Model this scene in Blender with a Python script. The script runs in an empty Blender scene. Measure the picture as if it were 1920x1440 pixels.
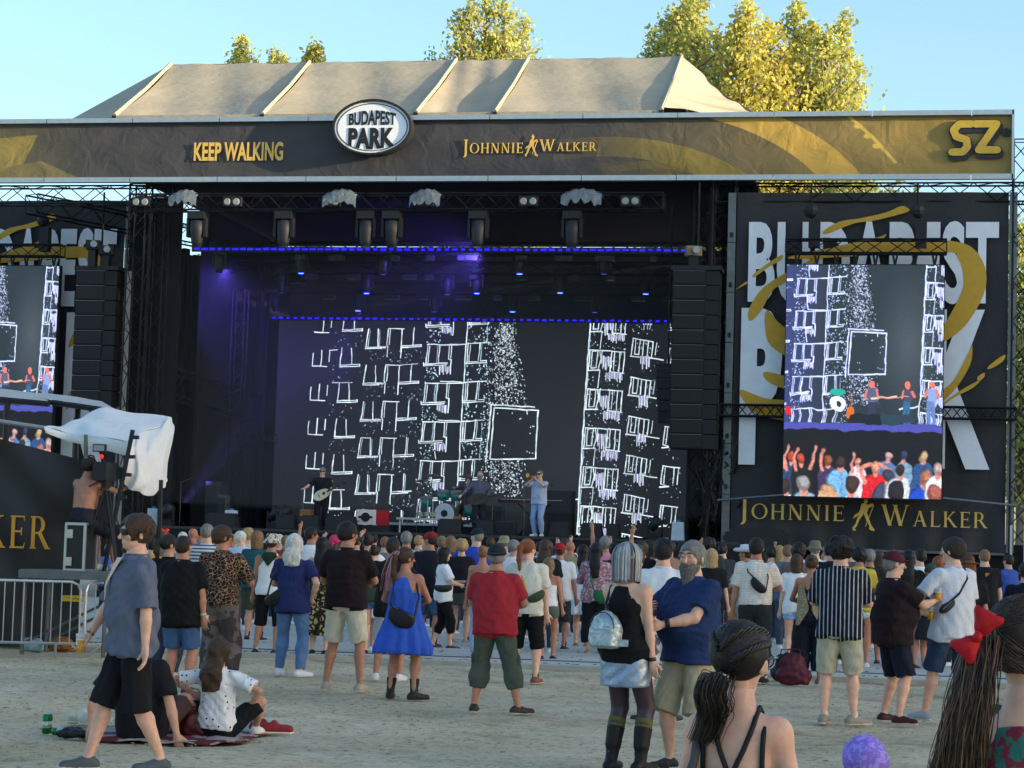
import bpy, math, random
import numpy as np
from mathutils import Vector, Matrix, Euler
R = math.radians
C = bpy.context.scene.collection
rnd = random.Random(7)

# ---------------------------------------------------------------- camera, world, sun, exposure
CAM = Vector((11.08, -57.0, 1.63)); FPX = 4000.0
YAW, PITCH, ROLL = R(-11.0), R(4.49), R(1.72)
FW = Vector((math.sin(YAW)*math.cos(PITCH), math.cos(YAW)*math.cos(PITCH), math.sin(PITCH)))
R0 = Vector((math.cos(YAW), -math.sin(YAW), 0)); U0 = R0.cross(FW)
RT = R0*math.cos(ROLL)+U0*math.sin(ROLL); UP = U0*math.cos(ROLL)-R0*math.sin(ROLL)
cd = bpy.data.cameras.new('camera'); cam = bpy.data.objects.new('camera', cd); C.objects.link(cam)
mw = Matrix((RT, UP, -FW)).transposed().to_4x4(); mw.translation = CAM; cam.matrix_world = mw
cd.lens = 36*FPX/1920; cd.sensor_width = 36; cd.clip_start = .1; cd.clip_end = 3000
bpy.context.scene.camera = cam
SUN_EL, SUN_AZ = 8.0, 101.0          # azimuth clockwise from +Y
w = bpy.data.worlds.new("World"); bpy.context.scene.world = w; w.use_nodes = True
nt = w.node_tree; nt.nodes.clear()
sky = nt.nodes.new('ShaderNodeTexSky'); sky.sky_type = 'NISHITA'; sky.sun_disc = False
sky.sun_elevation = R(SUN_EL); sky.sun_rotation = R(SUN_AZ); sky.air_density = 1.0; sky.dust_density = 1.8; sky.ozone_density = 2.3
bg = nt.nodes.new('ShaderNodeBackground'); bg.inputs[1].default_value = 0.15
wo = nt.nodes.new('ShaderNodeOutputWorld'); nt.links.new(sky.outputs[0], bg.inputs[0]); nt.links.new(bg.outputs[0], wo.inputs[0])
sd = bpy.data.lights.new('sun', 'SUN'); sd.energy = 3.2; sd.angle = R(.6); sd.color = (1, .80, .52)
so = bpy.data.objects.new('sun', sd); C.objects.link(so)
sv = Vector((math.sin(R(SUN_AZ))*math.cos(R(SUN_EL)), math.cos(R(SUN_AZ))*math.cos(R(SUN_EL)), math.sin(R(SUN_EL))))
so.rotation_euler = (-sv).to_track_quat('-Z', 'Y').to_euler(); so.location = (40, -40, 40)
vs = bpy.context.scene.view_settings; vs.view_transform = 'Standard'; vs.look = 'None'; vs.gamma = 1; vs.use_curve_mapping = False
vs.exposure = 1.75
cy = bpy.context.scene.cycles; cy.use_denoising = True; cy.max_bounces = 5; cy.transparent_max_bounces = 12; cy.volume_bounces = 0

def hor(px): return 1034+.03*(px-960)
def ray(px, py): return (FW*FPX+RT*(px-960)-UP*(py-720))/FPX
def P(px, py, y):                       # photo pixel -> point on the plane y = const
    d = ray(px, py); return CAM+d*((y-CAM.y)/d.y)
def G(px, s):                           # ground spot under column px where one metre shows as s photo pixels
    d = ray(px, hor(px)); p = CAM+d*(FPX/s); return Vector((p.x, p.y, 0))
def GP(px, py):
    d = ray(px, py); return CAM+d*(-CAM.z/d.z)
def S(y, px=960):                       # photo pixels per metre on plane y
    p = P(px, 900, y); return FPX/((p-CAM).dot(FW))

# ---------------------------------------------------------------- materials
def lin(c):
    if isinstance(c, str): c = [int(c[i:i+2], 16)/255 for i in (0, 2, 4)]
    return tuple((x/12.92 if x <= .04045 else ((x+.055)/1.055)**2.4) for x in c)
MC = {}
def mat(col, rough=.75, metal=0, var=.18, vs_=6.0, bump=0, bs=60, emit=0, pat=None, col2='ffffff', ps=1.0, sss=0, stretch=None, trans=0, spec=.4, coat=0, alpha=1):
    key = (col, rough, metal, var, vs_, bump, bs, emit, pat, col2, ps, sss, str(stretch), trans, spec, coat, alpha)
    if key in MC: return MC[key]
    m = bpy.data.materials.new(f"{pat or 'plain'}_{col}"); m.use_nodes = True; t = m.node_tree; L = t.links; N = t.nodes
    b = N['Principled BSDF']; c = (*lin(col), 1)
    def n(k, **kw):
        x = N.new(k)
        for a, v in kw.items(): setattr(x, a, v)
        return x
    def mth(op, a, v=None, v2=None):
        x = n('ShaderNodeMath', operation=op)
        for i, q in enumerate((a, v, v2)):
            if q is None: continue
            if isinstance(q, (int, float)): x.inputs[i].default_value = q
            else: L.new(q, x.inputs[i])
        return x.outputs[0]
    def mix(f, a, bb, bt='MIX'):
        x = n('ShaderNodeMix', data_type='RGBA', blend_type=bt)
        for i, q in ((0, f), (6, a), (7, bb)):
            if isinstance(q, (int, float)): x.inputs[i].default_value = q
            elif isinstance(q, tuple): x.inputs[i].default_value = q
            else: L.new(q, x.inputs[i])
        return x.outputs[2]
    tc = n('ShaderNodeTexCoord').outputs['Object']
    sx = n('ShaderNodeSeparateXYZ'); L.new(tc, sx.inputs[0])
    vec = tc
    if stretch:
        mp = n('ShaderNodeMapping'); mp.inputs['Scale'].default_value = stretch; L.new(tc, mp.inputs[0]); vec = mp.outputs[0]
    base = c
    if pat:
        c2 = (*lin(col2), 1)
        if pat in ('hstripe', 'vstripe'):
            s = mth('SINE', mth('MULTIPLY', sx.outputs[2 if pat == 'hstripe' else 0], ps)); f = mth('GREATER_THAN', s, .72 if pat == 'vstripe' else .15)
        elif pat in ('leopard', 'snake'):
            nz = n('ShaderNodeTexNoise'); nz.inputs['Scale'].default_value = 9; L.new(tc, nz.inputs[0])
            ad = n('ShaderNodeMix', data_type='RGBA', blend_type='LINEAR_LIGHT'); ad.inputs[0].default_value = .05; L.new(tc, ad.inputs[6]); L.new(nz.outputs[1], ad.inputs[7])
            v = n('ShaderNodeTexVoronoi', feature='DISTANCE_TO_EDGE'); v.inputs['Scale'].default_value = ps; L.new(ad.outputs[2], v.inputs[0])
            f = mth('LESS_THAN', v.outputs[0], .05 if pat == 'leopard' else .16)
        elif pat == 'dots':
            v = n('ShaderNodeTexVoronoi', feature='F1'); v.inputs['Scale'].default_value = ps; v.inputs['Randomness'].default_value = .35; L.new(tc, v.inputs[0])
            f = mth('LESS_THAN', v.outputs[0], .17)
        else:
            nz = n('ShaderNodeTexNoise'); nz.inputs['Scale'].default_value = ps; nz.inputs['Detail'].default_value = 3; L.new(tc, nz.inputs[0])
            f = mth('GREATER_THAN', nz.outputs[0], .53)
        base = mix(f, c, c2)
    if var:
        nz = n('ShaderNodeTexNoise'); nz.inputs['Scale'].default_value = vs_; nz.inputs['Detail'].default_value = 5; nz.inputs['Roughness'].default_value = .65; L.new(vec, nz.inputs[0])
        r_ = n('ShaderNodeMapRange'); r_.inputs[1].default_value = .3; r_.inputs[2].default_value = .7; r_.inputs[3].default_value = 1-var; r_.inputs[4].default_value = 1+var*.6; L.new(nz.outputs[0], r_.inputs[0])
        vm = n('ShaderNodeVectorMath', operation='SCALE')
        if isinstance(base, tuple): vm.inputs[0].default_value = base[:3]
        else: L.new(base, vm.inputs[0])
        L.new(r_.outputs[0], vm.inputs['Scale']); L.new(vm.outputs[0], b.inputs['Base Color'])
    elif isinstance(base, tuple): b.inputs['Base Color'].default_value = base
    else: L.new(base, b.inputs['Base Color'])
    b.inputs['Roughness'].default_value = rough; b.inputs['Metallic'].default_value = metal; b.inputs['Specular IOR Level'].default_value = spec
    if coat: b.inputs['Coat Weight'].default_value = coat
    if alpha < 1: b.inputs['Alpha'].default_value = alpha
    if sss: b.inputs['Subsurface Weight'].default_value = sss; b.inputs['Subsurface Radius'].default_value = (.012, .005, .003); b.inputs['Subsurface Scale'].default_value = 1
    if trans: b.inputs['Transmission Weight'].default_value = trans
    if emit: b.inputs['Emission Color'].default_value = c; b.inputs['Emission Strength'].default_value = emit
    if bump:
        nb = n('ShaderNodeTexNoise'); nb.inputs['Scale'].default_value = bs; nb.inputs['Detail'].default_value = 4; L.new(vec, nb.inputs[0])
        bp = n('ShaderNodeBump'); bp.inputs['Strength'].default_value = bump; bp.inputs['Distance'].default_value = min(.06, .6/bs); L.new(nb.outputs[0], bp.inputs['Height']); L.new(bp.outputs[0], b.inputs['Normal'])
    MC[key] = m; return m
def image_mat(name, arr, emit=0, rough=.7):     # arr h x w x 3 (display values 0..1, row 0 on top), drawn by this script
    h, w_ = arr.shape[:2]; im = bpy.data.images.new(name, w_, h)
    a = np.ones((h, w_, 4), np.float32); a[..., :3] = np.clip(arr[::-1], 0, 1); im.pixels.foreach_set(a.ravel()); im.update(); im.pack()
    m = bpy.data.materials.new(name); m.use_nodes = True; t = m.node_tree; b = t.nodes['Principled BSDF']
    ti = t.nodes.new('ShaderNodeTexImage'); ti.image = im; ti.extension = 'EXTEND'
    b.inputs['Roughness'].default_value = rough
    if not emit:
        tc = t.nodes.new('ShaderNodeTexCoord'); nb = t.nodes.new('ShaderNodeTexNoise'); nb.inputs['Scale'].default_value = 1.6; nb.inputs['Detail'].default_value = 5; nb.inputs['Distortion'].default_value = 1.5; bp = t.nodes.new('ShaderNodeBump'); bp.inputs['Strength'].default_value = .3; bp.inputs['Distance'].default_value = .12
        t.links.new(tc.outputs['Object'], nb.inputs[0]); t.links.new(nb.outputs[0], bp.inputs['Height']); t.links.new(bp.outputs[0], b.inputs['Normal'])
    if emit:
        b.inputs['Base Color'].default_value = (.01, .01, .01, 1); t.links.new(ti.outputs[0], b.inputs['Emission Color']); b.inputs['Emission Strength'].default_value = emit
    else: t.links.new(ti.outputs[0], b.inputs['Base Color'])
    return m

# ---------------------------------------------------------------- objects
W = {}
def wl(o): return W.get(o.name, Vector((0, 0, 0))) if o else Vector((0, 0, 0))
def tag(o, label=None, cat=None, group=None, kind=None):
    if label: o['label'] = label
    if cat: o['category'] = cat
    if group: o['group'] = group
    if kind: o['kind'] = kind
    return o
def thing(name, label, cat, loc=(0, 0, 0), group=None, rz=0):
    o = bpy.data.objects.new(name, None); C.objects.link(o); o.empty_display_size = .2
    o.location = loc; o.rotation_euler[2] = rz; W[o.name] = Vector(loc); return tag(o, label, cat, group)
def up(c, k=1.5, cap=.74):      # hex colour scaled in linear light
    v = lin(c); g = sum(v)/3; v = [min(cap, (x*.86+g*.14)*k) for x in v]; return ''.join('%02x' % round(255*(12.92*x if x < .0031308 else 1.055*x**(1/2.4)-.055)) for x in v)
def link(name, me, parent=None, off=None, m=None):
    o = bpy.data.objects.new(name, me); C.objects.link(o)
    if m is not None and not me.materials: me.materials.append(m)
    if parent is not None: o.parent = parent
    W[o.name] = wl(parent)
    return o
def mkmesh(name, V, Fc, m=None, smooth=False, uv=None):
    me = bpy.data.meshes.new(name)
    if isinstance(Fc, np.ndarray):
        nf, k = Fc.shape; me.vertices.add(len(V)); me.vertices.foreach_set('co', np.asarray(V, np.float32).ravel())
        me.loops.add(nf*k); me.loops.foreach_set('vertex_index', Fc.astype(np.int32).ravel())
        me.polygons.add(nf); me.polygons.foreach_set('loop_start', np.arange(0, nf*k, k, dtype=np.int32))
        me.update(calc_edges=True)
    else: me.from_pydata([tuple(v) for v in V], [], Fc)
    if uv is not None:
        l = me.uv_layers.new(name='UVMap'); idx = np.empty(len(me.loops), np.int32); me.loops.foreach_get('vertex_index', idx)
        l.data.foreach_set('uv', np.asarray(uv, np.float32)[idx].ravel())
    if smooth: me.polygons.foreach_set('use_smooth', [True]*len(me.polygons))
    if m is not None: me.materials.append(m)
    me.validate(); me.update(); return me
class MB:
    def __init__(s): s.v = []; s.f = []; s.o = None
    def add(s, vs_, fs): n = len(s.v); s.v += [Vector(v) for v in vs_]; s.f += [tuple(i+n for i in f) for f in fs]; return s
    def box(s, c, sz, rz=0, M_=None, tp=1):
        a, b, c2 = [q/2 for q in sz]; pts = [Vector((x*a*(tp if z > 0 else 1), y*b*(tp if z > 0 else 1), z*c2)) for x, y, z in ((-1, -1, -1), (1, -1, -1), (1, 1, -1), (-1, 1, -1), (-1, -1, 1), (1, -1, 1), (1, 1, 1), (-1, 1, 1))]
        m = M_ or Matrix.Rotation(rz, 3, 'Z'); c = Vector(c)
        return s.add([m@p+c for p in pts], [(0, 3, 2, 1), (4, 5, 6, 7), (0, 1, 5, 4), (1, 2, 6, 5), (2, 3, 7, 6), (3, 0, 4, 7)])
    def tube(s, pts, r, n=8, caps=True):
        pts = [Vector(p) for p in pts]; rr = r if isinstance(r, (list, tuple)) else [r]*len(pts); vs_ = []; fs = []; pu = None
        for i, p in enumerate(pts):
            t = (pts[min(i+1, len(pts)-1)]-pts[max(i-1, 0)]).normalized()
            if pu is None: pu = t.orthogonal().normalized()
            u = (pu-t*pu.dot(t)).normalized(); pu = u; v = t.cross(u)
            vs_ += [p+(u*math.cos(a)+v*math.sin(a))*rr[i] for a in (2*math.pi*k/n+math.pi/n for k in range(n))]
        for i in range(len(pts)-1):
            for k in range(n): fs.append((i*n+k, i*n+(k+1) % n, (i+1)*n+(k+1) % n, (i+1)*n+k))
        if caps: fs += [tuple(range(n-1, -1, -1)), tuple((len(pts)-1)*n+k for k in range(n))]
        return s.add(vs_, fs)
    def lathe(s, prof, c=(0, 0, 0), n=16, M_=None):
        c = Vector(c); m = M_ or Matrix.Identity(3); vs_ = []; fs = []
        for r, z in prof: vs_ += [m@Vector((r*math.cos(2*math.pi*k/n), r*math.sin(2*math.pi*k/n), z))+c for k in range(n)]
        for i in range(len(prof)-1):
            for k in range(n): fs.append((i*n+k, i*n+(k+1) % n, (i+1)*n+(k+1) % n, (i+1)*n+k))
        fs += [tuple(range(n-1, -1, -1)), tuple((len(prof)-1)*n+k for k in range(n))]
        return s.add(vs_, fs)
    def prism(s, poly, y0, y1, fn=None):       # poly of (x,z)
        n = len(poly); q = [Vector((x, y0, z)) for x, z in poly]+[Vector((x, y1, z)) for x, z in poly]
        if fn: q = [fn(p) for p in q]
        return s.add(q, [tuple(range(n)), tuple(range(2*n-1, n-1, -1))]+[(i, i+n, (i+1) % n+n, (i+1) % n) for i in range(n)])
    def sph(s, c, r, n=10, m_=6, M_=None):
        r = r if isinstance(r, (tuple, list)) else (r, r, r); prof = [(math.sin(math.pi*i/m_)+1e-4, -math.cos(math.pi*i/m_)) for i in range(m_+1)]
        mm = (M_ or Matrix.Identity(3))@Matrix.Diagonal(r)
        return s.lathe(prof, c, n, mm)
    def build(s, name, m, parent=None, smooth=False, kind=None, label=None):
        off = wl(parent); V = [v-off for v in s.v]
        o = link(name, mkmesh(name, V, s.f, m, smooth), parent)
        if kind: o['kind'] = kind
        if label: o['label'] = label
        if parent is None: W[o.name] = Vector((0, 0, 0))
        return o
def inst(src, name, parent, pos, rot=None, scale=None):     # another object on the same mesh; pos in world
    o = bpy.data.objects.new(name, src if isinstance(src, bpy.types.Mesh) else src.data); C.objects.link(o)
    if parent is not None: o.parent = parent
    o.location = Vector(pos)-wl(parent); W[o.name] = Vector(pos)
    if rot is not None: o.rotation_mode = 'QUATERNION'; o.rotation_quaternion = rot
    if scale: o.scale = scale
    return o
def sheet(name, a, b, c, d, m, parent=None, nu=1, nv=1, disp=None, kind=None, smooth=True):  # a bottom-left, b bottom-right, c top-right, d top-left
    a, b, c, d = [Vector(q)-wl(parent) for q in (a, b, c, d)]; V = []; uv = []
    for j in range(nv+1):
        for i in range(nu+1):
            u, v = i/nu, j/nv; p = (a*(1-u)+b*u)*(1-v)+(d*(1-u)+c*u)*v
            if disp: p = p+disp(u, v)
            V.append(p); uv.append((u, v))
    Fc = [(j*(nu+1)+i, j*(nu+1)+i+1, (j+1)*(nu+1)+i+1, (j+1)*(nu+1)+i) for j in range(nv) for i in range(nu)]
    o = link(name, mkmesh(name, V, Fc, m, smooth, uv), parent)
    if kind: o['kind'] = kind
    return o
def text(word, x0, x1, z0, z1, y, m, parent, bold=.02, depth=.01, shear=0, name='lettering', fn=None):
    cu = bpy.data.curves.new('t', 'FONT'); cu.body = word; cu.offset = bold; cu.extrude = .5; cu.space_character = 1.03; cu.resolution_u = 4
    o = bpy.data.objects.new('t', cu); C.objects.link(o); bpy.context.view_layer.update()
    me = bpy.data.meshes.new_from_object(o.evaluated_get(bpy.context.evaluated_depsgraph_get())); bpy.data.objects.remove(o)
    n = len(me.vertices); a = np.empty(n*3); me.vertices.foreach_get('co', a); a = a.reshape(-1, 3)
    lo, hi = a.min(0), a.max(0); u = (a[:, 0]-lo[0])/(hi[0]-lo[0]); v = (a[:, 1]-lo[1])/(hi[1]-lo[1]); e = (a[:, 2]-lo[2])/(hi[2]-lo[2])
    off = wl(parent); u2 = u+shear*(v-.5)
    if fn: u2, v = fn(u2, v)
    b = np.stack([x0+(x1-x0)*u2-off.x, y-depth*e-off.y, z0+(z1-z0)*v-off.z], 1)
    me.vertices.foreach_set('co', b.ravel()); me.update(); me.materials.clear(); me.materials.append(m); me.name = name
    return link(name, me, parent)
# thick/thin serif capitals as polygons, unit height
def stroke(a, b, w): 
    a = Vector(a); b = Vector(b); return [(a.x-w/2, a.y), (a.x+w/2, a.y), (b.x+w/2, b.y), (b.x-w/2, b.y)]
def ringp(cx, cy, rx, ry, wx, wy, a0=0, a1=360, n=20):
    q = []
    for i in range(n):
        t0, t1 = [R(a0+(a1-a0)*k/n) for k in (i, i+1)]
        q.append([(cx+rx*math.cos(t0), cy+ry*math.sin(t0)), (cx+rx*math.cos(t1), cy+ry*math.sin(t1)), (cx+(rx-wx)*math.cos(t1), cy+(ry-wy)*math.sin(t1)), (cx+(rx-wx)*math.cos(t0), cy+(ry-wy)*math.sin(t0))])
    return q
T, t_ = .13, .055
def sf(x, y, w=.24): return [(x-w/2, y), (x+w/2, y), (x+w/2*.8, y+.045), (x-w/2*.8, y+.045)]
def sft(x, w=.24): return [(x-w/2, 1), (x-w/2*.8, .955), (x+w/2*.8, .955), (x+w/2, 1)]
SER = {'J': (.34, [[(.14, .96), (.14, -.05), (.08, -.22), (-.02, -.28), (.0, -.24), (.06, -.18), (.10, -.05), (.27, -.02), (.27, .96)][:0] or stroke((.19, -.12), (.19, .98), T), [(.125, -.12), (.255, -.12), (.17, -.26), (.02, -.3)], sft(.19, .3)]),
 'O': (.92, ringp(.46, .5, .44, .51, .13, .05)),
 'H': (.84, [stroke((.16, 0), (.16, 1), T), stroke((.68, 0), (.68, 1), T), [(.16, .48), (.68, .48), (.68, .54), (.16, .54)], sf(.16, 0), sf(.68, 0), sft(.16), sft(.68)]),
 'N': (.86, [stroke((.15, 0), (.15, 1), t_), stroke((.71, 0), (.71, 1), t_), stroke((.70, 0), (.16, 1), .16), sf(.15, 0, .2), sft(.71, .2), sft(.14, .2)]),
 'I': (.36, [stroke((.18, 0), (.18, 1), T), sf(.18, 0), sft(.18)]),
 'E': (.66, [stroke((.16, 0), (.16, 1), T), [(.05, 0), (.6, 0), (.63, .2), (.58, .06), (.05, .06)][:3]+[(.58, .06), (.05, .06)], [(.05, .95), (.55, .95), (.59, .82), (.59, 1), (.05, 1)], [(.16, .49), (.5, .49), (.5, .55), (.16, .55)], [(.47, .40), (.5, .40), (.5, .64), (.47, .64)]]),
 'W': (1.24, [stroke((.40, 0), (.12, 1), .15), stroke((.40, 0), (.64, 1), t_), stroke((.86, 0), (.60, 1), .15), stroke((.86, 0), (1.12, 1), t_), sft(.12), sft(.62, .26), sft(1.12, .2)]),
 'A': (.88, [stroke((.14, 0), (.42, 1), t_), stroke((.72, 0), (.42, 1), .15), [(.24, .32), (.62, .32), (.60, .38), (.26, .38)], sf(.13, 0, .2), sf(.72, 0, .26)]),
 'L': (.64, [stroke((.16, 0), (.16, 1), T), [(.05, 0), (.59, 0), (.62, .24), (.56, .06), (.05, .06)], sft(.16)]),
 'K': (.84, [stroke((.16, 0), (.16, 1), T), stroke((.2, .46), (.62, 1), .07), stroke((.72, 0), (.32, .6), .15), sf(.16, 0), sft(.16), sf(.73, 0), sft(.62, .2)]),
 'R': (.82, [stroke((.16, 0), (.16, 1), T), stroke((.72, 0), (.40, .5), .15), sf(.16, 0), sf(.74, 0, .2), [(.05, .95), (.34, .95), (.34, 1), (.05, 1)], [(.16, .46), (.34, .46), (.34, .51), (.16, .51)]]+ringp(.34, .73, .26, .27, .13, .05, -90, 90, 10))}
def serif(word, x0, x1, z0, z1, y, m, parent, small=.74, depth=.012, name='lettering'):
    tot = 0; adv = []
    for i, ch in enumerate(word): k = 1 if i == 0 else small; adv.append((tot, k)); tot += (SER[ch][0]+.12)*k
    sx = (x1-x0)/tot; b = MB(); j = 0
    for ch, (o, k) in zip(word, adv):
        for pl in SER[ch][1]:
            j += 1
            b.prism([(x0+(o+x*k)*sx, z0+z*k*(z1-z0)) for x, z in pl], y, y-depth-(j % 7)*.0009)
    return b.build(name, m, parent)
# striding figure of the drinks logo: rough silhouette polygons, unit box
STRIDE = [ [(.50, .86), (.53, .80), (.63, .79), (.68, .85), (.66, .92), (.58, .95), (.52, .92)], [(.48, .93), (.70, .92), (.70, .95), (.48, .96)], [(.52, .95), (.66, .95), (.64, 1.02), (.54, 1.02)],
 [(.42, .78), (.56, .80), (.70, .74), (.68, .56), (.56, .50), (.40, .54), (.36, .66)], [(.36, .62), (.30, .52), (.14, .46), (.05, .34), (.20, .40), (.42, .50), (.50, .56)], [(.66, .74), (.86, .80), (.92, .74), (.84, .70), (.68, .64)],
 [(.40, .54), (.54, .52), (.34, .32), (.24, .16), (.16, .18), (.24, .36)], [(.16, .18), (.25, .16), (.14, .06), (.20, .0), (.06, .0), (.04, .08)], [(.50, .52), (.64, .54), (.72, .36), (.84, .16), (.76, .14), (.62, .30)], [(.76, .14), (.84, .16), (.98, .04), (.96, .0), (.84, .02), (.74, .06)], [(.90, .74), (.93, .72), (.60, .12), (.58, .13)]]
def strider(x0, x1, z0, z1, y, m, parent, depth=.012):
    b = MB()
    for j, pl in enumerate(STRIDE): b.prism([(x0+x*(x1-x0), z0+z*(z1-z0)) for x, z in pl], y, y-depth-j*.0008)
    return b.build('walking_figure', m, parent)
# ---------------------------------------------------------------- numpy canvas (prints and screen pictures)
class Canvas:
    def __init__(s, w, h, col): s.a = np.zeros((h, w, 3), np.float32); s.a[:] = col; s.w = w; s.h = h; s.Y, s.X = np.mgrid[0:h, 0:w].astype(np.float32)
    def _box(s, x0, y0, x1, y1): return slice(max(0, int(y0)), max(0, min(s.h, int(y1)+1))), slice(max(0, int(x0)), max(0, min(s.w, int(x1)+1)))
    def blend(s, sl, m, col): m = np.clip(m, 0, 1)[..., None]; s.a[sl] = s.a[sl]*(1-m)+np.array(col, np.float32)*m
    def line(s, p, q, w, col, soft=1.0):
        sl = s._box(min(p[0], q[0])-w-2, min(p[1], q[1])-w-2, max(p[0], q[0])+w+2, max(p[1], q[1])+w+2); X, Y = s.X[sl], s.Y[sl]
        if X.size == 0: return
        d = np.array([q[0]-p[0], q[1]-p[1]], float); L2 = max(d@d, 1e-6); t = np.clip(((X-p[0])*d[0]+(Y-p[1])*d[1])/L2, 0, 1)
        s.blend(sl, (w/2-np.hypot(X-p[0]-t*d[0], Y-p[1]-t*d[1]))/soft+.5, col)
    def pl(s, pts, w, col, soft=1.0):
        for a, b in zip(pts, pts[1:]): s.line(a, b, w, col, soft)
    def ell(s, c, r, col, soft=1.5):
        sl = s._box(c[0]-r[0]-2, c[1]-r[1]-2, c[0]+r[0]+2, c[1]+r[1]+2); X, Y = s.X[sl], s.Y[sl]
        if X.size: s.blend(sl, (1-np.hypot((X-c[0])/r[0], (Y-c[1])/r[1]))*min(r)/soft+.5, col)
    def poly(s, pts, col):
        xs, ys = zip(*pts); sl = s._box(min(xs), min(ys), max(xs), max(ys)); X, Y = s.X[sl], s.Y[sl]
        if X.size == 0: return
        ins = np.zeros(X.shape, bool)
        for (x0, y0), (x1, y1) in zip(pts, pts[1:]+pts[:1]):
            if y0 == y1: continue
            c_ = ((y0 <= Y) & (Y < y1)) | ((y1 <= Y) & (Y < y0)); ins ^= c_ & (X < (x1-x0)*(Y-y0)/(y1-y0)+x0)
        s.blend(sl, ins.astype(np.float32), col)
# ---------------------------------------------------------------- shared materials
blackm = mat('1c1d1f', .6, var=.2); black2 = mat('121315', .85, var=.25, vs_=1.5); alu = mat('b9bcbd', .35, .85, var=.12); dalu = mat('6b6e70', .4, .8, var=.2)
trussm = mat('1b1c1e', .5, .5, var=.2); drape = mat('0f1013', .95, var=.3, vs_=.8, bump=.3, bs=6); white = mat('d8d8d6', .6, var=.06)
gold = mat('c89b2c', .55, var=.1); goldl = mat('d9b45a', .5, var=.08, bump=.05); printw = mat('e0e3e8', .7, var=.08, vs_=3); charc = mat('333335', .8, var=.15, vs_=1.2, bump=.35, bs=5)
# ---------------------------------------------------------------- ground
def ground_mat():
    m = bpy.data.materials.new('dry_ground'); m.use_nodes = True; t = m.node_tree; N = t.nodes; L = t.links; b = N['Principled BSDF']; tc = N.new('ShaderNodeTexCoord').outputs['Object']
    def noise(s, d=6, r=.6, st=None):
        x = N.new('ShaderNodeTexNoise'); x.inputs['Scale'].default_value = s; x.inputs['Detail'].default_value = d; x.inputs['Roughness'].default_value = r
        if st: mp = N.new('ShaderNodeMapping'); mp.inputs['Scale'].default_value = st; L.new(tc, mp.inputs[0]); L.new(mp.outputs[0], x.inputs[0])
        else: L.new(tc, x.inputs[0])
        return x.outputs[0]
    def ramp(i, st):
        r = N.new('ShaderNodeValToRGB'); L.new(i, r.inputs[0]); e = r.color_ramp.elements
        while len(e) < len(st): e.new(.5)
        for q, (p, c) in zip(e, st): q.position = p; q.color = (*lin(c), 1)
        return r.outputs[0]
    def mx(f, a, c, bt='MIX'):
        x = N.new('ShaderNodeMix'); x.data_type = 'RGBA'; x.blend_type = bt
        if isinstance(f, float): x.inputs[0].default_value = f
        else: L.new(f, x.inputs[0])
        L.new(a, x.inputs[6]); L.new(c, x.inputs[7]); return x.outputs[2]
    dirt = ramp(noise(.9, 9, .68), [(.3, 'a8977a'), (.5, 'cab897'), (.7, 'dccdb0')])
    grass = ramp(noise(4, 8, .7), [(.35, '8f8562'), (.6, 'ae9f80')])
    fine = ramp(noise(14, 6, .8), [(.32, '6e6e6e'), (.5, 'ffffff')])
    msk = N.new('ShaderNodeMapRange'); msk.inputs[1].default_value = .50; msk.inputs[2].default_value = .64; L.new(noise(.45, 7, .7), msk.inputs[0])
    c = mx(.85, mx(msk.outputs[0], dirt, grass), fine, 'MULTIPLY'); L.new(c, b.inputs['Base Color']); b.inputs['Roughness'].default_value = .95; b.inputs['Specular IOR Level'].default_value = .1
    bp = N.new('ShaderNodeBump'); bp.inputs['Strength'].default_value = .6; bp.inputs['Distance'].default_value = .03; L.new(noise(7, 8, .75), bp.inputs['Height']); L.new(bp.outputs[0], b.inputs['Normal'])
    return m
def gdisp(u, v):
    x, y = (u-.5)*60, (v-.5)*60
    return Vector((0, 0, .012*math.sin(x*2.1+y)*math.sin(y*1.7-x*.6)+.008*math.sin(x*5.3)*math.sin(y*4.7)))
gm = ground_mat()
gx, gy = 11, -32
xs = np.concatenate([np.linspace(-900, -20, 9)[:-1], np.linspace(-20, 42, 250), np.linspace(42, 900, 9)[1:]]); ys = np.concatenate([np.linspace(-500, -60, 6)[:-1], np.linspace(-60, -26, 200), np.linspace(-26, 1400, 14)[1:]])
XX, YY = np.meshgrid(xs, ys); rg = np.random.RandomState(3)
ZZ = .014*np.sin(XX*2.1+YY)*np.sin(YY*1.7-XX*.6)+.009*np.sin(XX*5.3+1)*np.sin(YY*6.7)+rg.uniform(-.007, .007, XX.shape); far = (XX < -20) | (XX > 42) | (YY < -60) | (YY > -27); ZZ[far] = 0; ZZ -= .02
nx = len(xs); jj, ii = np.mgrid[0:len(ys)-1, 0:nx-1]; q = (jj*nx+ii).ravel()
tag(link('ground', mkmesh('ground', np.stack([XX, YY, ZZ], -1).reshape(-1, 3), np.stack([q, q+1, q+nx+1, q+nx], 1), gm, True)), kind='structure')
EY = GP(960, 1249).y                                    # near edge of the paved strip
conc = mat('b4b2a6', .85, var=.2, vs_=.7, bump=.35, bs=9)
b = MB(); b.box((0, (EY-1)/2, .01), (120, -EY-1, .06)); tag(b.build('pavement', conc), kind='structure')
b = MB(); b.box((0, EY-.22, .015), (120, .34, .075)); tag(b.build('kerb', mat('aba697', .9, var=.2, vs_=3, bump=.3)), kind='structure')
b = MB(); b.box((0, EY+1.15, .042), (120, .14, .01)); tag(b.build('drain_channel', mat('2c2d2d', .8, var=.3)), kind='structure')
b = MB()                                                  # litter, leaves and clods on the trodden ground
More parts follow.
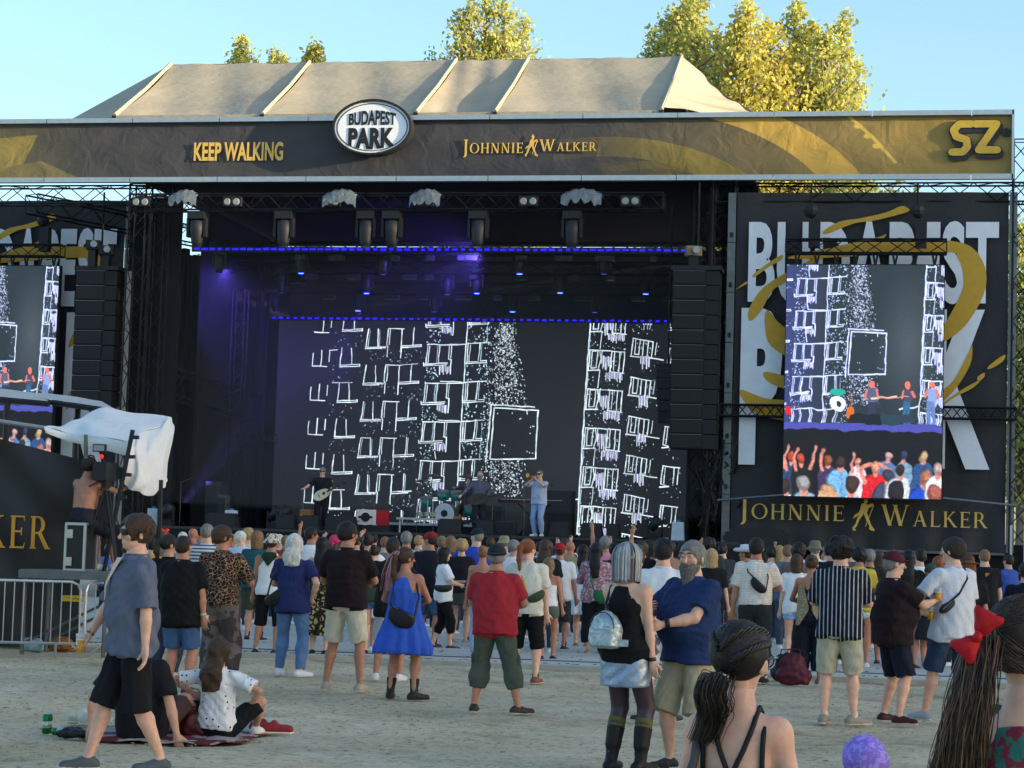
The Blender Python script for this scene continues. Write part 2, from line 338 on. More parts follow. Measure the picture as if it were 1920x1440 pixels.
for i in range(1700):
    d = rnd.uniform(6, 30); px = rnd.uniform(-150, 2070); g = G(px, FPX/d)
    if g.y > EY-.4: continue
    s = rnd.uniform(.006, .022); a = rnd.uniform(0, 3.1); b.box((g.x, g.y, rnd.uniform(-.006, .006)), (s*rnd.uniform(1, 3), s, s*.5), a)
tag(b.build('ground_debris', mat('a3977a', .9, var=.5, vs_=2)), 'dry leaves and clods strewn over the trodden earth', 'debris', kind='stuff')
b = MB()
for i in range(90):
    g = G(rnd.uniform(-50, 1970), rnd.uniform(150, 420)); a = rnd.uniform(0, 3); q = rnd.uniform(.008, .028)
    if g.y < EY-.5: b.add([g+Vector((q*math.cos(a+k*1.57)*rnd.uniform(.6, 1.3), q*math.sin(a+k*1.57)*rnd.uniform(.6, 1.3), .004+rnd.uniform(0, .012))) for k in range(4)], [(0, 1, 2, 3)])
tag(b.build('paper_scraps', mat('c9c7be', .8, var=.2)), 'small pale paper scraps and butts dropped on the earth', 'litter', kind='stuff')
b = MB()
for i in range(2600):
    d = rnd.uniform(6, 27); px = rnd.uniform(-150, 2070); g = G(px, FPX/d)
    if g.y > EY-.5 or math.sin(g.x*1.3+2)*math.sin(g.y*.9)+.4*math.sin(g.x*3.1) < .15: continue
    for k in range(3):
        a = rnd.uniform(0, 6.3); l = rnd.uniform(.012, .03); p = g+Vector((rnd.uniform(-.04, .04), rnd.uniform(-.04, .04), -.015)); t = Vector((math.cos(a), math.sin(a), 0)); n = Vector((-t.y, t.x, 0))*.005
        b.add([p-n, p+n, p+t*l*.7+Vector((0, 0, l))], [(0, 1, 2)])
tag(b.build('grass_tufts', mat('9a946e', .9, var=.3, vs_=3)), 'sparse dry grass tufts on the trodden ground', 'grass', kind='stuff')
b = MB()
for i in range(420):
    g = G(rnd.uniform(-50, 1970), rnd.uniform(75, 150))
    s = rnd.uniform(.01, .05); b.box((g.x, max(g.y, EY+.3), .046), (s, s, .006), rnd.uniform(0, 3))
tag(b.build('pavement_litter', mat('4a4a48', .9, var=.4)), 'small dark scraps lying on the grey paving', 'litter', kind='stuff')

# ---------------------------------------------------------------- truss builder
def truss(name, label, a, b_, w=.4, n=10, group=None, m=trussm, r=.028, rb=.014, parent=None, up=None):
    a, b_ = Vector(a), Vector(b_); t = (b_-a).normalized(); upv = up or (Vector((0, 0, 1)) if abs(t.z) < .9 else Vector((0, 1, 0)))
    s = t.cross(upv).normalized(); u = s.cross(t); L_ = (b_-a).length; h = w/2
    th = parent or thing(name, label, 'truss', a, group)
    cm = MB().tube([Vector((0, 0, 0)), t*L_], r, 6); me = mkmesh('chord', cm.v, cm.f, m)
    cs = [(s*i+u*j)*h for i, j in ((-1, -1), (1, -1), (1, 1), (-1, 1))]
    for c in cs: inst(me, 'chord', th, a+c)
    st = L_/n; pat = []
    for k in range(4):
        c0, c1 = cs[k], cs[(k+1) % 4]; mm = []
        for dr in (0, 1):
            p, q_ = ((c0, c1+t*st) if dr == 0 else (c1, c0+t*st)); bb = MB().tube([p, q_], rb, 4, False); mm.append(mkmesh('brace', bb.v, bb.f, m))
        pat.append(mm)
    for k in range(4):
        for i in range(n): inst(pat[k][i % 2], 'brace', th, a+t*st*i)
    for i in (0, n):
        bb = MB().tube([cs[0], cs[1], cs[2], cs[3], cs[0]], rb*1.3, 4, False)
        inst(mkmesh('end_frame', bb.v, bb.f, m), 'end_frame', th, a+t*st*i)
    return th
# ---------------------------------------------------------------- header banner
z0h = P(960, 331, 0).z; z1h = P(960, 225, 0).z; xl, xr = P(-70, 300, 0).x, P(1897, 260, 0).x
cw, chh = 1960, 116
cv = Canvas(cw, chh, lin('3f3f42')); cv.a[:] = [.235, .235, .25]
X0 = 60                                                  # canvas x = photo px + 60
g = np.clip((cv.X-X0-1150)/560, 0, 1)[..., None]; cv.a = cv.a*(1-g)+np.array([.58, .49, .26])*g
g = np.clip((330-cv.X+X0)/330, 0, 1)[..., None]**1.5; cv.a = cv.a*(1-g)+np.array([.34, .33, .25])*g
def arc(c, r0, r1, col, ysc=.62):
    d = np.hypot((cv.X-X0-c[0])*ysc, cv.Y-c[1]); m = ((d > r0) & (d < r1)).astype(np.float32); cv.blend((slice(None), slice(None)), m*np.clip((cv.X-X0-c[0]+110)/260, 0, 1), col)
arc((1230, 215), 95, 130, [.37, .33, .20]); arc((1180, 240), 165, 205, [.50, .44, .22]); arc((1180, 240), 268, 312, [.74, .60, .28]); arc((1270, 190), 90, 105, [.5, .43, .2])
cv.pl([(1620+X0, 0), (1660+X0, 40), (1700+X0, 90)], 6, [.80, .68, .32])
for k, xx in enumerate((1635, 1652, 1668)): cv.ell((xx+X0, 18+k*20), (8, 5), [.80, .68, .32])
cv.poly([(0, 116), (0, 60), (60, 30), (150, 22), (110, 116)], [.50, .45, .24]); cv.poly([(60, 116), (90, 92), (160, 78), (240, 116)], [.42, .39, .26])
hm = image_mat('header_print', cv.a, rough=.75)
hb = thing('header_banner', 'long dark fabric banner with gold swooshes spanning the top of the stage', 'banner', (0, 0, z0h))
def hdisp(u, v):
    e = min(v, 1-v)*2; return Vector((0, -.008*math.sin(u*150+math.sin(v*4)*2)*(.3+.7*(1-e))-.024*math.sin(u*37+v*3)*e-.016*math.sin(u*90-v*14)*e, -.05*(1-abs(2*v-1))*0))
sheet('fabric', (xl, 0, z0h), (xr, 0, z0h), (xr, 0, z1h), (xl, 0, z1h), hm, hb, 420, 14, hdisp)
for (za, zb, nm) in ((z0h-.14, z0h+.0, 'bottom_rail'), (z1h, z1h+.13, 'top_rail')):
    k = 0; xx = xl
    while xx < xr-.1:
        x2 = min(xx+2.6, xr+.05); MB().box(((xx+x2)/2, -.06, (za+zb)/2), (x2-xx-.02, .18, zb-za)).build(nm, alu, hb); xx = x2
MB().box((xr+.03, -.05, (z0h+z1h)/2), (.06, .2, z1h-z0h+.26)).build('end_rail', alu, hb)
def HX(px): return P(px, 280, 0).x
def HZ(py, px): return P(px, py, 0).z
text('KEEP WALKING', HX(365), HX(532), HZ(302, 450), HZ(267, 450), -.042, goldl, hb, .028, .01)
serif('JOHNNIE', HX(869), HX(984), HZ(288, 925), HZ(262, 925), -.042, goldl, hb, depth=.02)
serif('WALKER', HX(1012), HX(1121), HZ(284, 1065), HZ(262, 1065), -.042, goldl, hb, depth=.02)
strider(HX(984), HX(1010), HZ(294, 997), HZ(254, 997), -.042, goldl, hb, .02)
# SZ emblem: fat outlined letters with a drop shade and a small flower
def emblem():
    x0, x1, za, zb = HX(1782), HX(1870), HZ(299, 1825), HZ(223, 1825); w_, h_ = x1-x0, zb-za; y = -.042
    def q(p): return Vector((x0+p[0]*w_, 0, za+p[1]*h_))
    Sp = [(.44, .86), (.18, .86), (.06, .72), (.12, .55), (.34, .47), (.36, .30), (.26, .17), (.03, .17)]; Zp = [(.52, .86), (.98, .86), (.60, .22), (1.0, .22)]
    for off, r, m_, d in (((.03, -.09), .13, mat('2a2b33', .6), .02), ((0, 0), .115, mat('2a2b33', .6), .035), ((0, 0), .092, mat('c2a23c', .6), .05)):
        b = MB()
        for pth in (Sp, Zp):
            for a, c in zip(pth, pth[1:]):
                A, B = q((a[0]+off[0], a[1]+off[1])), q((c[0]+off[0], c[1]+off[1])); t = (B-A).normalized(); n = Vector((-t.z, 0, t.x))*r*1.05; pts = [A-n, B-n, B+n, A+n]
                b.prism([(p.x, p.z) for p in pts], y, y-d-rnd.uniform(0, .004)); 
            for c in pth: p = q((c[0]+off[0], c[1]+off[1])); b.prism([(p.x+r*1.05*math.cos(i*.785), p.z+r*1.05*math.sin(i*.785)) for i in range(8)], y, y-d-rnd.uniform(0, .004))
        b.build('emblem', m_, hb)
    c = Vector((HX(1886), 0, HZ(249, 1886))); b = MB(); b2 = MB()
    for i in range(5): a = i*1.257+1.57; b.prism([(c.x+.07*math.cos(a)+.06*math.cos(j), c.z+.07*math.sin(a)+.06*math.sin(j)) for j in (0, 1, 2, 3, 4, 5, 6)], y, y-.02-i*.001)
    b.build('flower_mark', mat('2a2b33', .6), hb)
emblem()
# oval sign
oc = P(697, 238, -.5); ov = thing('oval_sign', 'white oval sign with black lettering at the middle of the header', 'sign', (oc.x, -.5, oc.z)); rx, rz = 78/S(-.5, 697), 54/S(-.5, 697)
def ell(rx_, rz_, n=48): return [(oc.x+rx_*math.cos(6.2832*i/n), oc.z+rz_*math.sin(6.2832*i/n)) for i in range(n)]
def ring(ra, rb_, y0, y1, nm, m_, n=48):
    b = MB(); A, B = ell(ra[0], ra[1], n), ell(rb_[0], rb_[1], n)
    for i in range(n): j = (i+1) % n; b.prism([A[i], A[j], B[j], B[i]], y0, y1)
    return b.build(nm, m_, ov)
MB().prism(ell(rx, rz), -.15, -.40).build('backing', blackm, ov); MB().prism(ell(rx*.94, rz*.92), -.40, -.46).build('face', mat('e8ecf2', .5, var=.03), ov)
ring((rx*1.0, rz*1.0), (rx*.945, rz*.925), -.40, -.52, 'rim', blackm); ring((rx*.895, rz*.855), (rx*.87, rz*.825), -.461, -.467, 'line', blackm)
def arcf(u, v): return u, v+.06*(1-(2*u-1)**2)-.03
def arcs(k): 
    def f(u, v): t = 1-(2*u-1)**2; return u, (v-.5)*(1-.0*t)+.5+k*t*(v if k > 0 else (1-v))
    return f
sx_ = S(-.5, 697)
text('BUDAPEST', oc.x-46/sx_, oc.x+46/sx_, oc.z+4/sx_, oc.z+26/sx_, -.462, blackm, ov, .03, .012, fn=arcs(.32))
text('PARK', oc.x-46/sx_, oc.x+44/sx_, oc.z-35/sx_, oc.z-1/sx_, -.462, blackm, ov, .05, .012, fn=arcs(-.22))
text("'", oc.x+44/sx_, oc.x+46/sx_, oc.z+22/sx_, oc.z+25/sx_, -.462, blackm, ov, .0, .012)
# ---------------------------------------------------------------- stage roof of fabric panels
rfm = mat('a39b88', .85, var=.16, vs_=.5, bump=.4, bs=3, stretch=(1, 1, 2.5)); rf = thing('stage_roof', 'taut beige fabric roof of stitched panels above the stage header', 'roof', (0, 4, z1h))
ez = P(1240, 207, .3).z; yr = 4.5; eav = [P(x, y, .3).x for x, y in ((215, 218), (492, 218), (780, 216), (928, 213), (1240, 205))]; rdz = P(1278, 107, yr).z; rdx = [P(x, y, yr).x for x, y in ((320, 130), (580, 122), (855, 118), (990, 113), (1278, 107))]
for k in range(4):
    def rdp(u, v, k=k):
        s_ = math.sin(math.pi*u); return Vector((0, 0, -.16*s_*math.sin(math.pi*min(1, v+.15))-.10*s_*(1-v)+.02*math.sin(u*16+v*5)))+Vector((0, .28*math.sin(math.pi*v)*(.6+.4*math.cos(u*3)), 0))
    g = .03
    sheet('roof_panel', (eav[k]+g, .3, ez), (eav[k+1]-g, .3, ez), (rdx[k+1]-g, yr, rdz), (rdx[k]+g, yr, rdz), rfm, rf, 30, 20, rdp)
    sheet('rear_panel', (eav[k]+g, 11, ez-1.5), (eav[k+1]-g, 11, ez-1.5), (rdx[k+1]-g, yr, rdz), (rdx[k]+g, yr, rdz), rfm, rf, 4, 4)
    MB().box(((eav[k]+eav[k+1])/2, .3, ez-.05), (eav[k+1]-eav[k]-.1, .06, .1)).build('hem', rfm, rf)
for k in range(5):
    MB().tube([(eav[k], .28, ez+.02), ((eav[k]+rdx[k])/2, (.3+yr)/2+.15, (ez+rdz)/2+.05), (rdx[k], yr, rdz+.03)], .06, 6).build('seam_tube', mat('aaa391', .8), rf)
    MB().box((eav[k], .3, ez-.2), (.12, .14, .4)).build('bracket', blackm, rf)
Bp = P(1412, 212, 4.5); Cp = P(118, 232, 4.5)
def tri(name, a, b, c, n=14, fl=.05):
    a, b, c = map(Vector, (a, b, c)); V = []; F_ = []; nn = (b-a).cross(c-a).normalized()
    for i in range(n+1):
        for j in range(n+1-i):
            u, v = i/n, j/n; V.append(a*(1-u-v)+b*u+c*v+nn*(fl*math.sin(v*34+u*9)*(1-v)*min(1, 4*u)*.5-.25*math.sin(math.pi*u)*math.sin(math.pi*min(1, v+.2))*.5)-wl(rf))
    idx = {}; k = 0
    for i in range(n+1):
        for j in range(n+1-i): idx[i, j] = k; k += 1
    for i in range(n):
        for j in range(n-i):
            F_.append((idx[i, j], idx[i+1, j], idx[i, j+1]))
            if j < n-i-1: F_.append((idx[i+1, j], idx[i+1, j+1], idx[i, j+1]))
    return link(name, mkmesh(name, V, F_, rfm, True), rf)
tri('hip_panel', (eav[4]+.05, .35, ez+.1), (Bp.x, 4.5, Bp.z), (rdx[4]+.03, yr, rdz), 22, .09); tri('hip_panel', (rdx[4]+.03, yr, rdz), (Bp.x, 4.5, Bp.z), (eav[4], 11, ez-1.5))
tri('hip_panel', (Cp.x, 4.5, Cp.z), (eav[0]-.05, .35, ez-.05), (rdx[0], yr, rdz)); tri('hip_panel', (eav[0], 11, ez-1.5), (Cp.x, 4.5, Cp.z), (rdx[0], yr, rdz))
# ---------------------------------------------------------------- stage box, deck, towers
DZ = 2.05; sxl, sxr = P(238, 700, 0).x, P(1372, 700, 0).x; zt = z0h
xa, xb = sxl-.3, sxr+.4
tag(MB().box(((xa+xb)/2, 14.2, zt/2), (xb-xa, .12, zt)).build('stage_back_wall', drape), kind='structure')
tag(MB().box((xb, 8, zt/2), (.12, 12.2, zt)).build('stage_side_wall', drape), kind='structure')
tag(MB().box((xa+.6, 9.6, zt/2), (.12, 9, zt)).build('stage_side_wall', drape), kind='structure')
tag(MB().box(((xa+xb)/2, 7.2, zt+.16), (xb-xa, 13.8, .1)).build('stage_ceiling', mat('0b0b0c', .9)), kind='structure')
tag(MB().box(((xa+xb)/2, 6.6, DZ-.1), (xb-xa, 14.8, .2)).build('stage_deck', mat('1a1b1e', .5, var=.3, vs_=3)), kind='structure')
sk = thing('stage_skirt', 'black fabric skirt along the front of the stage deck', 'skirt', ((xa+xb)/2, -.85, 0))
for k in range(14):
    w_ = (xb-xa)/14; x = xa+w_*(k+.5); MB().box((x, -.86, DZ/2-.05), (w_-.02, .05, DZ-.12)).build('skirt_panel', black2, sk)
MB().box(((xa+xb)/2, -.88, DZ-.03), (xb-xa, .06, .07)).build('edge_trim', mat('3a3c40', .4, .5), sk)
# black cloth folds hung behind the gear as separate legs of drape
for x, y in ((P(300, 800, 7).x, 7), (P(372, 800, 8.5).x, 8.5), (P(455, 800, 10.5).x, 10.5)):
    b = MB(); n = 24; wd = 1.5; pts = [(x+wd*(i/n-.5), y+.12*math.sin(i*1.7)+.05*math.sin(i*.9)) for i in range(n+1)]
    b.add([(p[0], p[1], DZ) for p in pts]+[(p[0], p[1], zt-1) for p in pts], [(i, i+1, n+2+i, n+1+i) for i in range(n)])
    tag(b.build('stage_drape', drape, smooth=True), f"black pleated drape hanging in the left wing, {'nearest the front tower' if y == 7 else 'in the middle of three' if y < 9 else 'beside the screen wall'}", 'drape', 'wing drapes')
x = P(232, 600, 3.2).x; x2_ = P(330, 600, 3.2).x; tag(MB().box(((x+x2_)/2, 3.4, zt/2), (x2_-x, .08, zt)).build('side_drape', drape), 'flat black drape closing the gap behind the left tower', 'drape', 'wing drapes')
def tower(px, y, zc, w_, lab, n=20): x = P(px, 700, y).x; return truss('truss_tower', lab, (x, y, 0), (x, y, zc), w_, n, 'truss towers')
tower(250, .6, zt-.1, .5, 'black truss tower in front of the white post at the stage left corner')
tower(288, 2.6, zt-.1, .45, 'black truss tower just inside the left opening of the stage'); tower(446, 8, zt-2.2, .4, 'thin truss tower in the violet light left of the screen wall')
tower(1352, .6, zt-.1, .6, 'black truss tower between the right speaker array and the banner'); tower(1310, 1.4, zt-.1, .45, 'dark truss tower directly behind the right speaker array'); tower(1336, 4.5, zt-.3, .45, 'dark truss tower deeper in the right wing')
tower(1912, .4, z1h-.6, .45, 'truss tower at the right edge behind the light rail', 24)
x = P(237, 600, 1.15).x; MB().box((x, 1.25, 5.6), (.2, .12, 7.6)).build('white_post', mat('8f8d86', .6)); tag(bpy.data.objects['white_post'], 'tall white post behind the lattice of the left tower', 'post')
# under header truss (both ends) and wing beams
truss('truss_beam', 'lattice truss running under the right end of the header', (P(1345, 340, .5).x, .5, z0h-.42), (P(1960, 340, .5).x, .5, z0h-.42), .5, 14, 'truss beams')
truss('truss_beam', 'lattice truss under the left end of the header', (P(-60, 350, .5).x, .5, z0h-.42), (P(330, 350, .5).x, .5, z0h-.42), .5, 10, 'truss beams')
truss('truss_beam', 'deep lattice truss sloping back behind the left header', (P(60, 350, 2).x, 2, z0h-.4), (P(420, 400, 9).x, 9, z0h-.5), .55, 12, 'truss beams')
truss('truss_beam', 'lattice truss running back into the right wing under the roof', (P(1480, 345, 1.5).x, 1.5, z0h-.35), (P(1460, 345, 11).x, 11, z0h-.4), .5, 12, 'truss beams')
truss('truss_beam', 'slanting lattice truss over the dark left wing platform', (P(310, 715, 4.5).x, 4.5, P(310, 715, 4.5).z), (P(470, 770, 8).x, 8, P(470, 765, 8).z), .8, 8, 'truss beams')
truss('truss_beam', 'short lattice truss beside the foot of the screen wall', (P(438, 822, 9).x, 9, P(438, 822, 9).z), (P(516, 822, 9).x, 9, P(516, 822, 9).z), .25, 5, 'truss beams')
truss('truss_beam', 'lattice truss across the right banner left of the hanging screen', (P(1350, 769, -.1).x, -.15, P(1350, 769, -.1).z), (P(1470, 769, -.1).x, -.15, P(1350, 769, -.1).z), .3, 7, 'truss beams')
truss('truss_beam', 'lattice truss across the right banner beside the tall letter', (P(1768, 774, -.1).x, -.15, P(1768, 774, -.1).z), (P(1905, 778, -.1).x, -.15, P(1768, 774, -.1).z), .3, 8, 'truss beams')
# ---------------------------------------------------------------- printed side banners
def side_banner(y, xa_, xb_, za, zb, lab, full):
    th = thing('side_banner', lab, 'banner', ((xa_+xb_)/2, y, za), 'printed banners beside the stage'); w_, h_ = xb_-xa_, zb-za
    def dp(u, v): return Vector((0, -.03*math.sin(u*9+v*14)-.02*math.sin(u*31-v*6)-.10*max(0, .12-v)*8*math.sin(u*46), 0))
    sheet('fabric', (xa_, y, za), (xb_, y, za), (xb_, y, zb), (xa_, y, zb), charc, th, 60, 60, dp)
    f = lambda px, py: (xa_+(px-1378)/(1888-1378)*w_, zb-(py-363)/(1037-363)*h_)
    yl = y-.14
    def rect(a, b): return f(*a)+f(*b)
    for word, a, b in (('BUDAPEST', (1402, 576), (1870, 419)), ('PARK', (1390, 884), (1862, 586))):
        (x0, za_), (x1, zb_) = f(*a), f(*b)
        if word == 'PARK':       # wide set: each letter on its own
            for ch, p0, p1 in (('P', 1391, 1470), ('A', 1500, 1605), ('R', 1620, 1725), ('K', 1745, 1858)): text(ch, f(p0, 0)[0], f(p1, 0)[0], za_, zb_, yl, printw, th, .06, .006)
        else: text(word, x0, x1, za_, zb_, yl, printw, th, .028, .006)
    sw = [[(1545, 437), (1575, 420), (1612, 414), (1660, 403), (1688, 391), (1700, 394), (1700, 402), (1640, 418), (1600, 424), (1550, 444)], [(1406, 610), (1404, 592), (1420, 560), (1440, 540), (1480, 515), (1530, 488), (1560, 470), (1640, 452), (1662, 444), (1640, 462), (1560, 484), (1520, 504), (1478, 534), (1450, 552), (1430, 588), (1416, 606)],
          [(1500, 482), (1620, 462), (1740, 456), (1790, 458), (1822, 470), (1843, 500), (1848, 535), (1838, 570), (1815, 610), (1790, 635), (1755, 655), (1757, 640), (1780, 600), (1800, 560), (1806, 530), (1795, 490), (1760, 478), (1500, 492)],
          [(1440, 590), (1470, 620), (1520, 640), (1515, 690), (1450, 660), (1436, 620)], [(1393, 742), (1440, 758), (1500, 765), (1500, 800), (1430, 790), (1400, 765)], [(1436, 708), (1480, 716), (1520, 730), (1520, 750), (1450, 730)], [(1760, 745), (1790, 720), (1820, 660), (1824, 655), (1820, 690), (1790, 740), (1755, 770)],
          [(1379, 551), (1398, 536), (1400, 540), (1383, 549)], [(1412, 522), (1440, 500), (1466, 484), (1464, 494), (1440, 508), (1416, 526)], [(1755, 775), (1800, 740), (1838, 718), (1826, 732), (1790, 752), (1765, 772)], [(1852, 694), (1870, 678), (1884, 670), (1880, 682), (1858, 696)], [(1834, 712), (1846, 704), (1846, 712), (1836, 720)]]
    b = MB()
    def sm(p):
        o = []; n = len(p)
        for i in range(n):
            a0, a1, a2, a3 = [Vector(p[(i+k) % n]) for k in (-1, 0, 1, 2)]
            for k in range(4): u = k/4; v = .5*((2*a1)+(a2-a0)*u+(2*a0-5*a1+4*a2-a3)*u*u+(3*a1-a0-3*a2+a3)*u**3); o.append((v.x, v.y))
        return o
    for j, pl in enumerate(sw): b.prism([f(*p) for p in sm(pl)], yl-.008, yl-.012-j*.0012)
    b.build('swoosh', gold, th)
    serif('JOHNNIE', *[f(q, 0)[0] for q in (1396, 1597)], f(0, 986)[1], f(0, 947)[1], yl, goldl, th, depth=.008); serif('WALKER', *[f(q, 0)[0] for q in (1660, 1859)], f(0, 992)[1], f(0, 953)[1], yl, goldl, th, depth=.008)
    strider(*[f(q, 0)[0] for q in (1606, 1650)], f(0, 1003)[1], f(0, 938)[1], yl, goldl, th, .008)
    for xx, sgn in ((xa_-.14, -1), (xb_+.12, 1)):
        n = 7
        for k in range(n): MB().box((xx, y-.02, za+(k+.5)*h_/n), (.2, .1, h_/n-.02)).build('side_rail', dalu, th); MB().box((xx+.0, y-.09, za+(k+.15)*h_/n), (.08, .06, .12)).build('clamp', blackm, th)
    MB().box(((xa_+xb_)/2, y, za-.03), (w_, .06, .06)).build('bottom_rail', dalu, th)
    return th
YB = .25
bx0, bx1 = P(1376, 700, YB).x, P(1888, 700, YB).x; bz0, bz1 = P(1632, 1030, YB).z, P(1632, 361, YB).z
side_banner(YB, bx0, bx1, bz0, bz1, 'tall dark banner with white and gold lettering at the right of the stage', True)
YL = 6.0; lx1 = P(228, 600, YL).x; lw = (bx1-bx0)*.88
side_banner(YL, lx1-lw, lx1, bz0-.5, P(120, 376, YL).z, 'tall dark banner with white lettering set back at the left edge', False)
tag(MB().box(((bx0+bx1)/2+.2, -.2, .72), (bx1-bx0+.6, .1, 1.44)).build('banner_base_wall', black2), kind='structure')
tag(MB().box(((bx0+bx1)/2+.2, .6, 1.7), (bx1-bx0+.6, .1, 1.0)).build('banner_base_wall', black2), kind='structure')
# ---------------------------------------------------------------- screens
def motif_c(cv, x, y, s, w, col=(.86, .93, .97), j=None):     # pair of windows with a tall door shape between, s = scale
    r_ = j or rnd
    def q(pts): return [(x+a*s+r_.uniform(-.8, .8)*s, y+b_*s+r_.uniform(-.8, .8)*s) for a, b_ in pts]
    for pts in ([(4, 0), (2, 36), (24, 36), (24, 2), (4, 0)], [(20, 2), (19, 34)], [(-2, 40), (40, 41)], [(42, 0), (75, -1), (74, 40)], [(42, 0), (41, 24), (46, 25), (46, 54)], [(78, 0), (76, 37), (98, 37), (99, -1), (78, 0)], [(94, 0), (93, 36)], [(74, 41), (113, 40)], [(74, 36), (73, 66)], [(112, 36), (112, 40)]): cv.pl(q(pts), w, col)
    for pts in ([(8, 5), (6, 32), (19, 32), (20, 6), (8, 5)], [(82, 4), (81, 33), (91, 33), (92, 4)], [(2, 46), (30, 46), (30, 58)], [(80, 47), (108, 48), (108, 56)]):
        if r_.random() < .7: cv.pl(q(pts), w*.6, (.72, .82, .88))
    for k in range(5): xx = x+(30+k*3)*s; cv.line((xx, y+44*s), (xx, y+(58+r_.random()*6)*s), w*.8, (.7, .74, .85))
def motif_l(cv, x, y, s, w, r_):
    col = (.85, .92, .97)
    def q(pts): return [(x+a*s+r_.uniform(-.8, .8)*s, y+b_*s+r_.uniform(-.8, .8)*s) for a, b_ in pts]
    for pts in ([(4, 2), (0, 36), (38, 38), (37, 33)], [(20, 0), (18, 34)], [(0, 36), (1, 39)]): cv.pl(q(pts), w, col)
def scene_pic(cv, ox, oy, s, w, r_, big=True):      # outlines read off the picture on the wall, in units of the traced grid
    K = 2.327
    def c(X, Y): return (ox+(525+X/K-516)*s, oy+(525+Y/K-600)*s)
    wc, cc_, vc = (.88, .95, .99), (.70, .84, .90), (.74, .72, .92)
    def L(pts, ww=1.0, col=wc, drop=.0):
        for a, b in zip(pts, pts[1:]):
            if r_.random() < drop: continue
            n = max(1, int(math.hypot(b[0]-a[0], b[1]-a[1])/26)); q = [(a[0]+(b[0]-a[0])*k/n+(r_.uniform(-1.8, 1.8) if 0 < k < n else 0), a[1]+(b[1]-a[1])*k/n+(r_.uniform(-1.8, 1.8) if 0 < k < n else 0)) for k in range(n+1)]
            for u, v in zip(q, q[1:]):
                fz = r_.uniform(.82, 1.05); cv.line(c(*u), c(*v), w*ww*r_.uniform(.75, 1.2), tuple(z*f for z in col for f in (fz,)))
    def dots(x0, y0, x1, y1, n, r0=1.2, r1=3.6):
        for _ in range(n): X, Y = r_.uniform(x0, x1), r_.uniform(y0, y1); cv.ell(c(X, Y), (r_.uniform(r0, r1)*s/K, r_.uniform(r0, r1)*1.25*s/K), cc_, 1)
    def blk(x, y, n, h, st=6, col=vc):
        for k in range(n): L([(x+k*st, y+r_.uniform(-4, 4)), (x+k*st+r_.uniform(-2, 2), y+h*r_.uniform(.6, 1.15))], .9, col if k % 2 else wc)
    for k in range(6):
        y = 232+k*158; x = -4*k
        L([(140+x, y), (205+x, y+2)]); L([(180+x, y-74), (177+x, y)]); L([(216+x, y-70), (214+x, y-22)], .9); L([(142+x, y-60), (140+x, y-4)], .8, drop=.3 if k < 2 else 0); L([(214+x, y-74), (250+x, y-77)], .8, drop=.5)
        y = 220+k*165; x = -6*k
        L([(272+x, y-82), (266+x, y)]); L([(314+x, y-80), (318+x, y-6)]); L([(264+x, y), (354+x, y-5)]); L([(264+x, y+7), (354+x, y+3)], .9); L([(354+x, y-7), (354+x, y+3)]); L([(240+x, y-84), (330+x, y-86)], .7, drop=.5); dots(230+x, y, 360+x, y+80, 14, 1, 2.6)
        y = 215+k*168; x = -6*k
        L([(383+x, y), (373+x, y+84)]); L([(390+x, y+6), (382+x, y+80)], .6, cc_, drop=.4); L([(425+x, y), (427+x, y+80)]); L([(432+x, y+4), (432+x, y+78)], .6, cc_, drop=.3); L([(370+x, y+84), (462+x, y+82)]); L([(370+x, y+91), (440+x, y+89)], .9); blk(440+x, y+82, 4, 8); L([(383+x, y-1), (425+x, y-1)], .7, drop=.4)
        L([(470+x, y+2), (465+x, y+72), (470+x, y+80), (468+x, y+128)]); L([(479+x, y), (476+x, y+72)], .7); L([(470+x, y-3), (540+x, y-2)]); L([(531+x, y), (528+x, y+132)]); L([(585+x, y-8), (581+x, y+76)]); L([(592+x, y-4), (590+x, y+70)], .6, cc_, drop=.4); L([(531+x, y+76), (618+x, y+70), (618+x, y+78), (531+x, y+84)]); L([(540+x, y-4), (612+x, y-10)], .7, drop=.4); dots(480+x, y+90, 640+x, y+160, 22, 1, 2.8); dots(385+x, y+95, 460+x, y+160, 9, 1, 2.4)
    for k in range(-1, 6):
        y = 284+k*178; x = -5*k
        L([(648+x, y+2), (641+x, y+90)]); L([(656+x, y+8), (650+x, y+84)], .8); L([(700+x, y), (696+x, y+84)]); L([(692+x, y+6), (688+x, y+80)], .7, cc_); L([(645+x, y-1), (740+x, y)]); L([(634+x, y+90), (735+x, y+84)]); L([(634+x, y+98), (732+x, y+92)], .9); L([(630+x, y+84), (632+x, y+98)])
        L([(742+x, y+2), (740+x, y+66), (752+x, y+68), (750+x, y+134)]); L([(752+x, y+4), (749+x, y+62)], .7); L([(742+x, y-1), (816+x, y-4)], 1.2); L([(814+x, y-2), (811+x, y+172)]); blk(702+x, y+98, 8, 34); L([(702+x, y+134), (708+x, y+168), (800+x, y+170)], .9, drop=.3)
        L([(824+x, y-8), (822+x, y+84)]); L([(834+x, y), (830+x, y+78)], .8); L([(876+x, y-10), (870+x, y+70)]); L([(884+x, y-8), (880+x, y+68)], .7, cc_); L([(814+x, y+86), (905+x, y+80), (906+x, y+70), (880+x, y+72)]); L([(820+x, y-6), (914+x, y-14)]); L([(816+x, y+78), (870+x, y+76)], .8)
        dots(636+x, y+100, 700+x, y+172, 26, 1.2, 3.6); dots(820+x, y+90, 910+x, y+168, 34, 1.2, 4); dots(896, y, 925, y+178, 26, 1, 3.6); L([(905+x, y), (900+x, y+170)], .5, cc_, drop=.6)
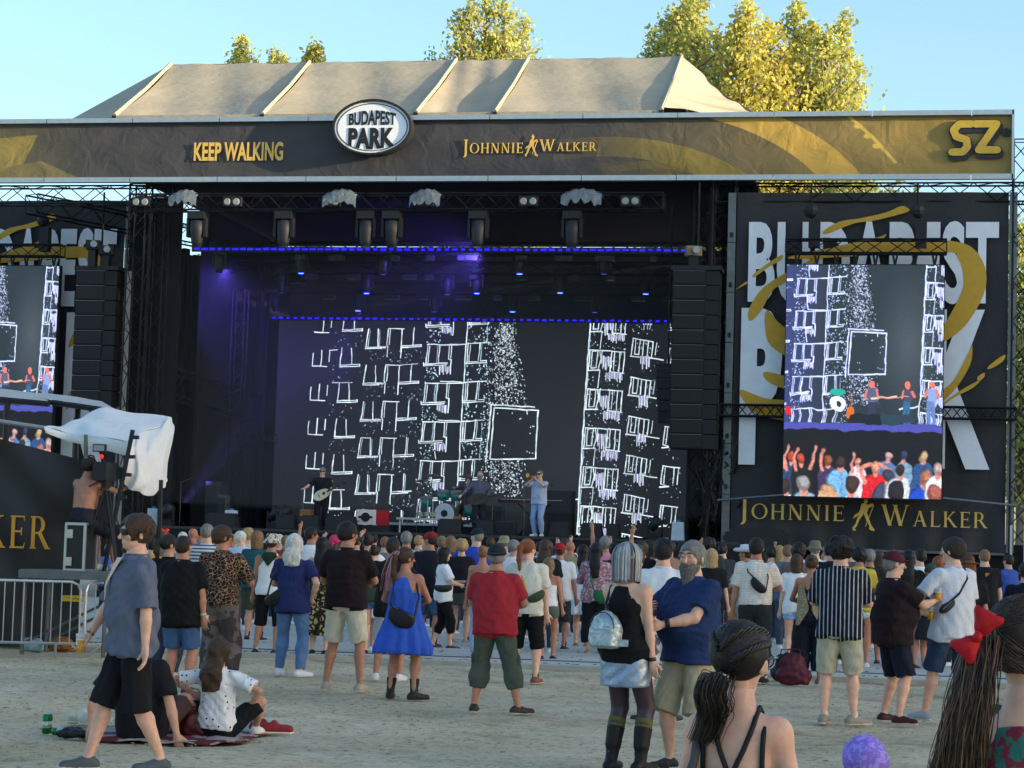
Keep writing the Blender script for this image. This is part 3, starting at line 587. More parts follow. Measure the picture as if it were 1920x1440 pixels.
    for k in range(2600):      # particle column, widening and thinning downward
        v = r_.random(); Y = 180+v*790; ctr = 985+v*18; hw = 45+min(v, .45)*125; X = ctr+r_.uniform(-1, 1)*hw*r_.random()**.35
        if X < 912 or (560 < Y < 805 and X > 925): continue
        if r_.random() < .35: continue
        cv.ell(c(X, Y), (r_.uniform(.9, 3.4)*s/K, r_.uniform(1.2, 4.6)*s/K), (lambda f: tuple(z*f for z in wc))(r_.uniform(.6, 1.05)), 1)
    L([(946, 570), (1137, 578), (1132, 797), (934, 803), (946, 570)], 1.25); L([(932, 555), (918, 815)], 1.1); L([(928, 555), (1120, 563)], 1.1); L([(1088, 578), (1090, 596)], 1)
    for X, Y in ((962, 595), (1025, 592), (1058, 618), (1063, 616), (1105, 683), (1106, 655), (1115, 650), (1120, 651), (995, 740), (984, 738), (1105, 770), (1118, 772), (995, 775), (1094, 765)): cv.ell(c(X, Y), (2.6*s/K, 3.4*s/K), cc_, 1)
    L([(1350, 180), (1335, 560), (1318, 1130), (1378, 1134)], 1.2); L([(1215, 988), (1318, 975)], 1.4)
    for k in range(-1, 6):
        y = 300+k*176; x = -5*k
        L([(1352+x, y+4), (1346+x, y+92)]); L([(1362+x, y+6), (1358+x, y+82), (1380+x, y+80), (1386+x, y+4), (1362+x, y+6)], .9); L([(1350+x, y), (1500+x, y+8)]); L([(1344+x, y+94), (1396+x, y+92)], 1.1); L([(1394+x, y+6), (1400+x, y+40), (1388+x, y+92)], .9); L([(1404+x, y+2), (1402+x, y+60)], .9); blk(1408+x, y+30, 7, 70, 6); L([(1446+x, y+6), (1440+x, y+98), (1500+x, y+104)]); L([(1458+x, y+10), (1454+x, y+90)], .8); L([(1480+x, y+8), (1476+x, y+96)], .9); L([(1500+x, y+8), (1494+x, y+104)]); blk(1424+x, y+104, 12, 36, 6); L([(1346+x, y+104), (1342+x, y+168)], .7, cc_, drop=.3); L([(1396+x, y+96), (1390+x, y+170)], .7, drop=.3); dots(1345+x, y, 1500+x, y+176, 60, 1, 3)
        L([(1536+x, y-54), (1528+x, y+24)]); L([(1546+x, y-50), (1542+x, y+16), (1560+x, y+18), (1566+x, y-48)], .8); L([(1534+x, y-56), (1618+x, y-40)]); L([(1580+x, y-44), (1576+x, y+22)], .9); L([(1600+x, y-42), (1596+x, y+26)], .9); L([(1620+x, y-40), (1614+x, y+30)]); L([(1636+x, y-36), (1630+x, y+20)], .7); L([(1524+x, y+26), (1564+x, y+30)], 1.2); L([(1600+x, y+32), (1664+x, y+42)], 1.2); blk(1570+x, y+26, 7, 50, 6); dots(1525+x, y-50, 1650+x, y+100, 30, 1, 2.8)
        L([(1690+x, y-10), (1682+x, y+70), (1704+x, y+76)]); L([(1700+x, y-8), (1694+x, y+66)], .8); L([(1688+x, y-12), (1760+x, y-4)]); L([(1736+x, y-6), (1732+x, y+66)], .9); L([(1756+x, y-4), (1750+x, y+70)], .8); L([(1678+x, y+84), (1714+x, y+80)], 1.2); dots(1680+x, y, 1770+x, y+150, 14, 1, 2.6)
r_ = random.Random(5); cw_, ch_ = 1548, 830; cv = Canvas(cw_, ch_, (.085, .09, .10)); cv.a += (np.clip(1-np.hypot((cv.X-1120)/330, (cv.Y-500)/500), 0, 1)*.055)[..., None]
scene_pic(cv, 0, 0, 2, 4.3, r_); pic = cv.a.copy()
YW = 11.5; wxl, wxr = P(516, 800, YW).x, P(1292, 800, YW).x; wz1 = P(870, 602, YW).z; wz0 = DZ+.15
lw_ = thing('led_wall', 'huge LED wall at the back of the stage showing white outlined windows', 'LED screen', ((wxl+wxr)/2, YW, DZ))
MB().box(((wxl+wxr)/2, YW+.12, (wz0+wz1)/2), (wxr-wxl, .2, wz1-wz0)).build('cabinet', black2, lw_)
sheet('picture', (wxl, YW-.01, wz0), (wxr, YW-.01, wz0), (wxr, YW-.01, wz1), (wxl, YW-.01, wz1), image_mat('wall_picture', cv.a, .42), lw_)
blue = mat('1a0cff', .4, emit=1.1, var=0); bluel = mat('2a48ff', .4, emit=6.0, var=0)
def strip(y, pxa, pxb, py, n, lab):
    a, b = P(pxa, py, y), P(pxb, py, y); z = (a.z+b.z)/2; z = P((pxa+pxb)/2, py, y).z; th = thing('led_strip', lab, 'light strip', ((a.x+b.x)/2, y, z), 'blue light strips')
    MB().box(((a.x+b.x)/2, y+.06, z), (b.x-a.x+.1, .08, .14)).build('housing', blackm, th); st = (b.x-a.x)/n; src = None
    for i in range(n):
        w2 = st*rnd.choice((.5, .7, .8)); q = MB().box((0, 0, 0), (w2, .03, .045)); q.build
        if src is None: src = mkmesh('blue_lamp', q.v, q.f, blue)
        inst(src, 'blue_lamp', th, (a.x+(i+.5)*st, y, z+rnd.uniform(-.006, .006)), scale=(w2/ (st*.8)*1.0, 1, rnd.uniform(.7, 1.1)))
strip(1.2, 362, 1290, 468, 62, 'row of blue lamps high across the front of the stage'); strip(YW-.25, 480, 1255, 599, 56, 'row of blue lamps along the top edge of the LED wall')
def side_pic():
    r = random.Random(9); cv = Canvas(600, 880, (.13, .17, .20)); cv.a[:, :180] += np.array([.06, .05, .22])*np.clip(1-cv.X[:, :180, None]/180, 0, 1)
    cv.a[:600] += (np.clip(1-np.hypot((cv.X[:600]-470)/140, (cv.Y[:600]-300)/300), 0, 1)*.12)[..., None]
    wc = (.86, .90, 1)
    sub = Canvas(900, 600, (0, 0, 0)); scene_pic(sub, -367, -24, 1.63, 4.4, r); g = np.clip(sub.a[:600, 60:660], 0, 1); xs_ = (np.arange(600)*1.0).astype(int); m_ = g.max(2, keepdims=True); cv.a[:600] = cv.a[:600]*(1-m_)+g*np.array([.98, .96, 1.1])
    cv.a[602:628] = [.26, .27, .62]; cv.a[628:] = [.05, .05, .07]
    cv.poly([(2, 540), (24, 540), (24, 575), (2, 575)], (.9, .08, .1)); cv.ell((200, 525), (30, 30), (.85, .88, .92)); cv.ell((200, 525), (10, 10), (.1, .15, .2)); cv.ell((200, 478), (30, 16), (.10, .62, .55))
    for x, c1, c2 in ((332, (.30, .33, .46), (.16, .19, .28)), (468, (.26, .25, .34), (.16, .36, .52)), (560, (.50, .58, .78), (.36, .46, .68))):
        cv.ell((x, 452), (11, 14), (.95, .42, .38)); cv.poly([(x-20, 468), (x+20, 468), (x+18, 520), (x-17, 520)], c1); cv.poly([(x-16, 520), (x+16, 520), (x+14, 602), (x+3, 602), (x, 540), (x-4, 602), (x-14, 602)], c2); cv.line((x-18, 475), (x-26, 505), 9, (.8, .42, .38)); cv.line((x+18, 475), (x+24, 500), 9, (.8, .42, .38))
    cv.line((330, 505), (420, 492), 8, (.85, .75, .6)); cv.ell((250, 560), (17, 26), (.78, .38, .12)); cv.line((250, 530), (254, 500), 6, (.5, .25, .1)); cv.line((350, 500), (470, 498), 5, (.8, .5, .5))
    cv.poly([(252, 570), (366, 570), (372, 605), (246, 605)], (.07, .09, .12)); cv.poly([(372, 566), (440, 566), (440, 603), (372, 603)], (.12, .22, .28)); cv.poly([(442, 566), (500, 566), (500, 596), (442, 596)], (.16, .2, .26))
    ppl = [(30, 730, .75, 'b0452f', '26365c', 1), (72, 735, .7, 'c2482c', '171717', 2), (170, 735, .7, '8e4a32', '3a2a52', 1), (285, 745, .62, 'c88d78', 'd8c6d4', 1), (395, 720, .62, 'caa0a0', '4d6aa0', 0), (455, 715, .66, '2c3a60', '6f8fa8', 0), (530, 722, .70, 'b79c74', '23477a', 0), (215, 745, .9, '3a2c28', '6aa3d0', 0), (350, 765, .8, 'd8927c', 'c81822', 3), (395, 795, .95, '333b4a', '3a3f5c', 0), (440, 770, .9, '2e2422', 'c8ccd6', 0), (540, 800, .95, 'b26a50', '1540b4', 0), (585, 770, .8, 'c0a0a0', 'd0d6e0', 0),
           (80, 830, 1.15, '9b9698', '7fa9cc', 0), (165, 860, 1.2, 'c39470', 'b9886e', 4), (260, 830, 1.35, '3d2c24', '8fc4ea', 0), (430, 850, 1.45, '201c22', '86b6de', 0), (575, 860, 1.3, 'a2564c', 'dfe6f0', 0), (0, 840, 1.1, '302622', 'e8e8f0', 0)]
    h = lambda s_: tuple(int(s_[i:i+2], 16)/255 for i in (0, 2, 4))
    for x, y, s, hc, tc, k in ppl:
        s *= 1.14; sk_ = (.80, .50, .44); dk_ = tuple(q*.62 for q in h(tc)); cv.ell((x-3*s, y+78*s), (49*s, 52*s), dk_); cv.poly([(x-49*s, y+78*s), (x-30*s, y+78*s), (x-36*s, y+200*s), (x-55*s, y+200*s)], dk_); cv.ell((x, y+78*s), (46*s, 50*s), h(tc)); cv.poly([(x-46*s, y+78*s), (x+46*s, y+78*s), (x+52*s, y+200*s), (x-52*s, y+200*s)], h(tc)); cv.ell((x, y+24*s), (12*s, 18*s), sk_); cv.ell((x, y), (19*s, 24*s), tuple(q*.7 for q in h(hc))); cv.ell((x+3*s, y-5*s), (13*s, 15*s), h(hc), 6); cv.line((x+2*s, y+50*s), (x, y+120*s), 5*s, tuple(q*.8 for q in h(tc)), 4); cv.line((x-24*s, y+90*s), (x-10*s, y+150*s), 4*s, tuple(q*.8 for q in h(tc)), 4)
        if k in (1, 2): cv.line((x-26*s, y+54*s), (x-34*s, y+8*s), 17*s, sk_); cv.line((x-34*s, y+8*s), (x-20*s, y-34*s), 13*s, sk_); cv.ell((x-18*s, y-42*s), (9*s, 12*s), tuple(q*.92 for q in sk_))
        if k == 2: cv.line((x+40*s, y+50*s), (x+66*s, y-40*s), 13*s, sk_); cv.ell((x+66*s, y-48*s), (9*s, 11*s), sk_)
        if k == 3:
            for e in (-1, 1): cv.pl([(x+e*45*s, y+70*s), (x+e*58*s, y+10*s), (x+e*20*s, y-12*s)], 15*s, sk_)
        if k == 4: cv.poly([(x-26*s, y), (x+28*s, y), (x+38*s, y+100*s), (x-36*s, y+100*s)], h(hc))
    for _ in range(5): q = cv.a[628:]; q[1:-1, 1:-1] = (q[1:-1, 1:-1]+q[:-2, 1:-1]+q[2:, 1:-1]+q[1:-1, :-2]+q[1:-1, 2:])/5
    n2 = np.random.RandomState(4).uniform(-1, 1, (64, 76)); n2 = np.kron(n2, np.ones((4, 8)))[:252, :600]; cv.a[628:] *= (1+.16*n2)[..., None]
    for _ in range(2): q = cv.a[628:]; q[1:-1, 1:-1] = (q[1:-1, 1:-1]+q[:-2, 1:-1]+q[2:, 1:-1]+q[1:-1, :-2]+q[1:-1, 2:])/5
    for _ in range(2): cv.a[1:-1, 1:-1] = (cv.a[1:-1, 1:-1]*2+cv.a[:-2, 1:-1]+cv.a[2:, 1:-1]+cv.a[1:-1, :-2]+cv.a[1:-1, 2:])/6
    rs = np.random.RandomState(6); H_, W_ = cv.a.shape[:2]; dx = np.zeros((H_, W_)); dy = np.zeros((H_, W_))
    for fr, am in ((9, 5), (21, 4), (47, 2.5)):
        for arr in (dx, dy): arr += am*np.sin(cv.X/W_*fr*rs.uniform(.8, 1.3)+cv.Y/H_*fr*rs.uniform(.8, 1.4)+rs.uniform(0, 6))*np.sin(cv.Y/H_*fr*1.3*rs.uniform(.8, 1.3)-cv.X/W_*fr*.7+rs.uniform(0, 6))
    m_ = np.clip((cv.Y-430)/40, .15, 1); yi = np.clip(cv.Y+dy*m_*(cv.Y > 400), 0, H_-1).astype(int); xi = np.clip(cv.X+dx*m_, 0, W_-1).astype(int); yi[:600] = np.minimum(yi[:600], 599); cv.a = cv.a[yi, xi]
    n_ = np.random.RandomState(2).uniform(-.05, .05, cv.a.shape[:2])[..., None]; cv.a = np.clip(cv.a*.93+.02+n_, 0, 1)
    return cv.a
sp = image_mat('screen_picture', side_pic(), .5)
def hung_screen(y, x0, x1, za, zb, lab, g):
    th = thing('hanging_screen', lab, 'LED screen', ((x0+x1)/2, y, zb), 'hanging side screens'); MB().box(((x0+x1)/2, y+.12, (za+zb)/2), (x1-x0+.04, .2, zb-za+.06)).build('cabinet', blackm, th)
    sheet('picture', (x0, y, za), (x1, y, za), (x1, y, zb), (x0, y, zb), sp, th)
    for k in range(8):
        x = x0+(x1-x0)*(k+.5)/8; MB().tube([(x, y+.1, zb), (x-.06, y+.1, zb+.32)], .03, 5).tube([(x, y+.1, zb), (x+.06, y+.1, zb+.32)], .03, 5).build('hanger', blackm, th)
    tr = truss('truss_beam', f'short lattice truss that carries {g}', (x0-.05, y+.1, zb+.50), (x1+.05, y+.1, zb+.50), .36, 8, 'truss beams')
    for xx in (x0+(x1-x0)*.17, x0+(x1-x0)*.85):
        hh = thing('chain_hoist', f"black chain hoist over the {'left' if xx < (x0+x1)/2 else 'right'} end of {g}", 'hoist', (xx, y+.1, zb+1), 'chain hoists')
        MB().box((xx, y+.1, zb+.85), (.3, .28, .75)).build('motor', blackm, hh); MB().sph((xx-.1, y+.1, zb+1.45), .2).build('chain_bag', blackm, hh); MB().tube([(xx-.1, y+.1, zb+1.5), (xx-.1, y+.1, z0h-.3)], .03, 5).build('chain', trussm, hh)
YS = -.6; hx0, hx1 = P(1472, 700, YS).x, P(1768, 700, YS).x
hung_screen(YS, hx0, hx1, P(1617, 933, YS).z, P(1617, 497, YS).z, 'hanging LED screen showing the crowd, in front of the right banner', 'the right screen')
YS2 = 5; lx = P(104, 650, YS2).x; hung_screen(YS2, lx-(hx1-hx0)*.9, lx, P(60, 880, YS2).z, P(60, 499, YS2).z, 'hanging LED screen cut off at the left edge of the picture', 'the left screen')
x0, z0_ = hx0-1.4, P(1360, 937, -.6).z
tag(MB().tube([P(1345, 938, -.3), P(1470, 928, -.6)], .035, 6).build('steady_line', dalu), 'pale tie line holding the lower left corner of the right screen', 'cable'); tag(MB().tube([P(1768, 934, -.6), P(1905, 948, -.3)], .035, 6).build('steady_line', dalu), 'pale tie line from the lower right corner of the screen', 'cable')
# ---------------------------------------------------------------- speaker arrays
spm = mat('17181a', .7, var=.2, bump=.3, bs=120); 
def array(px0, px1, py0, py1, y, n, lab, curve=.0):
    a, b = P(px0, (py0+py1)/2, y), P(px1, (py0+py1)/2, y); x0, x1 = a.x, b.x; zb, za = P((px0+px1)/2, py0, y).z, P((px0+px1)/2, py1, y).z; th = thing('line_array', lab, 'speaker array', ((x0+x1)/2, y, zb), 'hanging speaker arrays'); h = (zb-za)/n
    for i in range(n):
        z = zb-(i+.5)*h; q = (i/n)**2*curve; w_ = x1-x0
        o = MB().box(((x0+x1)/2, y+.35+q, z), (w_, .7, h*.94)).build('speaker_box', spm, th)
        MB().box((x0+w_*.36, y-.02+q, z), (w_*.66, .03, h*.8)).build('grille', mat('101113', .6, bump=.6, bs=200), o)
        MB().box((x0+w_*.36, y-.01+q, z+h*.47), (w_*.7, .03, h*.035)).build('gap_strip', mat('6a6f73', .5), o)
    MB().box(((x0+x1)/2, y+.35, zb+.07), (x1-x0+.1, .8, .12)).build('flying_frame', blackm, th); MB().tube([((x0+x1)/2, y+.3, zb+.1), ((x0+x1)/2, y+.3, z0h-.2)], .03, 5).build('chain', trussm, th)
array(138, 214, 507, 760, .9, 9, 'tall line array of black speakers at the left of the stage'); array(1258, 1345, 507, 842, -.4, 12, 'tall line array of black speakers at the right of the stage'); array(1230, 1268, 690, 790, 3.5, 5, 'small slanted speaker array behind the right line array', .9); array(276, 312, 690, 790, 4.4, 5, 'small dark speaker array deep in the left wing', .6)
def mast_lamp(px, py, y, lab, sun_tint=None):
    c = P(px, py, y); th = thing('mast_light', lab, 'stage light', c, 'lights on top of the arrays')
    MB().box(c+Vector((0, 0, -.3)), (.22, .22, .5)).build('base', blackm, th); MB().box(c+Vector((0, 0, .1)), (.42, .3, .26), .3).build('head', sun_tint or blackm, th); MB().tube([c+Vector((.1, -.15, .1)), c+Vector((.12, -.3, .1))], .1, 10).build('lens', mat('8a9096', .15, .2), th)
mast_lamp(175, 466, .9, 'black moving light standing on the left speaker array'); mast_lamp(200, 476, 1.0, 'second black moving light on the left array beside the tower'); mast_lamp(1300, 478, -.3, 'light standing on the right speaker array, amber sunlight painted on its head', mat('8a6f50', .5))  # amber sunlight is painted into the right lamp's head colour
# ---------------------------------------------------------------- light truss with moving heads
YT = -.2; ta, tb = P(250, 383, YT), P(1245, 378, YT); tz = P(750, 380, YT).z
truss('truss_beam', 'long lighting truss below the header carrying the moving heads', (ta.x, YT, tz), (tb.x, YT, tz), .44, 34, 'truss beams')
lensm = mat('24282b', .55, 0, var=.3, vs_=4)
def head(px, y, zc, lab, s=1.0, gr='moving head lights', colm=None, tilt=0, par=None):
    c = Vector((P(px, 420, y).x, y, zc)); th = thing('moving_head', lab, 'moving light', c, gr)
    MB().box(c+Vector((0, 0, -.10*s)), (.46*s, .34*s, .2*s)).build('base', blackm, th); 
    for e in (-1, 1): MB().box(c+Vector((.23*s*e, 0, -.42*s)), (.07*s, .18*s, .5*s)).build('yoke_arm', blackm, th)
    m_ = Matrix.Rotation(R(tilt), 3, 'X'); hc = c+Vector((0, 0, -.5*s))
    o = MB().lathe([(.12*s, .28*s), (.19*s, .24*s), (.20*s, 0), (.155*s, -.30*s), (.12*s, -.42*s)], hc, 8, m_).build('head', lensm, th, True)
    MB().lathe([(.12*s, -.40*s), (.10*s, -.425*s)], hc, 14, m_).build('lens', colm or mat('9aa4aa', .1, .1), o)
    return th
for i, px in enumerate((370, 533, 687, 735, 897, 1073)): head(px, YT-.05, tz-.26, ['moving head light leftmost on the long truss', 'moving head light second from the left on the long truss', 'left one of the two moving heads close together on the truss', 'right one of the two moving heads close together on the truss', 'moving head light right of the middle of the truss', 'moving head light nearest the right end of the truss'][i], 1.08, tilt=rnd.uniform(-8, 8))
for i, px in enumerate((265, 436, 621, 796, 991, 1182)):
    c = Vector((P(px, 384, YT-.3).x, YT-.34, tz-.02)); th = thing('blinder_light', ['pair of round white lamps at the left end of the truss', 'pair of round lamps left of the first plastic sheet gap', 'pair of round lamps under the second plastic rain cover', 'pair of round lamps under the third plastic rain cover', 'pair of round lamps on the bare truss right of the middle', 'pair of round lamps near the right end of the truss'][i], 'stage light', c, 'twin blinder lights')
    MB().box(c+Vector((0, .04, 0)), (.52, .16, .26)).build('housing', blackm, th)
    for e in (-1, 1): MB().lathe([(.10, 0), (.085, .03)], c+Vector((e*.13, -.05, -.01)), 14, Matrix.Rotation(R(90), 3, 'X')).build('lamp', mat('8f9492', .3), th)
for i, (px, w_) in enumerate(((347, 54), (640, 64), (800, 58), (1092, 76))):
    c = Vector((P(px, 370, YT-.2).x, YT-.1, tz+.22)); hw = w_/2/S(YT, px); b = MB(); n = 12; V = []; Fc = []
    for k in range(n+1):
        u = k/n*2-1; top = .14*(1-u*u)+.02*math.sin(k*2.3); dr = .18+.16*abs(math.sin(k*1.1+i))
        V += [(c.x+u*hw, c.y+.3, c.z+top-.1), (c.x+u*hw, c.y-.05, c.z+top), (c.x+u*hw*1.02, c.y-.30, c.z+top-.12), (c.x+u*hw*1.02, c.y-.34, c.z+top-.12-dr)]
    for k in range(n):
        for j in range(3): Fc.append((k*4+j, k*4+4+j, k*4+5+j, k*4+1+j))
    b.add(V, Fc); tag(b.build('rain_cover', mat('6f777b', .35, var=.4, vs_=5, bump=.5, bs=12), smooth=True), ['crumpled plastic rain cover at the left end of the lighting truss', 'crumpled plastic rain cover below the oval sign', 'plastic rain cover just right of the oval sign', 'broad plastic rain cover near the right end of the truss'][i], 'rain cover', 'plastic rain covers')
dots = [(415, 501, 3, 0), (568, 501, 4, 1), (532, 538, 6, 0), (722, 503, 4, 0), (692, 539, 6, 1), (677, 572, 9, 1), (524, 574, 9, 0), (898, 539, 6, 1), (977, 502, 4, 1), (966, 574, 9, 1), (1054, 538, 6, 1), (1135, 502, 4, 0), (1214, 540, 6, 1), (820, 574, 9, 0), (843, 541, 6, 0), (1120, 575, 9, 0)]
nth = ['first', 'second', 'third', 'fourth', 'fifth', 'sixth']
rows = {}
for px, py, y, on in sorted(dots): rows.setdefault(y, []).append((px, py, on))
for y, lst in rows.items():
    zz = P(800, {3: 488, 4: 488, 6: 524, 9: 560}[y], y).z
    for k, (px, py, on) in enumerate(lst):
        c = P(px, py-14, y); head(px, y, P(px, py, y).z+.55, f"blue lit moving light, {nth[k]} from the left in the {({3: 'foremost', 4: 'second', 6: 'third', 9: 'rearmost'})[y]} row under the roof", .8, 'blue moving lights under the roof', bluel if on else mat('1f2a9a', .3, emit=.5, var=0))
for y, pya in ((4, 478), (6, 514), (9, 552)):
    z = P(800, pya, y).z+.18; truss('truss_beam', f"dark overhead truss, {'front' if y == 4 else 'middle' if y == 6 else 'rear'} one of those inside the roof", (sxl+1, y, z), (sxr-.6, y, z), .35, 20, 'truss beams')
    b = MB()
od = ['first', 'second', 'third', 'fourth', 'fifth', 'sixth', 'seventh', 'eighth', 'ninth']
for y, rn in ((4, 'front'), (6, 'middle'), (9, 'rear')):       # dim fixtures sitting on the overhead trusses
    z = P(800, {4: 478, 6: 514, 9: 552}[y], y).z
    for i in range(9 if y != 6 else 8):
        x = sxl+3+(sxr-sxl-5)*(i+.5+rnd.uniform(-.3, .3))/9
        tag(MB().box((x, y-.2, z-.12), (rnd.uniform(.2, .6), .2, .14)).tube([(x, y-.3, z-.12), (x, y-.34, z-.12)], .07, 8).build('par_can', mat('34363a', .4, .4)), f'small unlit lamp, {od[i]} from the left on the {rn} dark overhead truss', 'stage light', 'unlit lamps under the roof')
# stage smoke lit by violet beams
tag(MB().box(((xa+xb)/2+.0, 6.2, (DZ+zt)/2+.2), (xb-xa-1.6, 12.5, zt-DZ-1.0)).build('stage_smoke', None), 'thin smoke drifting in the violet light inside the stage', 'smoke', kind='stuff')
smk = bpy.data.objects['stage_smoke']; m = bpy.data.materials.new('smoke'); m.use_nodes = True; t = m.node_tree; t.nodes.remove(t.nodes['Principled BSDF']); pv = t.nodes.new('ShaderNodeVolumePrincipled'); pv.inputs['Density'].default_value = .012; pv.inputs['Color'].default_value = (.8, .85, .95, 1); t.links.new(pv.outputs[0], t.nodes['Material Output'].inputs['Volume']); smk.data.materials.clear(); smk.data.materials.append(m)
def spot(px, py, y, tgt, e, col=(.16, .1, 1), ang=24, r=.08):
    l = bpy.data.lights.new('stage_beam', 'SPOT'); l.energy = e; l.color = col; l.spot_size = R(ang); l.spot_blend = .7; l.shadow_soft_size = r; o = bpy.data.objects.new('stage_beam', l); C.objects.link(o); c = P(px, py, y); o.location = c; o.rotation_euler = (Vector(tgt)-c).to_track_quat('-Z', 'Y').to_euler(); return o
spot(568, 505, 4, P(500, 760, 8), 1400, ang=50); spot(420, 505, 3, P(380, 640, 9), 1000, ang=60); spot(677, 575, 9, P(560, 700, 11.3), 900, ang=60); spot(330, 962, 1.5, P(460, 800, 7), 900, (.25, .15, 1), 12); spot(1225, 990, 1.5, P(1150, 900, 8), 500, (.3, .2, 1), 12); spot(900, 480, 3, P(700, 520, 8), 450, ang=80)
# ---------------------------------------------------------------- bodies and clothes as smooth blended volumes, meshed with surface nets
def nv(a): a = np.asarray(a, float); return a/max(np.linalg.norm(a), 1e-9)
def rotm(ax, a):
    ax = nv(ax); K = np.array([[0, -ax[2], ax[1]], [ax[2], 0, -ax[0]], [-ax[1], ax[0], 0]]); return np.eye(3)+math.sin(a)*K+(1-math.cos(a))*K@K
class Field:
    def __init__(s, lo, hi, h):
        s.h = h; s.lo = np.array(lo, float)-2*h; s.n = np.ceil((np.array(hi)+2*h-s.lo)/h).astype(int)+1
        s.v = np.full(s.n, .3, np.float32); s.ax = [(s.lo[i]+h*np.arange(s.n[i])).astype(np.float32) for i in range(3)]
    def _s(s, lo, hi, pad):
        a = np.clip(np.floor((np.array(lo)-pad-s.lo)/s.h).astype(int), 0, s.n); b = np.clip(np.ceil((np.array(hi)+pad-s.lo)/s.h).astype(int)+1, 0, s.n)
        sl = tuple(slice(x, y) for x, y in zip(a, b))
        if any(x >= y for x, y in zip(a, b)): return None, None
        X = s.ax[0][sl[0]][:, None, None]; Y = s.ax[1][sl[1]][None, :, None]; Z = s.ax[2][sl[2]][None, None, :]
        return sl, (X, Y, Z)
    def put(s, sl, d, k, mode='add'):
        a = s.v[sl]
        if mode == 'add':
            if k > 0: h = np.clip(.5+.5*(a-d)/k, 0, 1); s.v[sl] = a*(1-h)+d*h-k*h*(1-h)
            else: s.v[sl] = np.minimum(a, d)
        else: s.v[sl] = np.maximum(a, -d)
    def cone(s, a, b, ra, rb, k=.02, fl=None, mode='add', flat=False):
        a = np.array(a, float); b = np.array(b, float); m = max(ra, rb)+.05; sl, g = s._s(np.minimum(a, b)-m, np.maximum(a, b)+m, 0)
        if sl is None: return
        X, Y, Z = g[0]-a[0], g[1]-a[1], g[2]-a[2]; d = b-a; L2 = max(d@d, 1e-8); tu = (X*d[0]+Y*d[1]+Z*d[2])/L2; t = np.clip(tu, 0, 1)
        X, Y, Z = X-t*d[0], Y-t*d[1], Z-t*d[2]; q = X*X+Y*Y+Z*Z
        if fl is not None: n_, f = fl; q = q+((X*n_[0]+Y*n_[1]+Z*n_[2])**2)*(f*f-1)
        dd = np.sqrt(q)-(ra+(rb-ra)*t)
        if flat: dd = np.maximum(dd, (tu-1)*math.sqrt(L2))
        s.put(sl, dd, k, mode)
    def ell(s, c, r, Rm=None, k=.02, mode='add'):
        c = np.array(c, float); m = max(r)+.04; sl, g = s._s(c-m, c+m, 0)
        if sl is None: return
        X, Y, Z = g[0]-c[0], g[1]-c[1], g[2]-c[2]
        if Rm is not None: X, Y, Z = (Rm[0, i]*X+Rm[1, i]*Y+Rm[2, i]*Z for i in range(3))
        q = np.sqrt((X/r[0])**2+(Y/r[1])**2+(Z/r[2])**2); s.put(sl, (q-1)*min(r), k, mode)
    def loft(s, o, Rm, zs, ws, ds, cs, k=.02, pw=2.4, pleat=0, wob=0):
        o = np.array(o, float); m = max(max(ws), max(ds))+.05; cor = [o+Rm@np.array([x, y, z]) for x in (-m, m) for y in (-m, m) for z in (zs[0]-.05, zs[-1]+.05)]; sl, g = s._s(np.min(cor, 0), np.max(cor, 0), 0)
        if sl is None: return
        X, Y, Z = g[0]-o[0], g[1]-o[1], g[2]-o[2]; X, Y, Z = (Rm[0, i]*X+Rm[1, i]*Y+Rm[2, i]*Z for i in range(3))
        zs_ = np.array(zs); W_ = np.interp(Z, zs_, ws); D_ = np.interp(Z, zs_, ds); Y = Y-np.interp(Z, zs_, cs)
        q = (np.abs(X/W_)**pw+np.abs(Y/D_)**pw)**(1/pw)
        if pleat: th = np.arctan2(Y/D_, X/W_); q = q-pleat*np.sin(th*13+1)*np.clip(1-(Z-zs[0])/(zs[-1]-zs[0]), 0, 1)
        d = (q-1)*np.minimum(W_, D_); th_ = np.arctan2(Y, X); d = np.maximum(d, np.maximum(zs[0]+wob*(np.sin(2*th_+wob*900)+.6*np.sin(5*th_+1))-Z, Z-zs[-1])); s.put(sl, d, k)
    def cut(s, p, n):           # keep the side opposite to n
        d = ((s.ax[0]-p[0])*n[0])[:, None, None]+((s.ax[1]-p[1])*n[1])[None, :, None]+((s.ax[2]-p[2])*n[2])[None, None, :]; s.v = np.maximum(s.v, d.astype(np.float32))
    def mesh(s):
        v = s.v.copy(); v[0] = v[-1] = .1; v[:, 0] = v[:, -1] = .1; v[:, :, 0] = v[:, :, -1] = .1
        ins = v < 0; c = [ins[:-1, :-1, :-1]]; cor = [(i, j, k) for i in (0, 1) for j in (0, 1) for k in (0, 1)]; n = s.n-1
        cnt = sum(ins[i:i+n[0], j:j+n[1], k:k+n[2]].astype(np.int8) for i, j, k in cor); act = (cnt > 0) & (cnt < 8); A = np.argwhere(act)
        if len(A) == 0: return np.zeros((0, 3)), np.zeros((0, 4), int)
        idx = np.full(n, -1, np.int64); idx[act] = np.arange(len(A)); vals = {q: v[A[:, 0]+q[0], A[:, 1]+q[1], A[:, 2]+q[2]] for q in cor}; P_ = np.zeros((len(A), 3)); N_ = np.zeros(len(A))
        for q in cor:
            for a in range(3):
                if q[a]: continue
                q2 = list(q); q2[a] = 1; q2 = tuple(q2); va, vb = vals[q], vals[q2]; m = (va < 0) != (vb < 0); t = np.where(m, va/np.where(m, va-vb, 1), 0)
                pt = np.tile(np.array(q, float), (len(A), 1)); pt[:, a] += t; P_[m] += pt[m]; N_[m] += 1
        V = (A+P_/N_[:, None])*s.h+s.lo; Fs = []
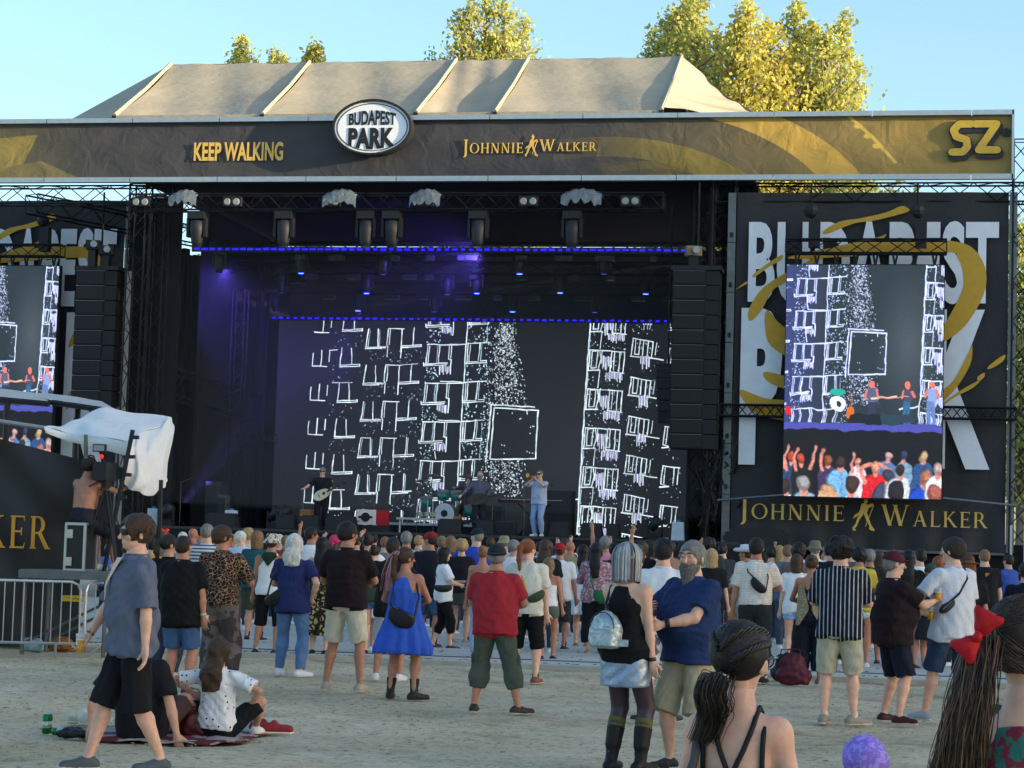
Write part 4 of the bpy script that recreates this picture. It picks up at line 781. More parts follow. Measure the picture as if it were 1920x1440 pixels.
        for a in range(3):
            b, c_ = (a+1) % 3, (a+2) % 3; hi = [slice(1, n[i]) for i in range(3)]; hi[a] = slice(0, n[a]); lo_ = list(hi); nx_ = list(hi); nx_[a] = slice(1, n[a]+1)
            s0, s1 = ins[tuple(hi)], ins[tuple(nx_)]
            for fl in (0, 1):
                e = np.argwhere(s0 & ~s1 if fl == 0 else ~s0 & s1)
                if len(e) == 0: continue
                off = np.array([1, 1, 1]); off[a] = 0; e = e+off; db = np.zeros(3, int); db[b] = 1; dc = np.zeros(3, int); dc[c_] = 1
                qs = [e-db-dc, e-dc, e, e-db]; f = np.stack([idx[x[:, 0], x[:, 1], x[:, 2]] for x in qs], 1); Fs.append(f if fl == 0 else f[:, ::-1])
        F_ = np.concatenate(Fs); return V, F_[(F_ >= 0).all(1)]
def wrinkle(V, amp, seed, f=18):
    r = np.random.RandomState(seed); w_ = np.zeros(len(V)); P_ = V+.05*np.sin(V[:, [1, 2, 0]]*9+seed)
    for i in range(7): k = r.normal(size=3)*np.array([1, 1, .75])*f*(1+.35*i); w_ += np.sin(P_@k+r.uniform(0, 6))/(1+.35*i)
    return w_*amp/2.2
def vnormals(V, F_):
    n = np.cross(V[F_[:, 2]]-V[F_[:, 0]], V[F_[:, 3]]-V[F_[:, 1]]); N_ = np.zeros_like(V)
    for i in range(4): np.add.at(N_, F_[:, i], n)
    return N_/np.maximum(np.linalg.norm(N_, axis=1), 1e-9)[:, None]
def fobj(name, fields, m, root, sc, amp=0, seed=1, f=18):
    Vs, Fs, o = [], [], 0
    for fd in (fields if isinstance(fields, list) else [fields]):
        V, F_ = fd.mesh() if isinstance(fd, Field) else fd
        if len(V) == 0: continue
        if amp: V = V+vnormals(V, F_)*wrinkle(V, amp, seed, f)[:, None]
        Vs.append(V); Fs.append(F_+o); o += len(V)
    if not Vs: return None
    return link(name, mkmesh(name, np.concatenate(Vs)*sc, np.concatenate(Fs), m, True), root)
def ik(a, c, l1, l2, hint):
    a, c = np.array(a, float), np.array(c, float); d = c-a; L = min(np.linalg.norm(d), (l1+l2)*.999); u = nv(d); c = a+u*L; x = (l1*l1-l2*l2+L*L)/(2*L); h = math.sqrt(max(l1*l1-x*x, 0)); p = np.array(hint, float); p = nv(p-u*(p@u)); return a+u*x+p*h, c
SKIN = {'a': 'c08a6c', 'b': 'a86f50', 'c': 'cf9c80', 'd': '8c583c', 'e': '6e4630'}
HAIRC = {'dark': '261b16', 'black': '121112', 'brown': '43301f', 'light': '7f5f42', 'blond': 'ab8c60', 'grey': '7c7b78', 'white': 'd2cfc6', 'silver': '8f9192', 'red': '864a2a', 'pink': 'b06a80'}
ARMS = {'hang': ((.27, .03, .82), (.5, -1, 0)), 'fold': ((.07, .27, 1.12), (1, -.2, -.6)), 'hold': ((.16, .33, 1.18), (.8, -.4, -1)), 'pocket': ((.21, .06, .90), (1, -.8, 0)), 'hip': ((.19, .0, 1.02), (1, -.6, 0)),
        'up': ((.28, .10, 2.02), (1, 0, 0)), 'uph': ((.30, .22, 1.72), (1, 0, -.5)), 'phone': ((.11, .34, 1.38), (1, -.2, -1)), 'out': ((.62, .25, 1.36), (0, -.5, -1)), 'back': ((.05, -.16, .98), (1, -.3, 0)), 'mouth': ((.05, .22, 1.50), (1, 0, -.7)), 'guitar': ((.16, .20, 1.02), (1, -.5, 0)), 'neckg': ((.52, .30, 1.12), (.6, -.5, -.6))}
NP = [0]
def person(px, yt, s, label, yaw=0, sex='m', fat=.2, skin='a', hair=('short', 'dark'), hat=None, top=('tee', '222222'), bot=('shorts', '333333'), shoes='d8d8d4', socks=None, arms=('hang', 'hang'), headyaw=0, headpitch=0,
           lean=0, tilt=0, legs=None, h=None, pos=None, H=None, group='people watching the stage', glasses=None, hz=None, pelvis=None, amp=None, name='person', detail=None, nohair=False, sleeve=None, hem=None, twist=0, beard=None, hands=None, stance=None, ztopo=None, bw=1.0, hs=None, hips=0, zbase=0, noskin=False):
    NP[0] += 1; seed = NP[0]; rr = random.Random(seed*13+5)
    if pos is None: pos = G(px, s)
    if H is None: H = 1.63+(hor(px)-yt)/s
    hs = hs or (1.03 if s < 130 else 1.08)
    hatless = .0 if not hat else .02; sc = H/(1.75+hatless)
    det = detail if detail is not None else (2 if s > 200 else 1 if s > 135 else 0)
    vx = hz or {0: .018, 1: .011, 2: .0085}[det]
    root = thing(name, label, 'person', (pos[0], pos[1], zbase), group, R(-yaw))
    fem = sex == 'f'; f_ = fat; sk = mat(up(SKIN[skin], 1.15), .5, var=.2, vs_=11, sss=.08 if det else 0, spec=.35, bump=.15 if det else 0, bs=45)
    # --- skeleton
    pz = .93 if pelvis is None else pelvis; pel = np.array([hips, 0, pz]); RT_ = rotm([0, 0, 1], R(-twist))@rotm([0, 1, 0], R(tilt))@rotm([1, 0, 0], R(-lean))
    def tp(x, y, z): return pel+RT_@np.array([x, y, z])
    shx = (.168 if fem else .188)*bw; st = stance if stance is not None else rr.uniform(.09, .14)
    if legs is None: a_ = rr.uniform(-.07, .07); legs = ((-st, a_), (st, -a_))
    ft = [];
    for e, lg in zip((-1, 1), legs):
        hip = pel+rotm([0, 0, 1], R(-twist*.3))@np.array([.09*e, 0, -.03]); an = np.array([lg[0], lg[1], lg[2] if len(lg) > 2 and lg[2] is not None else .075]); kh = lg[3] if len(lg) > 3 else (.15*e, 1, 0)
        kn, an = ik(hip, an, .425, .425, kh); ft.append((hip, kn, an, e, lg[4] if len(lg) > 4 else rr.uniform(5, 22)*e))
    ar = []
    for e, A in zip((-1, 1), arms):
        tgt, hint = ARMS[A] if isinstance(A, str) else A; sh = tp(shx*e, -.01, .462); j = (rr.uniform(-.02, .02), rr.uniform(-.03, .03), rr.uniform(-.02, .02)) if isinstance(A, str) else (0, 0, 0)
        t_ = np.array([tgt[0]*e+j[0], tgt[1]+j[1], tgt[2]+j[2]]) if isinstance(A, str) else np.array(tgt, float); hn = np.array([hint[0]*e, hint[1], hint[2]]) if isinstance(A, str) else np.array(hint, float)
        if isinstance(A, str) and pelvis is None and A != 'hang': t_ = pel+RT_@(t_-np.array([0, 0, .93]))
        el, wr = ik(sh, t_, .285, .25, hn); ar.append((sh, el, wr, e))
    nk = tp(0, -.015, .545); hb_ = nk+RT_@rotm([1, 0, 0], R(-headpitch*.3))@np.array([0, .018, .058]); RH = RT_@rotm([0, 0, 1], R(-headyaw))@rotm([1, 0, 0], R(-headpitch)); ho = hb_+RH@np.array([0, .0, .11])
    def sr(*a): return tuple(x*hs for x in a)
    def hp(x, y, z): return ho+RH@(np.array([x, y, z])*hs)      # head frame: origin head centre, z up; crown at +.095
    if fem: ws = [.13, .165+.03*f_, .182+.045*f_, .140+.075*f_, .148+.07*f_, .156+.045*f_, .158+.03*f_, .150+.02*f_, .105+.01*f_, .066, .050]; ds = [.08, .115+.03*f_, .122+.05*f_, .098+.085*f_, .105+.085*f_, .125+.06*f_, .108+.04*f_, .09+.03*f_, .074+.02*f_, .060, .048]
    else: ws = [.12, .155+.03*f_, .166+.05*f_, .150+.10*f_, .160+.09*f_, .174+.055*f_, .176+.035*f_, .160+.02*f_, .112+.01*f_, .080, .060]; ds = [.08, .105+.04*f_, .115+.05*f_, .108+.13*f_, .115+.12*f_, .124+.07*f_, .112+.04*f_, .095+.03*f_, .080+.02*f_, .066, .054]
    ws = [a*.965*(bw if i > 3 else 1) for i, a in enumerate(ws)]
    zs = [-.12, -.05, .02, .14, .24, .35, .42, .47, .515, .55, .59]; cs = [0, -.01, -.01, .02*f_, .03*f_, .01, 0, -.005, -.01, -.012, -.012]
    allp = [q for t in ft for q in t[:3]]+[q for t in ar for q in t[:3]]+[ho, pel]; lo = np.min(allp, 0)-.24; hi = np.max(allp, 0)+.24; lo[2] = min(lo[2], -.03)+0; lo[2] = max(lo[2], -.05)
    B = Field(lo, hi, vx); B.loft(pel, RT_, zs, ws, ds, cs, .03)
    B.cone(nk-RT_@np.array([0, 0, .06]), hb_+RH@np.array([0, -.01, .06]), .052 if fem else .062+.01*f_, .046 if fem else .054+.01*f_, .035)
    u_, fo = .012*f_, (.9 if fem else 1.0)
    for sh, el, wr, e in ar:
        B.ell(sh-RT_@np.array([.012*e, 0, .005]), (.058+u_, .056+u_, .062+u_), RT_, .05); B.cone(sh, el, (.047+u_)*fo, (.036+u_*.8)*fo, .03)
        mid = el+(wr-el)*.3; B.cone(el, mid, (.036+u_)*fo, (.038+u_)*fo, .01); B.cone(mid, wr, (.038+u_)*fo, .0245*fo, .01)
    for hip, kn, an, e, yw in ft:
        B.cone(hip+np.array([.005*e, 0, -.02]), kn, .080+.018*f_+(.008 if fem else 0), .051+.01*f_, .04); ca = kn+(an-kn)*.3; back = nv(np.cross(an-kn, np.array([1, 0, 0])))*.014; back = back if back[1] < 0 else -back
        B.cone(kn, ca+back, .049+.008*f_, .054+.012*f_, .02); B.cone(ca+back, an+np.array([0, -.01, .02]), .054+.012*f_, .031, .02)
    # hands
    def hand(Fd, wr, el, e, pose, vx_):
        d = nv(wr-el); pose = pose or 'relax'; side = nv(np.cross(d, np.array([0, 1., 0]) if abs(d[1]) < .8 else np.array([0, 0, 1.])))*e; pn = nv(np.cross(side, d))*e*1.0
        if pose == 'fist': curl = (.9, 1.3, 1.3)
        elif pose == 'grip': curl = (.35, .75, .6)
        elif pose == 'flat': curl = (.05, .08, .08)
        else: curl = (.22, .4, .3)
        ax = nv(np.cross(d, pn)); pc = wr+d*.048
        # palm plate: width along w_, thin along pn
        w_ = nv(np.cross(pn, d)); Rm = np.stack([w_, pn, d], 1); Fd.ell(pc, (.040*fo, .017, .055*fo), Rm, .012); Fd.cone(wr-d*.02, pc, .026*fo, .024, .012)
        lens = (.072, .080, .076, .060)
        for i in range(4):
            o = wr+d*.088*fo+w_*(i-1.5)*.0195*fo-d*abs(i-1.2)*.004; dd = nv(d+w_*(i-1.5)*.06); p = o-d*.03; r_ = (.0088 if det < 2 else .0084)*fo; Fd.cone(p, o, r_*1.1, r_, .005)
            for q in range(3):
                dd = rotm(ax, -curl[q]*(1+.06*i))@dd if False else nv(dd*math.cos(curl[q]*(1+.05*i))+(pn if q == 0 else nv(pn-dd*(pn@dd)))*math.sin(curl[q]*(1+.05*i))*1.0); o2 = o+dd*lens[i]*fo*(.45, .31, .24)[q]; Fd.cone(o, o2, r_, r_*.92, .003); o = o2
        tb = wr+d*.025+w_*(-1)*.028*fo; t1 = tb+nv(d*.8-w_*.75+pn*.45)*.038*fo; t2 = t1+nv(d*.85-w_*.25+pn*.55)*.032*fo; Fd.cone(tb, t1, .0135, .0115, .008); Fd.cone(t1, t2, .011, .009, .004)
        return pc, pn, d
    hd = hands or (None, None); extra = []; HI = []
    for (sh, el, wr, e), ps in zip(ar, hd):
        if det == 2: hf = Field(wr-.19, wr+.19, .0042); HI.append(hand(hf, wr, el, e, ps, .005)); extra.append(hf)
        else: HI.append(hand(B, wr, el, e, ps, vx))
    # head
    def headf(Fd, fine):
        k = .02; Fd.ell(hp(0, -.012, .012), sr(.074, .094, .086), RH, k); Fd.ell(hp(0, .022, -.055), sr(.056, .062, .062) if not fem else (.050, .058, .058), RH, .03)
        Fd.ell(hp(0, .062, -.092), sr(.024, .018, .018), RH, .02); Fd.cone(hp(0, .088, .0), hp(0, .108, -.038), .009, .0145, .012); Fd.ell(hp(0, .076, -.068), sr(.022, .014, .012), RH, .01)
        Fd.cone(hp(-.035, .076, .022), hp(.035, .076, .022), .010, .010, .015)
        for e in (-1, 1):
            Fd.ell(hp(.076*e, -.006, -.018), sr(.011, .020, .030), RH@rotm([0, 0, 1], -.35*e), .006); Fd.ell(hp(.040*e, .062, -.03), sr(.022, .02, .02), RH, .02)
            if fine: Fd.ell(hp(.031*e, .094, .000), sr(.017, .014, .011), RH, .01, 'sub'); Fd.ell(hp(.031*e, .080, .0), sr(.0145, .013, .012), RH, .003)
        if fine: Fd.ell(hp(0, .098, -.074), sr(.018, .012, .0025), RH, .0, 'sub')
    if det == 2: hf = Field(ho-.17, ho+.17, .0048); headf(hf, True); hf.cone(nk+(hb_-nk)*.3, hb_+RH@np.array([0, -.01, .05]), .050 if fem else .06+.01*f_, .046 if fem else .053+.01*f_, .03); extra.append(hf)
    else: headf(B, det == 1)
    # feet
    for hip, kn, an, e, yw in ft:
        fd = np.array([math.sin(R(yw)), math.cos(R(yw)), 0]); sit = pelvis is not None and pelvis < .5
        dz = an[2]-.075; a0 = an+np.array([0, 0, -.035])-fd*.035; a1 = an+fd*.135+np.array([0, 0, -.048-min(dz, .0)]); B.cone(an, an+fd*.04-np.array([0, 0, .03]), .034, .03, .02); B.cone(a0, a1, .034, .022, .02, (np.array([0, 0, 1.]), 1.05))
    if zbase == 0 and pelvis is None: B.cut((0, 0, .004), (0, 0, -1))
    for hf in extra: pass
    fobj('body', [B]+extra, sk, root, sc)
    ob = {}
    A_ = amp if amp is not None else .0085 if det else .006
    # --- top
    kind, col = top[0], top[1]; tpat = top[2] if len(top) > 2 else {}
    if kind != 'bare': col = up(col)
    tpat = {k: (up(v) if k == 'col2' else v) for k, v in tpat.items()}
    tm = mat(col, .85, var=.10, vs_=7, bump=.55 if det else 0, bs=13, stretch=(1, 1, .6), spec=.15, **tpat) if kind != 'bare' else None
    lo2, hi2 = lo.copy(), hi.copy()
    hemz = hem if hem is not None else {'tee': -.08, 'polo': -.09, 'shirt': -.10, 'tank': -.05, 'crop': .16, 'dress': -.36, 'camisole': 0, 'long': -.08}.get(kind, -.08)
    ztop = ztopo or {'tank': .50, 'dress': .48, 'camisole': .36}.get(kind, .553)
    if tm is not None:
        Fd = Field((lo2[0], lo2[1], pel[2]+hemz-.12 if pelvis is None else lo2[2]), (hi2[0], hi2[1], max(tp(0, 0, .62)[2], max(a[1][2] for a in ar)+.1, max(a[0][2] for a in ar)+.12)), vx)
        z2 = [hemz, hemz+.06, .02, .14, .24, .35, .42, .47, .515, ztop]; z2 = [z for z in z2 if z < ztop-.02 or z == ztop]
        z2 = sorted(set(z2)); off = .012+(.009 if kind in ('tee', 'shirt', 'polo', 'long') else 0)*(1 if not fem else .4)
        wi = [float(np.interp(z, zs, ws)) for z in z2]; di = [float(np.interp(z, zs, ds)) for z in z2]; ci = [float(np.interp(z, zs, cs)) for z in z2]
        if kind in ('tee', 'shirt', 'polo', 'long'):
            mw_ = .90*max(np.interp(.35, zs, ws), np.interp(.0, zs, ws)); md = .92*np.interp(.35, zs, ds)
            wi = [max(a, mw_+(0 if z > .2 else .01)) if z < .36 else a for a, z in zip(wi, z2)]; di = [max(a, md) if z < .36 else a for a, z in zip(di, z2)]
        if kind == 'dress':
            for i, z in enumerate(z2):
                if z < .02: wi[i] = ws[2]+.12*min(1, (.02-z)/.35); di[i] = ds[2]+.11*min(1, (.02-z)/.35)
        if kind == 'dress': wi = [a*(.50 if z > .44 else .72 if z > .38 else .9 if z > .33 else 1) for a, z in zip(wi, z2)]
        if kind in ('tank',):
            wi = [a*(.62 if z > .44 else .80 if z > .38 else 1) for a, z in zip(wi, z2)]
            di = [max(a, .115+.05*f_) if z < .2 else a for a, z in zip(di, z2)]; wi = [a+.028 if z < .1 else a for a, z in zip(wi, z2)]; di = [a+.02 if z < .1 else a for a, z in zip(di, z2)]
        wi = [a+off+(.008 if z < .16 and kind != 'dress' else 0) for a, z in zip(wi, z2)]; di = [a+off+(.010 if z < .16 and kind != 'dress' else 0) for a, z in zip(di, z2)]
        if kind in ('tee', 'shirt', 'polo', 'long'): wi[-1] = .078; di[-1] = .074
        Fd.loft(pel, RT_, z2, wi, di, ci, .03, pleat=.075 if kind == 'dress' else 0, wob=rr.uniform(.004, .009))
        if kind in ('tee', 'shirt', 'polo', 'long') and bot[0] != 'none' and hemz < -.03:
            for hip, kn, an, e, yw in ft: t1 = (-hemz-.01)/.425; Fd.cone(hip+np.array([.006*e, 0, .04]), hip+(kn-hip)*t1+np.array([.004*e, 0, 0]), .117+.018*f_, .122+.018*f_, .03, flat=True)
        sl_ = sleeve if sleeve is not None else {'tee': .78, 'polo': .72, 'shirt': .9, 'long': 1.95, 'crop': .6}.get(kind, 0)
        if sl_:
            for sh, el, wr, e in ar:
                loose = .014 if det < 1 else .018
                Fd.ell(sh-RT_@np.array([.020*e, 0, .004]), (.074+u_, .071+u_, .066+u_), RT_, .05)
                t1 = min(sl_, 1); Fd.cone(sh, sh+(el-sh)*t1, .054+u_+loose*.9, .046+u_+loose*(1.5 if sl_ < 1 else .5), .03, flat=sl_ < 1)
                if sl_ > 1: Fd.cone(el, el+(wr-el)*(sl_-1), .044+u_+.008, .036, .02, flat=True)
        if kind in ('tank', 'camisole') and ztopo is None:
            for e in (-1, 1):
                if kind != 'tank': 
                    for a, b in (((.085*e, float(np.interp(.38, zs, ds))*.95, .36), (.105*e, 0, .515)), ((.105*e, 0, .515), (.07*e, -float(np.interp(.38, zs, ds))*.95, .36))): Fd.cone(tp(*a), tp(*b), .011, .011, .006)
                else: Fd.cone(tp(.07*e, .07, .42), tp(.08*e, -.01, .53), .026, .022, .02); Fd.cone(tp(.08*e, -.01, .53), tp(.05*e, -.08, .42), .022, .024, .02)
        if kind == 'dress' : pass
        if sl_ and sl_ < 1:       # open the sleeve ends square
            pass
        ob['top'] = fobj({'tee': 't_shirt', 'polo': 'polo_shirt', 'shirt': 'shirt', 'tank': 'tank_top', 'crop': 'crop_top', 'dress': 'dress', 'camisole': 'camisole', 'long': 'shirt'}[kind], Fd, tm, root, sc, A_*(1.3 if kind == 'shirt' else 1), seed)
        if det and kind in ('tee', 'shirt', 'polo', 'long'):
            rb = MB(); rb.tube([Vector(np.array(tp(.079*math.cos(a/16*6.2832), -.012+.077*math.sin(a/16*6.2832), .556)))*sc for a in range(17)], .0075*sc, 5, False); link('neckband', mkmesh('neckband', rb.v, rb.f, tm, True), root)
        if kind == 'polo' and det: 
            cf = Field(nk-.13, nk+.13, .009); cf.loft(nk, RT_, [-.03, .02], [.082, .074], [.08, .072], [0, 0], 0); cf.loft(nk, RT_, [-.03, .02], [.082, .074], [.08, .072], [0, 0], 0); fobj('collar', cf, tm, root, sc)
    # --- bottom
    bk, bc = bot[0], bot[1]; bpat = bot[2] if len(bot) > 2 else {}
    if bk != 'none':
        bc = up(bc) if bc != '0' else bc; bpat = {k: (up(v) if k == 'col2' else v) for k, v in bpat.items()}; bm = mat(bc, .85, var=.14, vs_=5, bump=.5 if det else 0, bs=14, stretch=(1, 1, .6), spec=.15, **bpat)
        zt2 = .09 if kind in ('crop', 'bare', 'camisole') else .04; Fd = Field((lo2[0], lo2[1], max(-.05, min(t[2][2] for t in ft)-.1)), (hi2[0], hi2[1], pel[2]+.2), vx)
        zz = [-.12, -.05, .02, zt2+.02]; o2 = .013
        Fd.loft(pel, RT_, zz, [float(np.interp(z, zs, ws))+o2 for z in zz], [float(np.interp(z, zs, ds))+o2 for z in zz], [0, -.01, -.01, 0], .03)
        if bk in ('skirt', 'miniskirt', 'midi'):
            ln = {'skirt': .42, 'miniskirt': .27, 'midi': .62}[bk]; fl = {'skirt': .07, 'miniskirt': .012, 'midi': .06}[bk]; ctr = (ft[0][1]+ft[1][1])/2
            Fd.loft(pel, RT_ if pelvis is None else rotm([1, 0, 0], R(0)), [-ln, -.12, .02], [ws[2]+fl, ws[2]+fl*.3+.012, ws[2]+.014], [ds[2]+fl*.9+.01, ds[2]+.02, ds[2]+.014], [0, 0, -.01], .02, pleat=.03 if bk != 'miniskirt' else 0)
        else:
            T1 = {'shorts': .92, 'short': .35, 'bermuda': 1.0, 'trousers': 1.93, 'capri': 1.55, 'jeans': 1.94, 'wide': 1.7, 'long_shorts': 1.13, 'slim': 1.5}[bk]
            lw_ = {'shorts': .034, 'short': .02, 'bermuda': .038, 'trousers': .022, 'capri': .03, 'jeans': .016, 'wide': .055, 'long_shorts': .04, 'slim': .01}[bk]*(.85 if det == 0 else 1)
            for hip, kn, an, e, yw in ft:
                r0, rk = .088+.018*f_+.012, .056+.01*f_; t1 = T1 if T1 < 1.2 else 1; rend = (r0*(1-min(t1, 1))+rk*min(t1, 1))+lw_
                Fd.cone(hip+np.array([.008*e, 0, -.02]), hip+(kn-hip)*t1, r0+.004, max(rend, .05), .035, flat=T1 < 1.2)
                if T1 > 1.2:
                    ca = kn+(an-kn)*min(.3, T1-1)+np.array([0, -.010, 0]); Fd.cone(kn, ca, rk+lw_+.004, .066+.012*f_+lw_, .02)
                    Fd.cone(ca, kn+(an-kn)*(T1-1), .066+.012*f_+lw_, {'trousers': .062, 'jeans': .055, 'capri': .084, 'wide': .115, 'long_shorts': .075, 'slim': .06}[bk], .02, flat=True)
        ob['bot'] = fobj({'skirt': 'skirt', 'miniskirt': 'skirt', 'midi': 'skirt', 'trousers': 'trousers', 'jeans': 'jeans', 'capri': 'cropped_trousers', 'wide': 'wide_trousers', 'slim': 'cropped_trousers'}.get(bk, 'shorts'), Fd, bm, root, sc, A_*.9, seed+3)
    # --- socks / shoes
    for (hip, kn, an, e, yw), i in zip(ft, (0, 1)):
        fd = np.array([math.sin(R(yw)), math.cos(R(yw)), 0])
        if socks:
            sF = Field(np.minimum(an, kn)-.08, np.maximum(an, kn)+.08, max(vx*.8, .008)); tt = socks[1]; sF.cone(an+(kn-an)*max(0, tt-.22 if tt > .6 else 0)+np.array([0, -.010 if tt > .5 else 0, 0]), an+(kn-an)*tt+np.array([0, -.010 if tt > .5 else 0, 0]), .040 if tt <= .6 else .066, .040+.012*min(tt*2, 1)+ (.018 if tt > .5 else .010 if tt > .35 else 0), .01, flat=True); fobj('sock', sF, mat(socks[0], .9, var=.08), root, sc)
        if shoes:
            boot = isinstance(shoes, tuple); scol = shoes[0] if boot else shoes; an2 = an.copy(); vs2 = max(vx*.75, .0075)
            sF = Field(an-np.array([.17, .24, .1]), an+np.array([.17, .24, .34]), vs2); g = an[2]-.075
            a0 = an-fd*.045+np.array([0, 0, -.038]); a1 = an+fd*.16+np.array([0, 0, -.047]); sF.cone(a0, a1, .044, .034, .02, (np.array([-fd[1], fd[0], 0]), .92)); sF.cone(an+np.array([0, 0, -.01])-fd*.012, an+fd*.07+np.array([0, 0, -.035]), .041, .034, .02)
            if boot: sF.cone(an-np.array([0, 0, .01]), an+(kn-an)*shoes[1]*.55, .047, .056 if shoes[1] > .5 else .048, .01, flat=shoes[1] <= .5); sF.cone(an+(kn-an)*shoes[1]*.5+np.array([0, -.012, 0]), an+(kn-an)*shoes[1]+np.array([0, -.010, 0]), .062, .072, .02, flat=True) if shoes[1] > .5 else None
            sF.cut((0, 0, g+.004), (0, 0, -1)); o = fobj('boot' if boot else 'shoe', sF, mat(scol, .6, var=.12, spec=.3), root, sc, .0015, seed)
            if det:
                so_ = Field(an-np.array([.17, .24, .1]), an+np.array([.17, .24, .0]), vs2); so_.cone(a0, a1, .048, .038, .02); so_.cut((0, 0, g+.002), (0, 0, -1)); so_.cut((0, 0, g+.024), (0, 0, 1)); fobj('sole', so_, mat('3a3633' if boot else 'c9c5bc', .7, var=.1), root, sc)
    # --- hair
    hk, hc = hair[:2]; hvx = {0: .016, 1: .010, 2: .0065}[det]
    if hk not in ('bald', 'none'):
        hm_ = mat(HAIRC.get(hc, hc), .55, var=.45, vs_=10, bump=(.8 if hz is None else .15) if det else 0, bs=55, stretch=(6, 6, .9), spec=.35); hF = Field(ho-np.array([.22, .24, .50]), ho+np.array([.22, .24, .2]), hvx); ha = .004
        face = lambda: (hF.ell(hp(0, .105, -.035), sr(.070, .075, .085), RH, 0, 'sub'))
        th = {'buzz': .004, 'short': .013, 'curly': .032, 'messy': .022, 'bob': .020, 'long': .016, 'pony': .010, 'bun': .010, 'longwavy': .022, 'parted': .012}.get(hk, .012)
        if hat: th = min(th, .005)
        if hk != 'none':
            hF.ell(hp(0, -.016, .020), sr(.076+th, .096+th, .084+th), RH, .02)
            if hk in ('short', 'messy', 'curly', 'buzz', 'parted'): hF.ell(hp(0, -.040, -.03), sr(.068+th*.6, .066+th*.7, .055), RH, .02)
        if hk in ('bob', 'long', 'longwavy'):
            zl = -.17 if hk == 'bob' else -.10; hF.cone(hp(0, -.035, .0), hp(0, -.045, zl), .088+th*.5, .082, .02, (RH@np.array([0, 1, 0]), 1.0))
            for e in (-1, 1): hF.cone(hp(.070*e, .012, .0), hp(.078*e, .015, zl+.02), .026, .022, .02)
        if hk in ('long', 'longwavy'):
            L_ = .36 if len(hair) < 3 else hair[2]; w1 = .075 if hk == 'long' else .105
            q0 = hp(0, -.075, -.04); q1 = q0+RT_@np.array([0, -.065, -L_*.5]); q2 = q1+RT_@np.array([.01, .0, -L_*.5]); bk_ = RT_@np.array([0, 1, 0]); hF2 = Field(np.minimum(q0, q2)-.16, np.maximum(q0, q2)+.16, hvx); hF2.cone(q0, q1, .088, w1*1.12, .02, (bk_, 2.0)); hF2.cone(q1, q2, w1*1.12, w1*.85, .02, (bk_, 2.4), flat=True); ob['h2'] = hF2
        if hk in ('short', 'messy', 'buzz', 'parted'): [hF.ell(hp(.098*e, .012, -.035), (.032, .032, .040), RH, 0, 'sub') for e in (-1, 1)]; hF.ell(hp(0, .118, .02), (.062, .055, .048), RH, 0, 'sub')
        if hk == 'bob': hF.cut(hp(0, 0, -.175), RH@np.array([0, 0, -1.]))
        face()
        if hk in ('short', 'messy', 'curly', 'buzz', 'parted'): hF.cut(hp(0, .02, -.075), RH@nv([0, .9, -1.0])); 
        if hk in ('bob', 'long', 'longwavy', 'pony', 'bun'): hF.ell(hp(0, .10, -.09), sr(.06, .08, .10), RH, 0, 'sub')
        if hk in ('pony', 'bun'): hF.cut(hp(0, .0, -.085), RH@nv([0, .8, -1.0]))
        if hk == 'pony':
            L_ = .26 if len(hair) < 3 else hair[2]; hF.cone(hp(0, -.10, .03), hp(0, -.145, .01), .026, .032, .015); hF.cone(hp(0, -.145, .01), hp(0, -.15, .01-L_*.5), .032, .036, .015); hF.cone(hp(0, -.15, .01-L_*.5), hp(0, -.13, .01-L_), .036, .014, .015)
        if hk == 'bun' and not nohair: hF.ell(hp(0, -.10, .075), sr(.045, .042, .042), RH, .01)
        fl_ = [hF]+([ob.pop('h2')] if 'h2' in ob else []); fobj('hair', fl_, hm_, root, sc, {'curly': .012, 'messy': .008, 'longwavy': .011, 'buzz': 0, 'short': .004}.get(hk, .004), seed+7, 38 if hk in ('curly', 'messy') else 24)
    if det and hk in ('short', 'messy', 'curly', 'parted', 'bob', 'long', 'longwavy', 'pony', 'bun') and not nohair and hz is None:
        lb = MB(); cu_ = hk in ('curly', 'longwavy'); nl = (420 if det == 2 else 240) if not hat else 90; lw0 = .0034 if det == 2 else .0046; ll = {'curly': .045, 'messy': .055, 'short': .034, 'parted': .036}.get(hk, .07); o_ = np.array([0, -.016, .020]); rad = np.array([.077+th, .097+th, .085+th])*hs/1.12*1.0
        for _ in range(nl):
            v = nv([rr.gauss(0, 1), rr.gauss(-.35, 1), rr.gauss(.35, 1)])
            if v[1] > .45 and v[2] < .55: continue
            if v[2] < -.45 or (hat and v[2] > -.05): continue
            dn = nv(np.array([0, -.15, -1.])-v*v@np.array([0, -.15, -1.])*0-v*(v@np.array([0, -.15, -1.]))); sd_ = np.cross(v, dn); w0 = rr.uniform(-.9, .9) if hk in ('messy', 'curly') else rr.uniform(-.35, .35); dd = nv(dn+sd_*w0); pts = []
            for k in range(5):
                t = k/4*ll*rr.uniform(.85, 1.15); u = nv(v+dd*t/.09); rr2 = 1+(.05+.10*(k/4)*(rr.random() if hk in ('messy', 'curly') else .3))*(1 if not hat else .2); q = o_+u*rad/hs*rr2*1.0
                if cu_: q = q+np.array([math.sin(k*2.2+w0*9), math.cos(k*1.9+w0*7), math.sin(k*1.5+w0*5)])*.006
                pts.append(Vector(hp(*q))*sc)
            lb.tube(pts, [lw0, lw0*1.1, lw0, lw0*.8, lw0*.3], 3, False)
        if lb.v: link('hair_locks', mkmesh('hair_locks', lb.v, lb.f, mat(up(HAIRC.get(hc, hc), 1.9), .5, var=.6, vs_=16, spec=.4), True), root)
